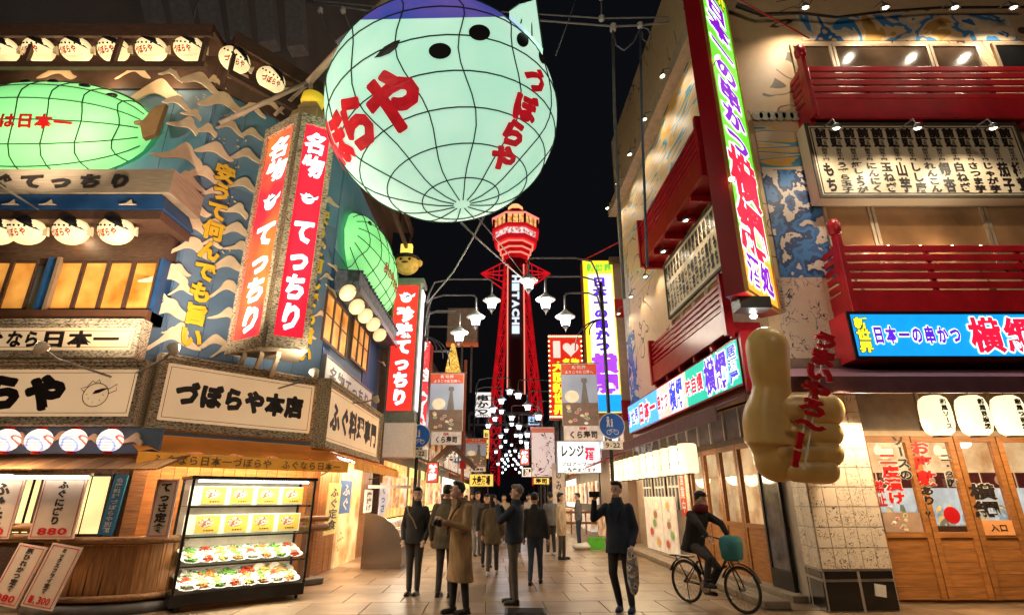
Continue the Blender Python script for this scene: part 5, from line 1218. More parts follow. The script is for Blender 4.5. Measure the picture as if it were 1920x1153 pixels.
text(e, '新世界', W_*.8, .6, emat('lit_lime_ink', (.75, .75, .02), 1, sample=False), cx=W_*.5, cz=zz_(8), y=-.03, bold=.06, out=(.12, INKL))
MB().box(-.02, .5, .2, .5, -.2, 0).build('junction_box', BLACK, t)
for k, v in enumerate((130, 330, 520)):
    x, z = gf.hit(1320, v); m = MB(); m.prism([(W_, 0), (W_+.9, -.0), (W_+.9, .35), (W_, .22)], .05, .3); o = m.build('bracket', mat('orange_bracket', (.55, .2, .08)), t); o.matrix_local = jl(gf) @ T(0, 0, max(.3, z-z0))
x, z = gf.hit(1395, 100, .3)
for i, v in enumerate((100, 328)):
    p = atY(1345 if i == 0 else 1372, v+8, 7.95); tl = thing('sign_lamp', f'{"upper" if i == 0 else "lower"} small bright lamp clipped to the front edge of the giant green sign', 'lamp', p); MB().ell((0, 0, 0), (.05, .05, .04), 10, 6).build('bulb', emat('bulb_glow', (0, 0, 0)), tl); MB().tube([(0, 0, 0), (-.02, .3, -.05)], .012).build('arm', GREY, tl)
p = atY(1413, 593, 8.6); tl = thing('under_lamp', 'cold white lamp under the bottom of the giant green sign', 'lamp', p); MB().ell((0, 0, 0), (.06, .06, .04), 10, 6).build('bulb', emat('cold_glow', (.8, 1, .9), 16), tl); light('POINT', (0, -.3, -.15), 30, (1, .95, .8), .05, tl)

# ================================================================ right restaurant, street side
balcony('upper red balcony running back along the street side of the right restaurant', SR, (1207, 430, 1352, 330), .55, 0, ends=0) if 0 else None
def sbalc(label, z, H, s0, s1, off):
    t = thing('balcony', label, 'balcony', SR.at(s0, 0, z)); L = s1-s0
    MB().box(0, L, -off, 0, 0, .12).build('floor', REDP, t); MB().box(-.02, L, -off-.06, -off, -.08, H*.36).build('fascia', mat('red_orange_fascia', (.36, .03, .012), rough=.3), t)
    zz = H*.38; st = (H-zz)/5; s_ = None
    for k in range(5):
        M = T(0, 0, zz+st*k+st*.25)
        if s_ is None: s_ = MB().box(0, L, -off-.03, -off+.01, 0, st*.55).build('slat', REDP, t); s_.matrix_local = M
        else: dup(s_, t, M)
    for x in (0, L): MB().box(x-.06, x+.06, -off-.1, -off+.06, -.15, H*1.1).build('end_post', REDP, t)
    for x in (0,): MB().box(x-.04, x+.02, -off+.065, 0, -.1, H*.9).build('side_board', REDP, t)
    for k in range(6): MB().box(L*k/5-.05, L*k/5+.05, -off, 0, -.2, -.001).build('bracket', REDP, t)
    return t
def sl_(u, v, off): return SR.hit(u, v, off)
sA = sl_(1207, 490, .6); sB = sl_(1225, 715, .6)
zf1 = FRr.rect(1500, 128, 2100, 222, .75); zf2 = FRr.rect(1572, 462, 2100, 590, .8)
for nm, (u, v) in (('a', (1207, 490)), ('b', (1225, 715))): pass
s1_, z1_ = sl_(1207, 492, .6); s2_, z2_ = sl_(1228, 712, .6)
sbalc('upper red balcony running back along the street side of the right restaurant', z1_, 1.25, s1_, 9.6, .6)
sbalc('lower red slatted balcony above the small lit signs on the street side', z2_, 1.0, s2_, 9.7, .6)
# white menu wall between the balconies, lit windows and mural panels
s0_, zz0 = sl_(1245, 500, .1)
r_ = (max(.3, s0_), 9.3, z2_+1.75, z1_-.25)
t, w_, h_ = wallsign('side_menu_board', 'long white menu board seen edge on between the two street side red balconies', 'sign', SR, r_, .02, .06, MBD, mat('dark_frame', (0, 0, 0)), .06)
for k in range(18): text(t, '前頭', w_/18*.8, h_*.3, INK, cx=-w_/2+w_*(k+.5)/18, cz=h_*.8, y=-.07, vert=True, bold=.06); text(t, cols[k % 14], w_/18*.8, h_*.5, INK, cx=-w_/2+w_*(k+.5)/18, cz=h_*.32, y=-.07, vert=True, bold=.06)
for k in range(5):
    a, b2 = r_[0]+(r_[1]-r_[0])*k/5, r_[0]+(r_[1]-r_[0])*(k+1)/5
    f = rpart('window', MB().box(a+.02, b2-.02, -.06, 0, z2_+.9, z2_+1.0).box(a+.02, b2-.02, -.06, 0, z2_+1.6, z2_+1.68).box(a+.02, a+.1, -.06, 0, z2_+1.0, z2_+1.6).box(b2-.1, b2-.02, -.06, 0, z2_+1.0, z2_+1.6), TANF, SR); MB().box(a+.1, b2-.1, -.03, -.01, z2_+1.0, z2_+1.6).build('pane', GLD2, f)
    f = rpart('window', MB().box(a+.02, b2-.02, -.06, 0, z1_+1.1, z1_+1.2).box(a+.02, b2-.02, -.06, 0, z1_+2.1, z1_+2.2).box(a+.02, a+.1, -.06, 0, z1_+1.2, z1_+2.1).box(b2-.1, b2-.02, -.06, 0, z1_+1.2, z1_+2.1), TANF, SR); MB().box(a+.1, b2-.1, -.03, -.01, z1_+1.2, z1_+2.1).build('pane', GLD2, f)
rpart('mural_panel', MB().box(.1, 9.3, -.015, 0, z1_+2.3, z1_+4.2), RAY_, SR)
for a_, b2_, za_, zb_, m_ in ((.05, 1.2, z2_-.6, z2_+2.6, WAVEM), (1.25, 4.6, z1_+1.0-3.6+2.65, z1_+1.05, RAY_), (.05, .9, z1_-1.0, z1_+2.2, MATS['scale_stone'])):
    rpart('mural_panel', MB().box(a_, b2_, -.012, -.0, za_, zb_), m_, SR)
rpart('roof_trim', MB().box(-.1, 9.9, -.32, 0, 0, .4), mat('tan_trim', (.5, .36, .25)), SR, 0, 0, z1_+4.3)
for i in range(5):
    s_ = .9+i*1.75; gooseneck(SR, s_, z1_-.22, .45, 26, f'{ORD[i]} spot lamp along the underside of the upper street side balcony', 30)
    gooseneck(SR, s_, z1_+4.15, .6, 40, f'{ORD[i]} spot lamp high along the street side roof trim', 30)
# small lit signs under the lower balcony
zA = z2_-.25
def slit(u0, u1, lab, face, texts, depth=.35):
    a, b2 = sl_(u0, 760, .55)[0], sl_(u1, 700, .55)[0]; h = .82; t = thing('lit_sign', lab, 'sign', SR.at((a+b2)/2, .55, zA-h)); w = b2-a
    MB().box(-w/2+.01, w/2-.01, 0, depth, -.04, h+.04).build('box', REDP, t); MB().box(-w/2+.03, w/2-.03, -.012, 0, 0, h).build('lit_panel', face, t)
    for (s, fx, fw_, fh, m, o_, vv) in texts: text(t, s, w*fw_, h*fh, m, cx=w*fx, cz=h/2, y=-.02, vert=vv, bold=.04, out=(.09, o_))
    return t
BLI = emat('lit_blue_ink', (.03, .05, .75), 1, sample=False)
slit(1287, 1391, 'green lit sign nearest the corner on the street side with purple characters', emat('lit_teal', (.01, .52, .36), 1), [('味自慢', -.28, .36, .5, REDL, WHITELIT, False), ('横綱', .13, .4, .95, PURL, WHITELIT, False), ('居酒屋', .41, .14, .9, BLI, WHITELIT, True)])
slit(1233, 1286, 'pink lit sign in the middle of the street side row', emat('lit_pink', (.95, .55, .5), 1), [('串かつ', -.28, .4, .6, REDL, WHITELIT, False), ('横綱', .18, .42, .95, BLI, WHITELIT, False)])
slit(1177, 1232, 'sky blue lit sign farthest down the street side row', emat('lit_sky', (.08, .42, .85), 1), [('新世界', -.3, .36, .6, BLI, WHITELIT, False), ('日本一', .15, .5, .8, REDL, WHITELIT, False)])
# red end box of the sign row
sg = sl_(1392, 690, .55)[0]; rpart('sign_end_box', MB().box(sg+.03, 9.98, -.56, 0, zA-1.0, zA+.12), REDP, SR)
# purple street side awning with cloth lanterns under it
t = pawn(SR, .0, 9.9, zA-.9, zA-1.45, 1.15, 'dark purple awning running back along the street side with lanterns below')
for i in range(12):
    s_ = .5+i*.62; chochin(f'{ORD[i]} pale lantern from the far end of the row under the street side awning', SR.at(s_, .8, zA-1.98), .42, .62, '串かつ横綱', 'pale lanterns under the street side awning', cyl=True)
for i in range(4): light('POINT', SR.at(1+i*2.1, 1.15, zA-2.3).translation, 42, WARM, .2)
# street side shop front: posts, glass doors, white window bars, posters
sf2 = thing('wooden_facade', 'street side front of the right restaurant with wooden doors and posters', 'shop front', SR.at(0, 0, 0))
zt = zA-1.75
MB().box(0, 10, -.05, .05, zt, zt+.12).build('lintel', DKWOOD, sf2)
MB().box(0, 9.95, -.02, .03, zt+.13, 3.29).build('upper_pane', mat('shaded_glass', (.12, .1, .09), rough=.15, em=.15), sf2)
for k in range(14): MB().box(k*.76, k*.76+.05, -.06, -.021, zt+.121, 3.29).build('upper_bar', WHITE, sf2)
for k in range(10):
    a = 5.3+k*.9 if k < 5 else 99
    if a > 9.5: continue
    dr = MB().box(a+.01, a+.09, -.05, .03, .1, zt).box(a+.81, a+.89, -.05, .03, .1, zt).box(a+.091, a+.809, -.05, .03, 1.0, 1.08).box(a+.091, a+.809, -.05, .03, zt-.1, zt).build('door', WOODG, sf2)
    MB().box(a+.091, a+.809, -.03, .02, .1, .999).build('door_panel', WOODG, dr); MB().box(a+.091, a+.809, -.01, -.004, 1.081, zt-.101).build('pane', glassmat('door_glass'), dr)
MB().box(5.3, 9.9, 1.0, 1.05, .1, 3.2).build('room_back', RM, sf2)
MB().box(.0, 5.28, .0, .05, .1, zt).build('lower_wall', mat('cream_tile', (.45, .34, .24), scale=4), sf2)
for k in range(3): 
    a = 1.0+k*1.25
    f = MB().box(a, a+1.0, -.04, -.01, 1.25, zt-.1).build('window', BLACK, sf2)
    for q in range(4): MB().box(a+.02+q*.3, a+.08+q*.3, -.07, -.041, 1.25, zt-.1).build('window_bar', WHITE, f)
    MB().box(a, a+1.0, -.075, -.071, 1.8, 1.86).build('window_bar', WHITE, f)
MB().box(.0, 10, -.35, -.0, .0, .1).build('step', kb, sf2)
for i, (u0, u1, v0, v1, m, lab) in enumerate([(1212, 1243, 940, 1035, 'seafood_poster', 'white food photo panel leaning at the far part of the street side front'), (1245, 1268, 940, 1045, 'meal_poster', 'food photo panel with bowls beside the far leaning panel')]):
    a = sl_(u0, 990, .25)[0]; b2 = sl_(u1, 990, .25)[0]; t = thing('food_poster', lab, 'poster', SR.at((a+b2)/2, .25, .12)); w = abs(b2-a)
    MB().box(-w/2, w/2, 0, .05, 0, 1.45).build('panel', mat('poster_cream', (.82, .68, .52), em=.3), t); foodprint(t, w, 1.45, 5, i)
for i, s_ in enumerate((5.0, 6.2)):
    a = SR.at(4.4+.0, .03, 1.2) if 0 else None
t = thing('vertical_banner', 'red and white vertical banner between the barred windows on the street side', 'banner', SR.at(4.75, .08, 1.1)); MB().box(-.2, .2, -.0, .02, 0, 1.15).build('cloth', mat('red_banner', (.6, .05, .02), em=.2), t); text(t, '営業中', .3, 1.0, WHITE, cz=.57, y=-.005, vert=True)
t = thing('vertical_banner', 'cream vertical banner with signed cards next to the wooden doors', 'banner', SR.at(5.1, .08, .5)); MB().box(-.12, .12, -.0, .02, 0, 1.9).build('cloth', CARDM, t)
t = thing('fire_extinguisher', 'red fire extinguisher standing at the far end of the right shop front', 'extinguisher', SR.at(.3, .3, .11)); MB().lathe([(.08, 0), (.08, .4), (.05, .48), (.02, .5)], 14).build('tank', REDP, t, smooth=True); MB().box(-.05, .05, -.02, .02, .5, .56).build('handle', BLACK, t)
# dark glass door at the near end by the pillar
t = thing('dark_glass_door', 'narrow dark glass door with a black frame left of the tiled pillar', 'door', SR.at(9.35, .1, .1)); MB().box(-.35, -.3, -.04, .02, 0, zt).box(.3, .35, -.04, .02, 0, zt).box(-.299, .299, -.04, .02, 0, .3).box(-.299, .299, -.04, .02, zt-.05, zt).build('frame', BLACK, t); MB().box(-.299, .299, -.01, 0, .301, zt-.051).build('pane', mat('smoky_glass', (.10, .08, .07), rough=.08, em=.2, var=.6, scale=3), t)
# ================================================================ STREET BEYOND: signs, shops, lamps, tower
def psign(name, label, cat, px, Y, face, side=None, dep=.3, rim=.06, fr=None):
    f = fr or yz(Y); r = f.rect(*px); w_, h_ = r[1]-r[0], r[3]-r[2]; t = thing(name, label, cat, f.at((r[0]+r[1])/2, 0, r[2]))
    MB().box(-w_/2, w_/2, .0, dep, 0, h_).build('box', side or GREY, t); MB().box(-w_/2+rim, w_/2-rim, -.02, -.001, rim, h_-rim).build('lit_panel' if 'emis' in face.name or 'lit' in face.name else 'board', face, t)
    return t, w_, h_
# second red sign with puffer topper
t, w_, h_ = psign('lit_sign', 'narrow red lit vertical sign with white characters on the second pole bracket', 'sign', (729, 532, 782, 774), 16.6, emat('lit_red2', (.88, .03, .02), 1.0), mat('sign_stone', (.3, .32, .28)), .6, .07)
text(t, '珍味てっちり', w_*.62, h_*.76, WHITELIT, cz=h_*.43, y=-.03, vert=True, bold=.07); puffer_emblem(t, 0, h_*.88, w_*.2, -.03, WHITELIT, True)
MB().box(-w_/2-.05, w_/2+.1, -.06, .65, h_+.0, h_+.18).build('cap_stone', mat('sign_stone', (0, 0, 0)), t); MB().box(-w_/2-.02, w_/2+.05, -.06, .62, -.32, -.0).build('foot_stone', mat('sign_stone', (0, 0, 0)), t)
MB().box(w_/2+.03, w_/2+.08, .05, .55, .1, h_-.2).build('side_tube', emat('side_tube_lit', (.95, .85, .85), 1.0), t)
p = atY(763, 494, 16.8); t = thing('puffer_statue', 'yellow puffer head wearing a black cap with a lit badge on the second red sign', 'statue', p)
MB().ell((0, 0, -.05), (.42, .36, .36), 20, 12).build('head', mat('yellow_puffer', (.7, .42, .08), em=.35, var=.3, scale=6), t, smooth=True)
MB().lathe([(.42, .12), (.47, .16), (.42, .22), (.2, .3), (.001, .3)], 18).build('cap_brim', BLACK, t, smooth=True); MB().box(-.2, .2, -.3, -.1, .26, .62).build('badge', emat('badge_lit', (1, .62, .1), 1.2), t, bevel=.04)
MB().ell((-.15, -.34, .02), (.05, .03, .05), 8, 6).ell((.15, -.34, .02), (.05, .03, .05), 8, 6).ell((0, -.36, -.1), (.12, .03, .03), 10, 6).build('face_marks', BLACK, t)
MB().ell((-.42, 0, 0), (.12, .05, .14), 8, 6).ell((.42, 0, 0), (.12, .05, .14), 8, 6).build('side_fin', mat('yellow_puffer', (0, 0, 0)), t)
t, w_, h_ = psign('white_board', 'plain cream speckled board below the second red sign', 'sign', (718, 792, 777, 858), 16.4, mat('cream_speckle', (.75, .62, .48), var=.1, scale=30, em=.22), CREAM, .3, .02)
t, w_, h_ = psign('lit_sign', 'tilted red and white lit sign edge behind the second red sign', 'sign', (789, 640, 803, 800), 19, multi('red_white_lit', [(.8, .05, .06), (.9, .8, .78), (.75, .04, .05), (.8, .1, .1)], scale=1.5, em=.8), REDP, .8, .01)
# yellow vertical sign, I-heart sign
YB = emat('lit_yellow_panel', (.95, .78, .02), 1.0)
t, w_, h_ = psign('lit_sign', 'tall yellow and white lit vertical sign with purple characters over the street', 'sign', (1097, 488, 1164, 776), 20, YB, mat('rust_side', (.3, .07, .03)), .5, .04)
MB().box(-w_*.34, w_*.36, -.03, -.021, h_*.12, h_*.90).build('white_field', WHITELIT, t); MB().box(-w_*.46, w_*.46, -.03, -.021, .08, h_*.115).build('blue_field', BLUEL, t)
text(t, '日本一の串かつ', w_*.42, h_*.50, PURL, cx=-.02, cz=h_*.63, y=-.036, vert=True, bold=.07); text(t, '横綱', w_*.72, h_*.25, emat('lit_lilac', (.33, .05, .75), 1, sample=False), cz=h_*.245, y=-.036, vert=True, bold=.08)
text(t, '新世界', w_*.74, h_*.06, emat('lit_green_ink', (.15, .5, .05), 1, sample=False), cz=h_*.945, y=-.036, bold=.06)
IH = emat('lit_sign_red', (.62, .02, .01), .85, var=.2)
t, w_, h_ = psign('lit_sign', 'red lit sign reading I with a pink heart framed by small bulbs', 'sign', (1029, 627, 1094, 786), 27, IH, mat('rust_side', (0, 0, 0)), .4, .03)
PINKL = emat('lit_pink_white', (1, .5, .42), 1.3, sample=False)
text(t, 'I', w_*.2, h_*.2, PINKL, cx=-w_*.25, cz=h_*.82, y=-.03, bold=.09)
n = 28; hs_ = [(16*math.sin(a)**3, 13*math.cos(a)-5*math.cos(2*a)-2*math.cos(3*a)-math.cos(4*a)) for a in [2*math.pi*k/n for k in range(n)]]
MB().prism([(w_*.16+x*w_*.0145, h_*.82+y*w_*.0145) for x, y in hs_], -.06, -.025).build('heart', PINKL, t)
text(t, '大阪新世界', w_*.36, h_*.62, YELL, cx=-w_*.22, cz=h_*.36, y=-.03, vert=True, bold=.06); text(t, '名物', w_*.5, h_*.1, YELL, cx=w_*.15, cz=h_*.66, y=-.03, bold=.05)
bb = None; BG_ = emat('bulb_small', (1, .75, .3), 4, sample=False)
for k in range(64):
    q = k/64*4; s_ = int(q); f_ = q-s_; x, z = [(-.5+f_, 1), (.5, 1-f_), (.5-f_, 0), (-.5, f_)][s_]; M = T(x*w_*.95, -.05, .12+z*(h_-.24))
    if bb is None: bb = MB().ell((0, 0, 0), (.045, .03, .045), 6, 4).build('bulb', BG_, t); bb.matrix_local = M
    else: dup(bb, t, M)
# hanging photo posters with name boards
def poster(label, px, Y, lab2, px2, s2, small=False):
    t, w_, h_ = psign('photo_banner', label, 'banner', px, Y, mat('poster_sky', (.38, .43, .55), em=.16, var=.15, scale=1), CREAM, .03, .02)
    MB().box(-w_/2+.02, w_/2-.02, -.03, -.021, h_*.82, h_-.02).build('red_band', mat('poster_red', (.6, .07, .03), em=.25), t)
    text(t, '新世界', w_*.4, h_*.06, WHITE, cz=h_*.94, y=-.035, bold=.04); text(t, 'ようこそ新世界へ', w_*.8, h_*.055, WHITE, cz=h_*.86, y=-.035, bold=.04)
    MB().box(-w_/2+.02, w_/2-.02, -.03, -.021, .02, h_*.36).build('crowd_print', mat('print_crowd_base', (.22, .14, .10), em=.1), t); foodprint(t, w_*1.25, h_*.34, 12, int(Y), -.034)
    MB().prism([(w_*.02, h_*.36), (w_*.10, h_*.68), (w_*.05, h_*.7), (w_*.06, h_*.76), (w_*.2, h_*.76), (w_*.22, h_*.7), (w_*.17, h_*.68), (w_*.24, h_*.36)], -.032, -.022).build('tower_print', mat('print_grey', (.22, .2, .2)), t)
    MB().ell((-w_*.22, -.022, h_*.46), (w_*.2, .008, h_*.10), 16, 8).build('lantern_print', mat('print_cream', (.6, .48, .36), em=.1), t)
    MB().tube([(-w_/2-.15, .02, h_+.03), (w_/2+.1, .02, h_+.03)], .02).build('rod', GREY, t)
    t2, w2, h2 = psign('name_board', lab2, 'sign', px2, Y-.02, mat('board_white', (.7, .58, .5), em=.2), CREAM, .03, .015)
    text(t2, s2, w2*.75, h2*.55, INK, cz=h2*.4, y=-.03, bold=.04); text(t2, '回転', w2*.2, h2*.22, REDINK, cz=h2*.82, y=-.03, bold=.04)
poster('hanging banner with a tower photo and red band left of the street', (805, 700, 869, 808), 19, 'small white sushi name board under the left photo banner', (808, 809, 865, 834), 'くら寿司')
poster('hanging banner with a tower photo and dark red band right of the street', (1053, 682, 1121, 798), 19, 'small white sushi name board under the right photo banner', (1057, 798, 1130, 826), 'くら寿司')
poster('smaller farther banner with a tower photo on the left of the street', (873, 822, 912, 873), 32, 'small grey name board under the smaller farther banner', (874, 874, 911, 884), 'くら寿司')
# shops right of the street
t, w_, h_ = psign('lit_sign', 'white lit sign with black strokes and a red emblem above the bright shop', 'sign', (1044, 826, 1127, 887), 24, mat('white_lit_board', (.75, .8, .85), em=.85), GREY, .5, .03)
text(t, 'レンジ', w_*.55, h_*.42, INKL, cx=-w_*.15, cz=h_*.68, bold=.03, y=-.03); text(t, '酒', w_*.22, h_*.4, REDL, cx=w_*.25, cz=h_*.6, bold=.08, y=-.03); text(t, 'フロアーワーク', w_*.8, h_*.14, INKL, cz=h_*.28, y=-.03); text(t, '二階席あります', w_*.75, h_*.14, INKL, cz=h_*.1, y=-.03)
t, w_, h_ = psign('lit_sign', 'tall pale sign with drawn figures left of the white lit sign', 'sign', (996, 800, 1041, 894), 27, strokes('drawn_sign', (.85, .68, .64), (.15, .05, .08), scale=2.2, em=.55, width=.02), GREY, .3, .03)
MB().box(-w_/2+.03, w_/2-.03, -.03, -.021, h_*.88, h_-.05).build('header', mat('header_red', (.7, .2, .12), em=.4), t)
t, w_, h_ = psign('vertical_banner', 'pale cloth banner hanging between the drawn sign and the bright shop', 'banner', (1036, 868, 1060, 985), 25.5, mat('pale_cloth', (.7, .55, .42), em=.25), CREAM, .02, .01)
text(t, 'のみもの', w_*.5, h_*.7, mat('grey_ink', (.15, .14, .16)), cz=h_*.55, y=-.03, vert=True)
def bld(label, x0, x1, y0, y1, z, m, side, floors=2, name='building', wins=True, wm=None):
    t = thing(name, label, 'building', ((x0+x1)/2, y0, 0)); cx = (x0+x1)/2
    MB().box(x0-cx, x1-cx, 0, y1-y0, 0, z).build('wall', m, t)
    MB().box(x0-cx-.15, x1-cx+.15, -.15, y1-y0+.15, z+.001, z+.25).build('parapet', DKWOOD, t)
    if wins:
        xs = (x1-cx+.0) if side > 0 else (x0-cx-.0); n = max(1, int((y1-y0)/2.2)); w0 = None
        for f in range(floors):
            for k in range(n):
                M = T(xs, (k+.5)*(y1-y0)/n, 3.5+f*2.6)
                if w0 is None:
                    w0 = MB().box(-.05, .05, -.7, .7, 0, 1.4).build('window', TANF, t); w0.matrix_local = M
                    pn = MB().box(-.06, .06, -.6, .6, .1, 1.3).build('pane', wm or GLD, w0)
                else:
                    c = dup(w0, t, M); c2_ = pn.copy(); C.objects.link(c2_); c2_.parent = c
    return t
BR1 = mat('beige_render', (.36, .24, .17), var=.12); BR2 = mat('grey_render', (.15, .13, .12), var=.2); BR3 = mat('brown_render', (.14, .08, .05), var=.3)
t = bld('beige building with two red bands just beyond the right restaurant', 4.1, 12, 19.9, 26, 10.5, BR1, -1, 2)
for z in (4.2, 8.2): MB().box(-3.99, 3.9, -.05, -.001, z, z+.75).build('red_band', REDP, t)
t = bld('grey narrow building right of the street behind the I heart sign', 4.2, 10, 27, 36, 9, BR2, -1, 2)
bld('dark low building farther along the right side', 4.3, 10, 36.5, 52, 7.5, BR3, -1, 1); bld('dark building near the tower on the right side', 4.4, 12, 53, 90, 9, BR2, -1, 2)
bld('brown building just beyond the left restaurant', -12, -4.3, 18.2, 25, 8.6, BR3, 1, 2); bld('dark building with lit windows farther on the left side', -12, -4.3, 26, 38, 8, BR2, 1, 2, wm=AMB)
bld('low dark building far along the left side', -12, -4.3, 39, 58, 6.5, BR3, 1, 1); bld('dark building near the tower on the left side', -12, -4.5, 59, 90, 8.0, BR2, 1, 2)
bld('far dark building left of the tower foot', -30, -5, 100, 130, 9, BR2, 1, 1, wins=False); bld('far dark building right of the tower foot', 5, 30, 100, 130, 10, BR2, -1, 1, wins=False)
# shop fronts: glowing rooms, canopies and boards along both sides
SHOPL = [emat('shop_glow_white', (1, .88, .72), 1.3, var=.3, scale=2), emat('shop_glow_amber', (1, .62, .2), 1.1, var=.4, scale=2), emat('shop_glow_yellow', (.95, .72, .2), 1.0, var=.4, scale=3), emat('shop_glow_orange', (.95, .4, .12), 1.0, var=.4, scale=2)]
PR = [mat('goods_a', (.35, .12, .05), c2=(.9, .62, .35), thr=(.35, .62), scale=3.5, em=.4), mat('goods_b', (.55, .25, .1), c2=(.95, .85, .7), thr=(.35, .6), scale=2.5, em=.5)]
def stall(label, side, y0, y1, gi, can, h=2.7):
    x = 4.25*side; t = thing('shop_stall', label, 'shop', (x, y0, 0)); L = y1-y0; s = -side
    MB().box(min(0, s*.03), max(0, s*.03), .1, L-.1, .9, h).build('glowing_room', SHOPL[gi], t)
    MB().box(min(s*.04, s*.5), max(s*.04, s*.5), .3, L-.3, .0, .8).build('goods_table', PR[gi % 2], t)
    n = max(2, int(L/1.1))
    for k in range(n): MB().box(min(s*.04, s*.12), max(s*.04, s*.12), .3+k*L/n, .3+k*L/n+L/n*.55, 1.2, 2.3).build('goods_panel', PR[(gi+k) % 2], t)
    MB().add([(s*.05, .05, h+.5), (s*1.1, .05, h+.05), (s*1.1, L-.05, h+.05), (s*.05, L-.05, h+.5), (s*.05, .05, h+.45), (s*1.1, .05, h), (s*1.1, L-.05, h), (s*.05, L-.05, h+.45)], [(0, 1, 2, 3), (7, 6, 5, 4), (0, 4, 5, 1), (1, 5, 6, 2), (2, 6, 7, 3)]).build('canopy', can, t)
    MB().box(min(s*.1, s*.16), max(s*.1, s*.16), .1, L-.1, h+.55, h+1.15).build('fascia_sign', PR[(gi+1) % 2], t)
    return t
cans = [mat('canopy_red', (.4, .04, .03)), mat('canopy_tan', (.5, .35, .2), em=.05), mat('canopy_green', (.04, .15, .08)), mat('canopy_orange', (.6, .2, .03), em=.05)]
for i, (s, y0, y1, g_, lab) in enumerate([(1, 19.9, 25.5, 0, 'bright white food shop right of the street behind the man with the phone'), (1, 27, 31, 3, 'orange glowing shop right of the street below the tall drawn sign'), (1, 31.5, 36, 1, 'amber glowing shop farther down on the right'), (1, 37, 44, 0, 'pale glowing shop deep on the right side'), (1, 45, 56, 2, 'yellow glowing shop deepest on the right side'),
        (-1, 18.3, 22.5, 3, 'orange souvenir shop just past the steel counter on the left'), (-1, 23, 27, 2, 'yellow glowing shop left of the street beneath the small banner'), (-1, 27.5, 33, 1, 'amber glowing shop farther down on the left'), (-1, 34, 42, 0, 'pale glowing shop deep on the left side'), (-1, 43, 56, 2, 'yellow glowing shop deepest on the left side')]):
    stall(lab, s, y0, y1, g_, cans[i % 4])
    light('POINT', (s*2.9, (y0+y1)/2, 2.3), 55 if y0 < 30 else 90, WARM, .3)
# street clutter facing us: projecting signs at many depths
CL = [emat('lit_cl0', (.9, .75, .6), .8), emat('lit_cl1', (.85, .1, .05), .8), emat('lit_cl2', (.9, .6, .1), .85), emat('lit_cl3', (.4, .6, .9), .8), emat('lit_cl4', (.9, .85, .8), .9)]
wd = ['串かつ', '大衆酒場', 'たこ焼き', 'お好み焼き', '射的', '寿司', '焼肉', '居酒屋', '土産', 'ふぐ']
cnt = 0
for i, (u0, v0, u1, v1, Y, m, lab) in enumerate([
    (889, 735, 921, 782, 46, 4, 'blue white lit sign left of the tower foot'), (880, 888, 925, 912, 30, 2, 'yellow glowing sign low on the left of the street'), (826, 845, 860, 858, 22, 0, 'pale board under the left photo banner'),
    (906, 805, 917, 860, 38, 2, 'thin yellow sign left of the lamp rows'), (800, 866, 822, 905, 20, 1, 'red small sign behind the left blue road sign'), (1000, 895, 1030, 908, 30, 2, 'orange strip sign beneath the tall drawn sign'),
    (975, 842, 992, 872, 40, 1, 'small red sign deep in the street on the right'), (978, 876, 998, 894, 36, 0, 'small pale sign deep in the street on the right'), (990, 780, 1012, 797, 44, 3, 'small blue sign deep on the right above the lamps')]):
    t, w_, h_ = psign('shop_sign', lab, 'sign', (u0, v0, u1, v1), Y, CL[m], GREY, .2, .03); s = wd[i % 10]
    text(t, s, w_*.75, h_*.8, INKL if m in (0, 2, 3, 4) else WHITELIT, cz=h_/2, y=-.03, vert=h_ > w_, bold=.05)
# dark gabled stage roof and hanging cloths left, yellow little tower lamp, tan billboard back
p0 = atY(845, 865, 21); t = thing('gable_roof', 'dark peaked shop roof left of the street above the crowd', 'roof', p0)
MB().prism([(-.9, -.1), (0, .75), (.9, -.1), (.8, -.25), (0, .5), (-.8, -.25)], 0, 1.6).build('roof', DKWOOD, t)
t, w_, h_ = psign('billboard', 'tan unlit billboard with dark trim above the left side of the street', 'billboard', (838, 577, 897, 642), 27, mat('tan_board', (.42, .28, .2), em=.06), DKWOOD, .3, .04)
for x in (-w_*.3, 0, w_*.3): MB().box(x-.05, x+.05, .1, .2, -2.6, 0).build('post', BR2, t)
MB().box(-w_/2, w_/2, -.1, .35, -.15, -.001).build('red_trim', mat('lit_red_trim', (.5, .1, .03), em=.4), t)
p0, p1 = atY(845, 645, 24), atY(847, 702, 24); t = thing('model_tower', 'small glowing yellow lattice tower model on the left of the street', 'sculpture', V((p1.x, 24, p1.z)))
h_ = p0.z-p1.z; MB().prism([(-.32, 0), (.42, 0), (.08, h_), (-.06, h_)], -.1, .3).build('body', multi('yellow_lattice', [(.95, .6, .1), (.4, .2, .03), (.9, .55, .08), (.95, .7, .2)], scale=9, detail=1, em=.8), t)
# steel railing and far arcade frame
mb = MB(); a, b_ = atY(880, 772, 60), atY(1012, 772, 60)
t = thing('arcade_frame', 'grey metal frame crossing the street below the red tower', 'frame', a); L = b_.x-a.x
MB().box(0, L, 0, .4, -.3, 0).box(0, L, 0, .4, -1.5, -1.3).build('beam', BR2, t)
for k in range(9): MB().box(L*k/8-.1, L*k/8+.1, .05, .35, -a.z if k in (0, 8) else -1.3, -.3).build('post', BR2, t)

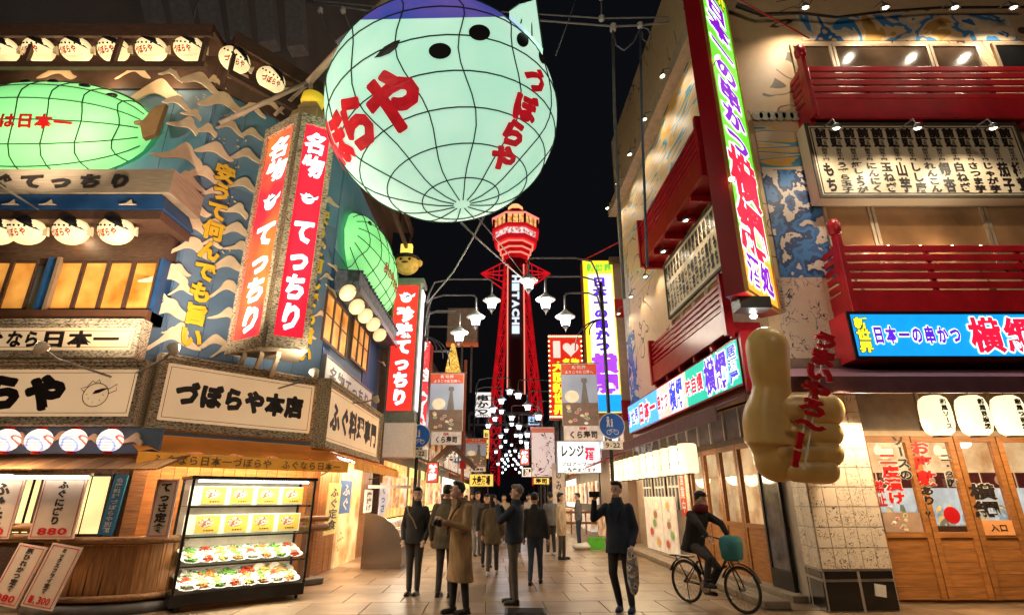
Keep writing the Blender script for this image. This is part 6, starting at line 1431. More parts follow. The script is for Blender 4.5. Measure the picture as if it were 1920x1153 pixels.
# ---------------------------------------------------------------- street lamps
LG = emat('lamp_glass', (.86, .94, 1), 5.5, var=0, sample=False)
def lamp_unit(side, Y, pts, px_, label):
    t = thing('street_lamp', label, 'street lamp', (px_, Y, 0), 'cold white street lamps down both sides of the street')
    zt = max(p[1] for p in pts)+1.0
    MB().tube([(0, 0, 0), (0, 0, 1), (0, 0, zt-1.0)], [.07, .055, .05], 10).build('pole', BLACK, t, smooth=True); MB().lathe([(.16, 0), (.16, .15), (.09, .3), (.07, .5)], 12).build('pole_foot', BLACK, t)
    lan = None
    for x, z in pts:
        lx = x-px_
        m = MB(); d = -1 if lx > 0 else 1; zz = z+.85
        m.tube([(lx, 0, z+.3), (lx, 0, zz-.1), (lx+d*.06, 0, zz-.02), (lx+d*.15, 0, zz), (lx*.35, 0, zz), (lx*.12, 0, zz-.12), (lx*.05, 0, zz-.5), (0, 0, zz-1.1)], .032, 8); m.build('arm', GREY, t, smooth=True)
        M = T(lx, 0, z)
        if lan is None:
            lan = MB().lathe([(.12, -.22), (.17, .02), (.17, .08)], 12).build('lantern', LG, t, smooth=True); lan.matrix_local = M
            s1_ = MB().lathe([(.30, .05), (.31, .08), (.20, .16), (.10, .24), (.03, .32), (.02, .42)], 14).build('lamp_cap', mat('pale_metal', (.6, .62, .65), rough=.3, metal=.2), lan, smooth=True)
            s2_ = MB().lathe([(.10, -.24), (.12, -.225), (.05, -.32), (.02, -.36), (.005, -.42)], 10).build('finial', BLACK, lan)
            s3_ = MB(); [s3_.beam((math.cos(a)*.122, math.sin(a)*.122, -.22), (math.cos(a)*.172, math.sin(a)*.172, .06), .012, .012) for a in [k*math.pi/3 for k in range(6)]]; s3_ = s3_.build('glass_bar', GREY, lan)
        else:
            c = dup(lan, t, M)
            for q in (s1_, s2_, s3_): y = q.copy(); C.objects.link(y); y.parent = c
    m = MB()
    for r_ in (.5, .75, 1.0): m.tube([(-side*r_*math.cos(a)*.9, 0, zt-2.2+r_*math.sin(a)-r_) for a in [k*math.pi/16 for k in range(9)]], .022, 6)
    m.build('scroll_work', BLACK, t)
    return t
la = [(atY(u, v, 17).x, atY(u, v, 17).z) for u, v in ((922, 567), (892, 598), (861, 628))]; ra_ = [(atY(u, v, 15.5).x, atY(u, v, 15.5).z) for u, v in ((991, 530), (1023, 566), (1060, 598))]
pl_, pr2 = atY(787, 760, 17).x, atY(1137, 700, 15.5).x
LL = lamp_unit(-1, 17, la, pl_, 'street lamp with three stepped lanterns on the left nearest us'); RLm = lamp_unit(1, 15.5, ra_, pr2, 'street lamp with three stepped lanterns on the right nearest us')
bpy.context.view_layer.update()
for x, z in la: light('POINT', (x, 17, z-.5), 70, (1, .86, .68), .12)
for x, z in ra_: light('POINT', (x, 15.5, z-.5), 70, (1, .86, .68), .12)
random.seed(3)
def copy_lamp(o, M, label):
    r = copy(o, M, label); return r
for k in range(9):
    yl, yr = (34+k*9.5, 30+k*9.0)
    jt = random.Random(k).uniform; copy_lamp(LL, T(pl_+jt(-.3, .7), yl, jt(-1.2, .6)), f'{ORD[k+1]} three-lantern street lamp from us on the left side'); copy_lamp(RLm, T(pr2-jt(-.3, .8), yr, jt(-1.4, .5)), f'{ORD[k+1]} three-lantern street lamp from us on the right side')
    if k < 3: light('POINT', (0, yl, 6), 120, COOL, .5)
for M, lab in ((T(-6.8, 1.0, .5), 'unseen street lamp added left of the viewer to light the building fronts'), (T(7.2, .5, .5), 'unseen street lamp added right of the viewer to light the building fronts')):  # two unseen lamps added beside the viewer to brighten both building fronts
    copy_lamp(LL if M.translation.x < 0 else RLm, M, lab); s_ = 1 if M.translation.x < 0 else -1
    for q in range(3): light('POINT', M.translation+V((s_*(.6+q*.5), 0, 7.2+q*.5)), 125, (1, .80, .58), .15)
# blue pedestrian and bicycle signs on the near poles
def road_sign(label, x, Y, z, r_, px_):
    t = thing('road_sign', label, 'road sign', (x, Y-.1, z))
    MB().lathe([(r_, 0), (r_, .015)], 28, RX(R(90))).build('rim', WHITE, t); MB().lathe([(r_*.93, .016), (r_*.93, .02)], 28, RX(R(90))).build('disc', mat('sign_blue', (.01, .09, .36), rough=.4, em=.12), t)
    m = MB(); q = r_
    def s2(pts): m.prism([(a*q, b*q) for a, b in pts], -.026, -.0215)
    def c2(cx, cz, rr): s2([(cx+rr*math.cos(a), cz+rr*math.sin(a)) for a in [k*math.pi/6 for k in range(12)]])
    c2(-.28, .62, .09); s2([(-.4, .5), (-.16, .5), (-.2, .22), (-.14, -.08), (-.24, -.08), (-.28, .15), (-.32, -.08), (-.42, -.08), (-.36, .22)]); c2(-.0, .45, .07); s2([(-.08, .35), (.09, .35), (.06, .12), (.09, -.08), (0, -.08), (0, .08), (-.02, -.08), (-.1, -.08), (-.05, .12)])
    m.build('walker_symbol', WHITE, t); m = MB()
    for cx in (-.25, .3): m.tube([(q*(cx+.17*math.cos(a)), -.024, q*(-.48+.17*math.sin(a))) for a in [k*math.pi/8 for k in range(17)]], q*.022, 4)
    m.tube([(q*-.25, -.024, q*-.48), (q*-.1, -.024, q*-.26), (q*.18, -.024, q*-.26), (q*.3, -.024, q*-.48)], q*.022, 4); m.tube([(q*.18, -.024, q*-.26), (q*.02, -.024, q*-.48), (q*-.1, -.024, q*-.26)], q*.022, 4); m.build('bicycle_symbol', WHITE, t)
    MB().box(-.04, .04, 0, .1, -.04, .04).build('clamp', GREY, t)
    MB().box(-r_*.75, r_*.75, .0, .02, -r_*1.75, -r_*1.12).build('plate', WHITE, t); text(t, '9-22', r_*1.1, r_*.4, INK, cz=-r_*1.43, y=-.004, bold=.02); return t
p = atY(787, 818, 17); road_sign('round blue sign with white walkers and bicycle on the left lamp pole', p.x, 17, p.z, .36, 0)
p = atY(1146, 799, 15.5); road_sign('round blue sign with white walkers and bicycle on the right lamp pole', p.x, 15.5, p.z, .37, 0)
p = atZ(868, 1010); t = thing('utility_pole', 'dark red brown pole left of the street between the two photo banners', 'pole', (atY(868, 850, 22).x, 22, 0)); MB().tube([(0, 0, 0), (0, 0, 7)], .07, 8).build('pole', mat('rust_side', (0, 0, 0)), t); MB().box(-.12, .12, -.1, .1, 2.6, 2.9).build('box', REDP, t)
p = atY(800, 560, 20); t = thing('utility_pole', 'thin grey pole with crossbars behind the left lamp scrolls', 'pole', (atY(797, 700, 20).x, 20, 0)); MB().tube([(0, 0, 0), (0, 0, p.z)], .06, 8).build('pole', GREY, t)
for z in (.6, 1.2, 2.2): MB().box(-.1, 1.0, -.03, .03, p.z-z, p.z-z+.06).build('crossbar', GREY, t)

# ---------------------------------------------------------------- red tower
YT = 180.; ctr = atY(967, 600, YT).x
t = thing('lattice_tower', 'tall red lit lattice tower with an observation deck at the street end', 'tower', (ctr, YT, 0)); tw = t
TR = emat('tower_red', (.55, .006, .01), .62, var=.3, scale=.3, sample=False, rough=.4); TW = emat('tower_warm', (1, .62, .25), 1.1, var=.3, scale=1, sample=False); TN = emat('tower_neon', (1, .30, .20), .95, sample=False); TRB = emat('tower_bright_red', (.8, .012, .02), .55, var=.2, sample=False)  # red steel emits by itself in place of lamps lighting the tower
def zz(v): return atY(967, v, YT).z
def hw(px, v): return px*(YT*math.cos(TH)+(zz(v)-CAMZ)*math.sin(TH))/1000
legs = [(505, 20), (560, 24), (620, 30), (690, 37), (760, 45)]
lv = [(zz(v), hw(w_, v)) for v, w_ in legs]; lv.append((5, hw(52, 800)))
lv2 = []
for (z1_, w1), (z2_, w2) in zip(lv[:-1], lv[1:]):
    n = max(1, int((z1_-z2_)/4.5))
    for k in range(n): lv2.append((z1_+(z2_-z1_)*k/n, w1+(w2-w1)*k/n))
lv2.append(lv[-1])
for sx in (-1, 1):
    for sy in (-1, 1):
        for ins, nm in ((1, 'leg'), (.62, 'inner_leg')):
            m = MB(); m.tube([(sx*w_*ins, sy*w_, z) for z, w_ in lv2], .42 if ins == 1 else .3, 6); m.build(nm, TR, t)
m = MB()
for (z1_, w1), (z2_, w2) in zip(lv2[:-1], lv2[1:]):
    for sy in (-1, 1):
        for sx in (-1, 1):
            m.beam((sx*w1, sy*w1, z1_), (sx*w2*.62, sy*w2, z2_), .28, .28); m.beam((sx*w1*.62, sy*w1, z1_), (sx*w2, sy*w2, z2_), .28, .28); m.beam((sx*w1*.62, sy*w1, z1_), (sx*w1, sy*w1, z1_), .3, .3)
            m.beam((sy*w1, sx*w1, z1_), (sy*w2, sx*w2*.2, z2_), .28, .28)
        m.beam((sy*w1, -w1, z1_), (sy*w1, w1, z1_), .3, .3)
o = m.build('lattice', TR, t); o['kind'] = 'stuff'
MB().box(-hw(13, 600), hw(13, 600), -hw(22, 600)-1.2, 3, 8, zz(512)).build('lift_shaft', mat('tower_core', (.06, .01, .01), em=.05), t)
for u in (-15, 15): MB().box(hw(u, 600)-.22, hw(u, 600)+.22, -hw(22, 600)-2.0, -hw(22, 600)-1.6, zz(745), zz(508)).build('neon_strip', TN, t)
e = text(t, 'HITACHI', zz(528)-zz(636), hw(15, 580), emat('tower_white', (.75, .85, .95), 1.0, sample=False), bold=.07, fill=.85); e.matrix_local = T(0, -hw(22, 600)-2.2, (zz(528)+zz(636))/2) @ RY(R(90))
def octo(name, v0, v1, w0, w1, m):
    mb = MB(); mb.lathe([(hw(w1, v1), zz(v1)), (hw(w0, v0), zz(v0))], 8, RZ(R(22.5))); return mb.build(name, m, t)
TD = mat('tower_dark_red', (.16, .006, .01), rough=.5, em=.12)
TGL = mat('deck_lights', (.55, .12, .03), c2=(1, .62, .2), thr=(.35, .6), scale=.9, em=.95); TGW = mat('deck_lights_white', (.35, .12, .1), c2=(1, .85, .8), thr=(.4, .58), scale=1.1, em=.9)
octo('roof', 408, 418, 19, 46, TD); octo('roof_edge', 418, 420.5, 47, 47, TN); octo('upper_glass', 421, 437, 43, 43, TGL); octo('deck_band', 437.2, 443, 46, 46.5, TRB)
octo('lower_glass', 443.2, 455, 40, 38, TGW); octo('deck_band', 455.2, 462, 43, 40, TRB)
for v, w_ in ((464, 35), (473, 31), (482, 27)): octo('ring_light', v, v+1.7, w_+1, w_+.7, TN); octo('deck_tier', v+1.8, v+8.6, w_-2, w_-4, TR)
octo('deck_neck', 491, 510, 21, 17, TD); octo('lamp_base', 399, 408, 15, 16, TD); octo('lamp_rim', 397.5, 399, 16, 16, TRB)
MB().lathe([(hw(13.5, 397), zz(397.4)), (hw(14, 391), zz(391)), (hw(9, 386), zz(386.5)), (.1, zz(385))], 16).build('top_lamp', mat('tower_cap_lit', (.9, .4, .08), c2=(1, .65, .3), em=1.1), t)
mb = MB()
for k in range(8):
    a = R(22.5+45*k); mb.beam((math.cos(a)*hw(43.5, 430), math.sin(a)*hw(43.5, 430), zz(437)), (math.cos(a)*hw(43.5, 430), math.sin(a)*hw(43.5, 430), zz(421)), .9, .9)
    a2 = a+R(45)
    for q in (.33, .66):
        p = V((math.cos(a), math.sin(a), 0)).lerp(V((math.cos(a2), math.sin(a2), 0)), q)*hw(43.4, 430); mb.beam(p+V((0, 0, zz(437))), p+V((0, 0, zz(421))), .35, .35)
mb.build('deck_mullion', TD, t)
m = MB()
for sx in (-1, 1):
    tip = (sx*hw(64, 518), -2, zz(517))
    for a in ((sx*hw(18, 505), -4, zz(498)), (sx*hw(18, 505), 4, zz(498)), (sx*hw(20, 530), -4, zz(538)), (sx*hw(20, 530), 4, zz(538)), (sx*hw(19, 515), 0, zz(517))): m.beam(a, tip, .4, .4)
    for q in (.25, .5, .75):
        A_1 = V((sx*hw(18, 505), -4, zz(498))).lerp(V(tip), q); B_1 = V((sx*hw(20, 530), -4, zz(538))).lerp(V(tip), q); m.beam(A_1, B_1, .3, .3)
m.build('side_arm', TRB, t)

# ---------------------------------------------------------------- dark tower block behind the left restaurant, wires
DBR = mat('dim_concrete', (.20, .15, .12), rough=.8, var=.2, scale=.3, em=.055)  # weak emission stands in for night city light on the block
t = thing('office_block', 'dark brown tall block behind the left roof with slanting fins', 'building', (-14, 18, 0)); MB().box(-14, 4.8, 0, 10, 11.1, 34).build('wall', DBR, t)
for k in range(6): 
    a = atY(300+k*52, 60+k*8, 17.6); b_ = atY(250+k*60, -40, 17.6); MB().beam(a-V((-14, 18, 0))+V((0, -.1, 0)), b_-V((-14, 18, 0))+V((-.3, -.1, 2)), .7, .6).build('slanting_fin', mat('dim_fin', (.28, .23, .2), rough=.8, em=.05), t)  # fins emit a little too, in place of city light
def wire(label, pts, r_=.02, m=None, Y=12., ins=(), name='overhead_wire'):
    P = [atY(p[0], p[1], p[2] if len(p) > 2 else Y) for p in pts]; t = thing(name, label, 'wire', P[0]); MB().tube([p-P[0] for p in P], r_, 6).build('wire', m or mat('wire_grey', (.3, .3, .31)), t, smooth=True)
    for k in ins: 
        q = P[k]-P[0]; MB().lathe([(.03, -.1), (.09, -.06), (.05, 0), (.09, .05), (.03, .1)], 12, Matrix.Translation(q)).build('insulator', PLW, t, smooth=True)
    return t
wire('upper pair wire running across the top of the street to the right sign', [(520, -5), (700, 12), (900, 20), (1130, 35), (1300, 32)], .022)
wire('lower pair wire with insulators across the top of the street', [(575, 3), (700, 22), (900, 30), (1150, 50), (1200, 48), (1300, 38)], .03, ins=(3, 4))
wire('thick pale cable hanging down from the top wires right of the giant lantern', [(1149, 55), (1152, 200), (1160, 380), (1170, 560)], .045, ins=(0,))
wire('blue grey cable hanging beside the thick pale cable', [(1200, 55), (1202, 150), (1206, 300), (1214, 500)], .035, mat('wire_blue', (.12, .17, .28)))
wire('looped cable between the two hanging cables', [(1150, 60), (1155, 85), (1170, 95), (1188, 80), (1198, 58)], .022); wire('small coil of cable at the top right of the hanging cables', [(1200, 50), (1215, 55), (1222, 72), (1215, 82), (1205, 74), (1204, 60)], .018)
wire('steep thin wire rising right of the giant lantern', [(1042, 105), (1062, 50), (1082, -8)], .014)
wire('slack cable falling from the giant lantern to the left pole', [(908, 405, 10), (885, 450, 13), (850, 510, 15), (800, 570, 17)], .026)
wire('cable crossing toward the tower below the giant lantern', [(865, 418, 10), (900, 452, 12), (945, 492, 14), (1000, 540, 15.5)], .024); wire('second crossing cable right of the first below the lantern', [(893, 405, 10), (940, 460, 14), (985, 520, 20)], .018)
wire('red guy wire from the yellow sign to the right facade', [(1095, 487, 20), (1160, 455, 19)], .03, REDP); wire('vertical cable with beads at the top centre of the street', [(1127, -5), (1128, 35)], .02, ins=(0, 1)); wire('hanging cable bundle at the top left of the giant lantern', [(590, -5), (600, 20), (608, 50), (630, 80), (650, 110)], .022, ins=(1,)); wire('second hanging cable with insulator near the pole top', [(640, -5), (643, 20), (660, 60)], .016, ins=(1,))
wire('thin wire in front of the dark tower block', [(373, -5), (362, 40)], .02)
# ================================================================ PEOPLE
SKIN = mat('skin', (.70, .44, .32), rough=.5, var=.08, scale=8)
def cloth(n, c, rough=.8): return mat('cloth_'+n, c, rough=rough, var=.35, scale=7, bump=.45, dist=.8, stretch=(1, 1, .45))
def person(label, pos, rot, H=1.7, jacket=None, trousers=None, shoe=None, hair=None, hem=.85, flare=.0, arms=None, legs=None, lean=0, hipz=.9, head=(0, 0), vox=.012, hairlen=0, hat=None, extras=None, headyaw=0, collar=True, bulk=1.0):
    t = thing('person', label, 'person', T(*pos) @ RZ(rot) @ Matrix.Scale(H/1.7, 4))
    ax_ = V((0, -math.sin(lean), math.cos(lean))); ay = V((0, math.cos(lean), math.sin(lean))); hip = V((0, 0, hipz))
    def A(s, x=0, y=0): return hip+ax_*s+V((x, 0, 0))+ay*y
    hc_ = A(.70)+V((head[0], head[1]-.015, 0)); arms = arms or {}; legs = legs or {}
    def rem(o, v, it=4):
        r_ = o.modifiers.new('r', 'REMESH'); r_.mode = 'VOXEL'; r_.voxel_size = v; r_.use_smooth_shade = True
        s_ = o.modifiers.new('s', 'SMOOTH'); s_.factor = .5; s_.iterations = it; return o
    def trs(rows): return [[A(s, rx*math.cos(a), ry*math.sin(a)) for a in [2*math.pi*k/16 for k in range(16)]] for s, rx, ry in rows]
    HR = Matrix.Translation(hc_) @ RZ(headyaw) @ RX(head[1]*3 if head[1] < 0 else 0) @ Matrix.Translation(-hc_)
    bd = MB(); bd.ell(hc_+V((0, .01, .02)), (.076, .092, .10), 16, 12, HR); bd.ell(hc_+V((0, -.022, -.055)), (.056, .062, .062), 14, 10, HR)
    bd.ell(hc_+V((0, -.098, -.015)), (.012, .018, .022), 8, 6, HR); bd.ell(hc_+V((.078, .012, -.01)), (.012, .02, .03), 8, 6, HR); bd.ell(hc_+V((-.078, .012, -.01)), (.012, .02, .03), 8, 6, HR); bd.ell(hc_+V((0, -.082, -.062)), (.024, .012, .009), 8, 6, HR)
    bd.cap(A(.52), hc_+V((0, .01, -.05)), .05, .046); bd.rings(trs([(-.05, .12, .08), (.2, .13, .08), (.45, .15, .08), (.54, .05, .05)]))
    jk = MB(); tr = MB(); W_ = .185*bulk
    L_hem = hem-hipz
    rows = [(L_hem, W_*(1.02+flare), .135*(1+flare)), (L_hem*.5, W_*(.98+flare*.5), .135), (.02, W_*.95, .13*bulk), (.18, W_*.9, .118*bulk), (.36, W_*.98, .122*bulk), (.45, W_*.86, .105*bulk), (.51, W_*.52, .085), (.57, .072, .07)]
    jk.rings(trs(rows))
    if collar: jk.rings(trs([(.52, .09, .085), (.60, .075, .078), (.605, .05, .05)]))
    for s in (-1, 1):
        sh = A(.455, s*W_*.84); el, wr = arms.get(s, ((s*(W_+.045), .02, -.02), (s*(W_+.05), -.05, -.26)))
        el = V((el[0], el[1], el[2]+hipz+.20-.0)) if True else el; wr = V((wr[0], wr[1], wr[2]+hipz+.20))
        jk.cap(sh, el, .064*bulk, .054, 12); jk.cap(el, el.lerp(wr, .93), .054, .042, 12); bd.cap(sh, el, .045, .038); bd.cap(el, wr, .038, .026)
        d = (wr-el).normalized(); sd = d.cross(V((0, 1, 0))).normalized() if abs(d.y) < .9 else V((1, 0, 0)); cu = sd.cross(d).normalized()
        if cu.y > 0: cu = -cu
        pm = wr+d*.045; bd.tube([wr-d*.01, pm, wr+d*.085], [.024, .032, .03], 10)
        for k in range(4):
            b0 = wr+d*.085+sd*(-.026+.0175*k); l_ = (.034, .04, .038, .03)[k]; k1 = b0+d*l_+cu*.012; k2 = k1+d*l_*.5+cu*.024; bd.cap(b0-d*.015, k1, .0085, .008, 6); bd.cap(k1, k2, .008, .007, 6)
        b0 = wr+d*.03-sd*.026; k1 = b0-sd*.022+d*.022+cu*.01; bd.cap(b0, k1, .011, .009, 6); bd.cap(k1, k1+d*.025+cu*.012, .009, .008, 6)
        kn, an = legs.get(s, ((s*.09, -.01, .48), (s*.10, .01, .09))); kn, an = V(kn), V(an); hj = A(-.02, s*.085)
        tr.cap(hj, kn, .093, .062, 14); tr.cap(kn, an+V((0, 0, .01)), .062, .048, 12); bd.cap(hj, kn, .06, .045); bd.cap(kn, an, .045, .032)
        so = MB(); so.ell(an+V((0, .01, -.035)), (.045, .06, .045), 12, 8); so.ell(an+V((0, -.08, -.055)), (.046, .11, .034), 14, 8); so.box(an.x-.042, an.x+.042, an.y-.17, an.y+.065, an.z-.09, an.z-.07)
        rem(so.build('shoe', shoe, t), vox, 3)
    tr.rings(trs([(-.08, .11, .09), (0, .165, .115), (.1, .16, .11)]))
    rem(bd.build('body', SKIN, t), max(.0085, vox*.75), 2); rem(tr.build('trousers', trousers, t), vox); rem(jk.build('coat' if hem < .7 else 'jacket', jacket, t), vox, 5)
    hr = MB(); hr.ell(hc_+V((0, .032, .045)), (.086, .088, .095), 16, 12, HR); hr.ell(hc_+V((0, -.03, .098)), (.07, .06, .04), 14, 8, HR)
    if hairlen: hr.ell(hc_+V((0, .055, -.03)), (.08, .055, .11+hairlen), 14, 10, HR)
    rem(hr.build('hair', hair, t), vox, 2)
    if vox < .016:
        ey = MB(); 
        for s in (-1, 1): ey.ell(hc_+V((s*.03, -.088, .01)), (.011, .006, .005), 8, 5, HR); ey.beam(HR @ (hc_+V((s*.017, -.094, .03))), HR @ (hc_+V((s*.046, -.086, .031))), .008, .006)
        ey.build('eyes_and_brows', hair, t)
    return t
BLKC = cloth('black', (.03, .027, .028)); CHAR = cloth('charcoal', (.065, .057, .055)); TANC = cloth('tan', (.36, .22, .10)); KHA = cloth('khaki', (.17, .12, .07)); NAVY = cloth('navy', (.02, .03, .055)); GRT = cloth('grey_trousers', (.14, .115, .09)); BRC = cloth('brown', (.08, .045, .03)); OLV = cloth('olive', (.13, .10, .06)); CRM = cloth('cream', (.5, .4, .28)); DNM = cloth('denim', (.03, .05, .09)); GRYC = cloth('grey', (.14, .14, .15)); WHC = cloth('pale', (.55, .5, .45)); REDC = cloth('dark_red', (.16, .01, .015))
HB = mat('hair_black', (.012, .009, .008), rough=.5, var=.4, scale=30); HG = mat('hair_grey', (.22, .17, .13), rough=.6, var=.4, scale=30); SHB = mat('shoe_black', (.012, .01, .01), rough=.35); SHBL = mat('shoe_blue', (.02, .05, .12), rough=.5); SHW = mat('shoe_white', (.5, .48, .45))
# woman in black, hands in pockets
w1 = person('woman in a black high necked jacket with hands in pockets and a diagonal bag strap', (-1.69, 10.14, 0), R(-8), 1.70, BLKC, CHAR, SHB, HB, hem=.80, arms={s: ((s*.24, .04, -.03), (s*.19, -.08, -.24)) for s in (-1, 1)}, legs={-1: ((-.075, 0, .48), (-.065, 0, .09)), 1: ((.08, -.01, .48), (.07, .02, .09))}, headyaw=R(14), hairlen=.03, flare=.06, bulk=1.02)
MB().tube([(-.16, -.08, 1.42), (-.10, -.155, 1.3), (.0, -.168, 1.18), (.06, -.165, 1.05)], .014, 6).build('bag_strap', mat('strap_tan', (.3, .2, .1)), w1)
w2 = person('man in a greenish tan jacket seen from behind beside the long coat', (-1.13, 9.95, 0), R(170), 1.74, OLV, CHAR, SHB, HB, hem=.72, bulk=1.18, flare=.05)
c1_ = person('man in a long tan trench coat looking down at a camera in his hands', (-.76, 8.63, 0), R(-55), 1.76, TANC, BLKC, SHB, HB, hem=.40, flare=.25, bulk=1.15, head=(0, -.075), headyaw=R(-10),
             arms={-1: ((-.24, -.06, .0), (-.06, -.30, .10)), 1: ((.25, -.06, .0), (.07, -.31, .08))}, legs={-1: ((-.08, -.04, .47), (-.08, -.06, .09)), 1: ((.08, .02, .48), (.09, .06, .09))})
MB().box(-.07, .07, -.42, -.36, 1.12, 1.21).lathe([(.03, 0), (.03, .04)], 12, T(0, -.42, 1.165) @ RX(R(90))).build('camera', BLACK, c1_); MB().tube([(.14, -.11, 1.42), (.05, -.17, 1.3), (-.08, -.17, 1.15), (-.14, -.15, 1.0)], .014, 6).build('camera_strap', mat('strap_dark', (.06, .03, .02)), c1_)
MB().prism([(-.10, 1.44), (0, 1.3), (.10, 1.44), (.06, 1.5), (-.06, 1.5)], -.13, -.09).build('coat_lapel', mat('tan_lapel', (.2, .12, .055)), c1_)
o1 = person('older grey haired man in a navy jacket and khaki trousers lifting his hands', (.03, 9.32, 0), R(-105), 1.73, NAVY, GRT, SHB, HG, hem=.86, bulk=1.15, lean=R(-4), head=(0, .01), headyaw=R(12),
            arms={-1: ((-.22, -.14, .06), (-.05, -.25, .30)), 1: ((.22, -.16, .08), (.06, -.26, .31))}, legs={-1: ((-.09, -.05, .48), (-.11, -.05, .09)), 1: ((.09, .02, .48), (.10, .05, .09))})
m1 = person('young man in a dark navy coat raising a phone and holding a printed bag', (1.62, 8.78, 0), R(-22), 1.77, NAVY, BLKC, SHBL, HB, hem=.74, bulk=1.08, flare=.06,
            arms={-1: ((-.34, -.10, .10), (-.28, -.24, .36)), 1: ((.24, .03, -.03), (.20, -.10, -.25))}, legs={-1: ((-.11, -.03, .48), (-.05, .03, .09)), 1: ((.09, 0, .48), (.13, -.02, .09))}, headyaw=R(-12))
MB().box(-.33, -.17, -.345, -.335, 1.50, 1.58).build('phone', BLACK, m1); MB().tube([(.2, -.14, .82), (.2, -.18, .72)], .006).build('bag_string', BLACK, m1)
mb = MB(); mb.rings([[(.2+rx*math.cos(a), -.18+.05*math.sin(a), z) for a in [k*math.pi/5 for k in range(10)]] for z, rx in ((.82, .03), (.78, .06), (.6, .085), (.4, .08), (.28, .05), (.24, .02))]); mb.build('printed_bag', multi('bag_print', [(.6, .55, .45), (.12, .2, .35), (.5, .3, .15), (.7, .68, .62), (.05, .05, .06)], scale=9, detail=2), m1, smooth=True)
MB().prism([(-.09, 1.42), (0, 1.15), (.09, 1.42)], -.155, -.12).build('inner_shirt', cloth('blue_shirt', (.02, .035, .07)), m1)
# ---- background walkers
BGP = [(-.42, 12.6, 175, OLV, CHAR, 'person in a brown coat walking away just left of the older man', .65), (-.62, 14.0, 10, BLKC, BLKC, 'person in black with a pale strap walking behind the trench coat', .85), (.45, 11.3, 170, BLKC, DNM, 'man in a black jacket and jeans standing behind the older man', .85),
       (1.33, 15.6, 70, CRM, CHAR, 'woman in a cream furry coat turned left near the bright shop', .6), (1.12, 16.6, 200, GRYC, BLKC, 'person in grey beside the woman in the cream coat', .8), (-1.0, 16.5, 20, CHAR, GRYC, 'person in charcoal with grey trousers in the middle distance', .8),
       (-1.5, 18.5, 0, BRC, GRYC, 'person in brown in the middle distance on the left', .8), (.15, 17.5, 185, KHA, DNM, 'person in khaki walking away at the street centre', .7), (-.3, 22, 0, CRM, DNM, 'distant person in a cream coat at the street centre', .7), (.7, 22.5, 10, WHC, BLKC, 'distant person in a pale top right of centre', .85),
       (-.9, 24, 180, NAVY, BLKC, 'distant person in navy left of centre', .8), (-1.9, 27, 0, BRC, BLKC, 'distant figure in brown near the left shops', .7), (2.0, 29, 20, CRM, BLKC, 'far figure in cream near the right shops', .8), (-.5, 31, 180, BLKC, BLKC, 'far dark figure at the street centre left', .8), (.9, 33, 0, CHAR, BLKC, 'far dark figure at the street centre right', .8), (-2.6, 21.5, 100, CHAR, BLKC, 'dark figure by the left souvenir shop', .8), (2.3, 19.8, 250, GRYC, DNM, 'figure in grey facing the bright shop', .8)]
for i, (x, y, r_, j, tq, lab, hem) in enumerate(BGP):
    st = random.Random(i).uniform(-.1, .16); person(lab, (x, y, 0), R(r_), 1.58+.02*(i % 6), j, tq, SHW if i % 4 == 0 else SHB, HB, hem=hem, vox=.018 if y < 17 else .024, legs={-1: ((-.08, -st*.5-.02, .48), (-.08, -st, .09)), 1: ((.08, st*.5-.02, .48), (.09, st, .09))}, bulk=1.08, hairlen=.08 if i % 3 == 0 else 0)

# ================================================================ BICYCLE AND RIDER
rc, fc_ = V((2.78, 9.45, 0)), V((3.30, 8.60, 0)); dirb = (fc_-rc).normalized(); ang = math.atan2(dirb.y, dirb.x)
bk = thing('bicycle', 'dark city bicycle crossing in front of the wooden doors with a teal front bag', 'bicycle', T(rc.x, rc.y, 0) @ RZ(ang)); WB = 1.02; rr = .31
def wheel(x):
    w_ = MB().rings([[((rr-.018+.018*math.cos(b))*math.cos(a), .018*math.sin(b), (rr-.018+.018*math.cos(b))*math.sin(a)) for b in [k*math.pi/4 for k in range(8)]] for a in [k*math.pi/16 for k in range(33)]], caps=False).build('wheel', mat('tyre', (.02, .02, .02), rough=.8), bk, smooth=True); w_.matrix_local = T(x, 0, rr)
    m = MB(); m.rings([[((rr-.042+.008*math.cos(b))*math.cos(a), .011*math.sin(b), (rr-.042+.008*math.cos(b))*math.sin(a)) for b in [k*math.pi/3 for k in range(6)]] for a in [k*math.pi/16 for k in range(33)]], caps=False); m.build('rim', STEEL, w_, smooth=True)
    m = MB()
    for k in range(20): a = k*math.pi/10; m.tube([(.02*math.cos(a+.6), .02*(-1)**k, .02*math.sin(a+.6)), ((rr-.04)*math.cos(a), 0, (rr-.04)*math.sin(a))], .0016, 4)
    m.build('spokes', STEEL, w_); MB().lathe([(.025, -.045), (.025, .045)], 10, RX(R(90))).build('hub', GREY, w_)
    m = MB(); m.tube([((rr+.02)*math.cos(a), 0, (rr+.02)*math.sin(a)) for a in [R(25+k*14) for k in range(10)]], .018, 6, sq=2.2) if 0 else m.rings([[((rr+.025)*math.cos(a), y, (rr+.025)*math.sin(a)+z) for y, z in ((-.03, 0), (0, .012), (.03, 0), (0, .006))] for a in [R(20+k*14) for k in range(11)]]); m.build('mudguard', BLACK, w_)
wheel(0); wheel(WB)
BF = mat('bike_frame', (.03, .028, .03), rough=.3, metal=.4); ST, HD, BB, SD = V((.27, 0, .72)), V((.83, 0, .72)), V((.40, 0, .28)), V((.24, 0, .82))
m = MB(); m.tube([HD, V((.55, 0, .34)), BB], .018, 8); m.tube([BB, ST, SD], .016, 8); m.tube([V((.80, 0, .60)), V((.5, 0, .45)), V((.335, 0, .5))], .014, 8)
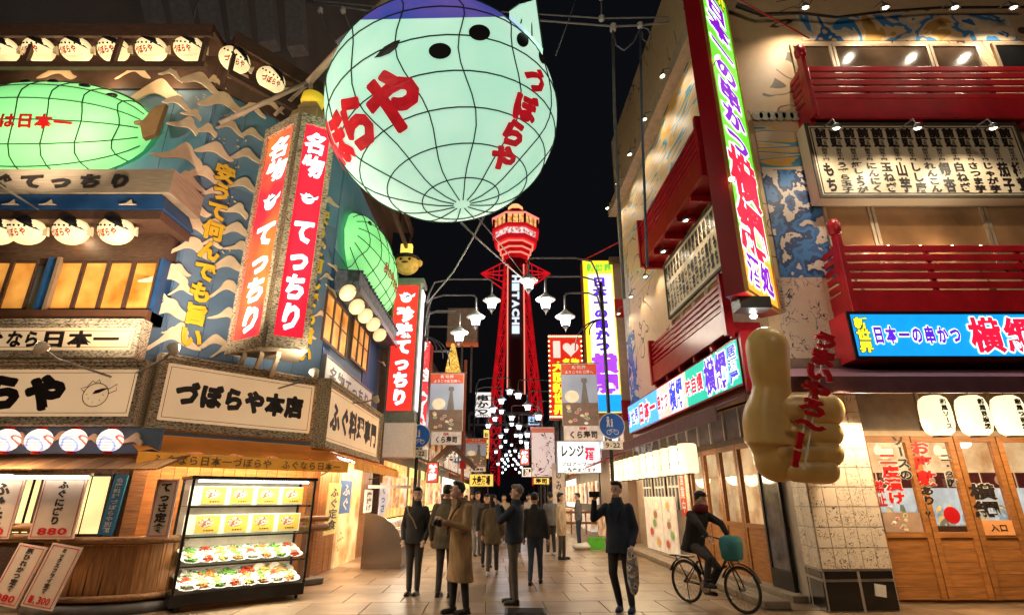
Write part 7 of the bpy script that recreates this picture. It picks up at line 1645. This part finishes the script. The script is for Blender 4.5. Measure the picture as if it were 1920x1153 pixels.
for s in (-.05, .05): m.tube([V((0, s, rr)), BB+V((0, s*.5, 0))], .009, 6); m.tube([V((0, s, rr)), ST+V((0, s*.3, -.1))], .008, 6); m.tube([V((.85, s*.5, .66)), V((WB-.04, s, rr+.12)), V((WB, s, rr))], .011, 6)
m.build('frame', BF, bk, smooth=True)
m = MB(); m.tube([HD, V((.79, 0, .96))], .013, 8); m.tube([V((.62, -.27, 1.0)), V((.72, -.24, 1.02)), V((.79, -.08, .97)), V((.79, .08, .97)), V((.72, .24, 1.02)), V((.62, .27, 1.0))], .011, 8); m.build('handlebar', GREY, bk, smooth=True)
m = MB(); m.ell((.19, 0, .84), (.12, .085, .035), 14, 8); m.ell((.3, 0, .845), (.07, .03, .025), 12, 6); m.build('saddle', BLACK, bk, smooth=True)
m = MB(); m.lathe([(.09, -.01), (.09, .01)], 20, T(BB.x, -.05, BB.z) @ RX(R(90))); m.build('chainring', STEEL, bk)
for s, a in ((-1, 40), (1, 220)): 
    q = V((math.cos(R(a))*.16, 0, math.sin(R(a))*.16)); MB().tube([BB+V((0, s*.07, 0)), BB+q+V((0, s*.08, 0))], .009, 6).build('crank', STEEL, bk); c = BB+q+V((0, s*.12, 0)); MB().box(c.x-.045, c.x+.045, c.y-.04, c.y+.04, c.z-.012, c.z+.012).build('pedal', BLACK, bk)
m = MB(); m.rings([[(WB-.10+rx*math.cos(a), ry*math.sin(a), z) for a in [k*math.pi/8 for k in range(16)]] for z, rx, ry in ((.68, .11, .13), (.72, .14, .17), (.90, .16, .19), (1.0, .14, .17), (1.02, .08, .1))]); m.build('front_bag', mat('teal_bag', (.05, .28, .30), rough=.6, bump=.2), bk, smooth=True)
m = MB(); m.tube([V((.0, 0, rr+.05)), V((-.05, .08, .02))], .008); m.build('kickstand', GREY, bk); m = MB(); m.box(-.25, .15, -.07, .07, .66, .68); m.tube([(-.2, 0, .67), (0, .05, rr)], .008); m.build('rear_rack', BLACK, bk)
m = MB(); m.ell((WB-.0, 0, rr+.38), (.03, .03, .03), 8, 6); m.build('headlight', PLW, bk)
hp_ = bk.matrix_world if 0 else T(rc.x, rc.y, 0) @ RZ(ang) @ T(.22, 0, 0)
P0 = hp_.translation
rd = person('cyclist in dark clothes with a dark red scarf and black cap riding to the right', (P0.x, P0.y, 0), ang+R(90), 1.62, BLKC, CHAR, SHB, HB, hem=.80, hipz=.93, lean=R(20), bulk=1.2, flare=.12, head=(0, -.0),
            arms={s: ((s*.27, -.38, .10), (s*.25, -.50, -.08)) for s in (-1, 1)}, legs={-1: ((-.12, -.38, .72), (-.11, -.28, .38)), 1: ((.12, -.34, .56), (.11, -.10, .24))})
m = MB(); c = V((0, -.22, 1.47)); m.rings([[c+V((rx*math.cos(a), rx*math.sin(a)-z*.35, z)) for a in [k*math.pi/7 for k in range(14)]] for z, rx in ((-.09, .10), (-.05, .135), (.02, .125), (.06, .09))]); m.build('scarf', REDC, rd, smooth=True)
m = MB(); h_ = V((0, -.235, 1.66)); m.ell(h_+V((0, .01, .02)), (.092, .10, .07), 16, 8); m.ell(h_+V((0, -.10, .0)), (.06, .05, .012), 12, 6); m.build('cap', SHB, rd, smooth=True)

# ---------------------------------------------------------------- small things near the right shop
p = atZ(1120, 1030); t = thing('plastic_crate', 'bright green plastic crate on the ground right of the street', 'crate', p); MB().box(-.25, .25, 0, .35, 0, .05).box(-.25, -.21, 0, .35, .051, .34).box(.21, .25, 0, .35, .051, .34).box(-.209, .209, 0, .03, .051, .34).box(-.209, .209, .32, .35, .051, .34).build('shell', mat('crate_green', (.1, .5, .04), em=.05), t)
p = atZ(1090, 1030); t = thing('white_bag', 'white plastic bag lying beside the green crate', 'bag', p); m = MB(); m.ell((0, 0, .09), (.3, .2, .1), 12, 8); m.ell((.15, .05, .14), (.12, .1, .08), 10, 6); m.build('sack', WHITE, t, smooth=True)
p = atZ(1085, 1000); t = thing('barrier_rack', 'low wooden rail rack in front of the bright white shop', 'rack', p)
for k in range(4): MB().box(-1+k*.66, -.95+k*.66, -.03, .03, 0, .95).build('post', WOODG, t)
MB().box(-1, 1.03, -.04, -.031, .85, .95).box(-1, 1.03, -.04, -.031, .4, .5).build('rail', WOODG, t)
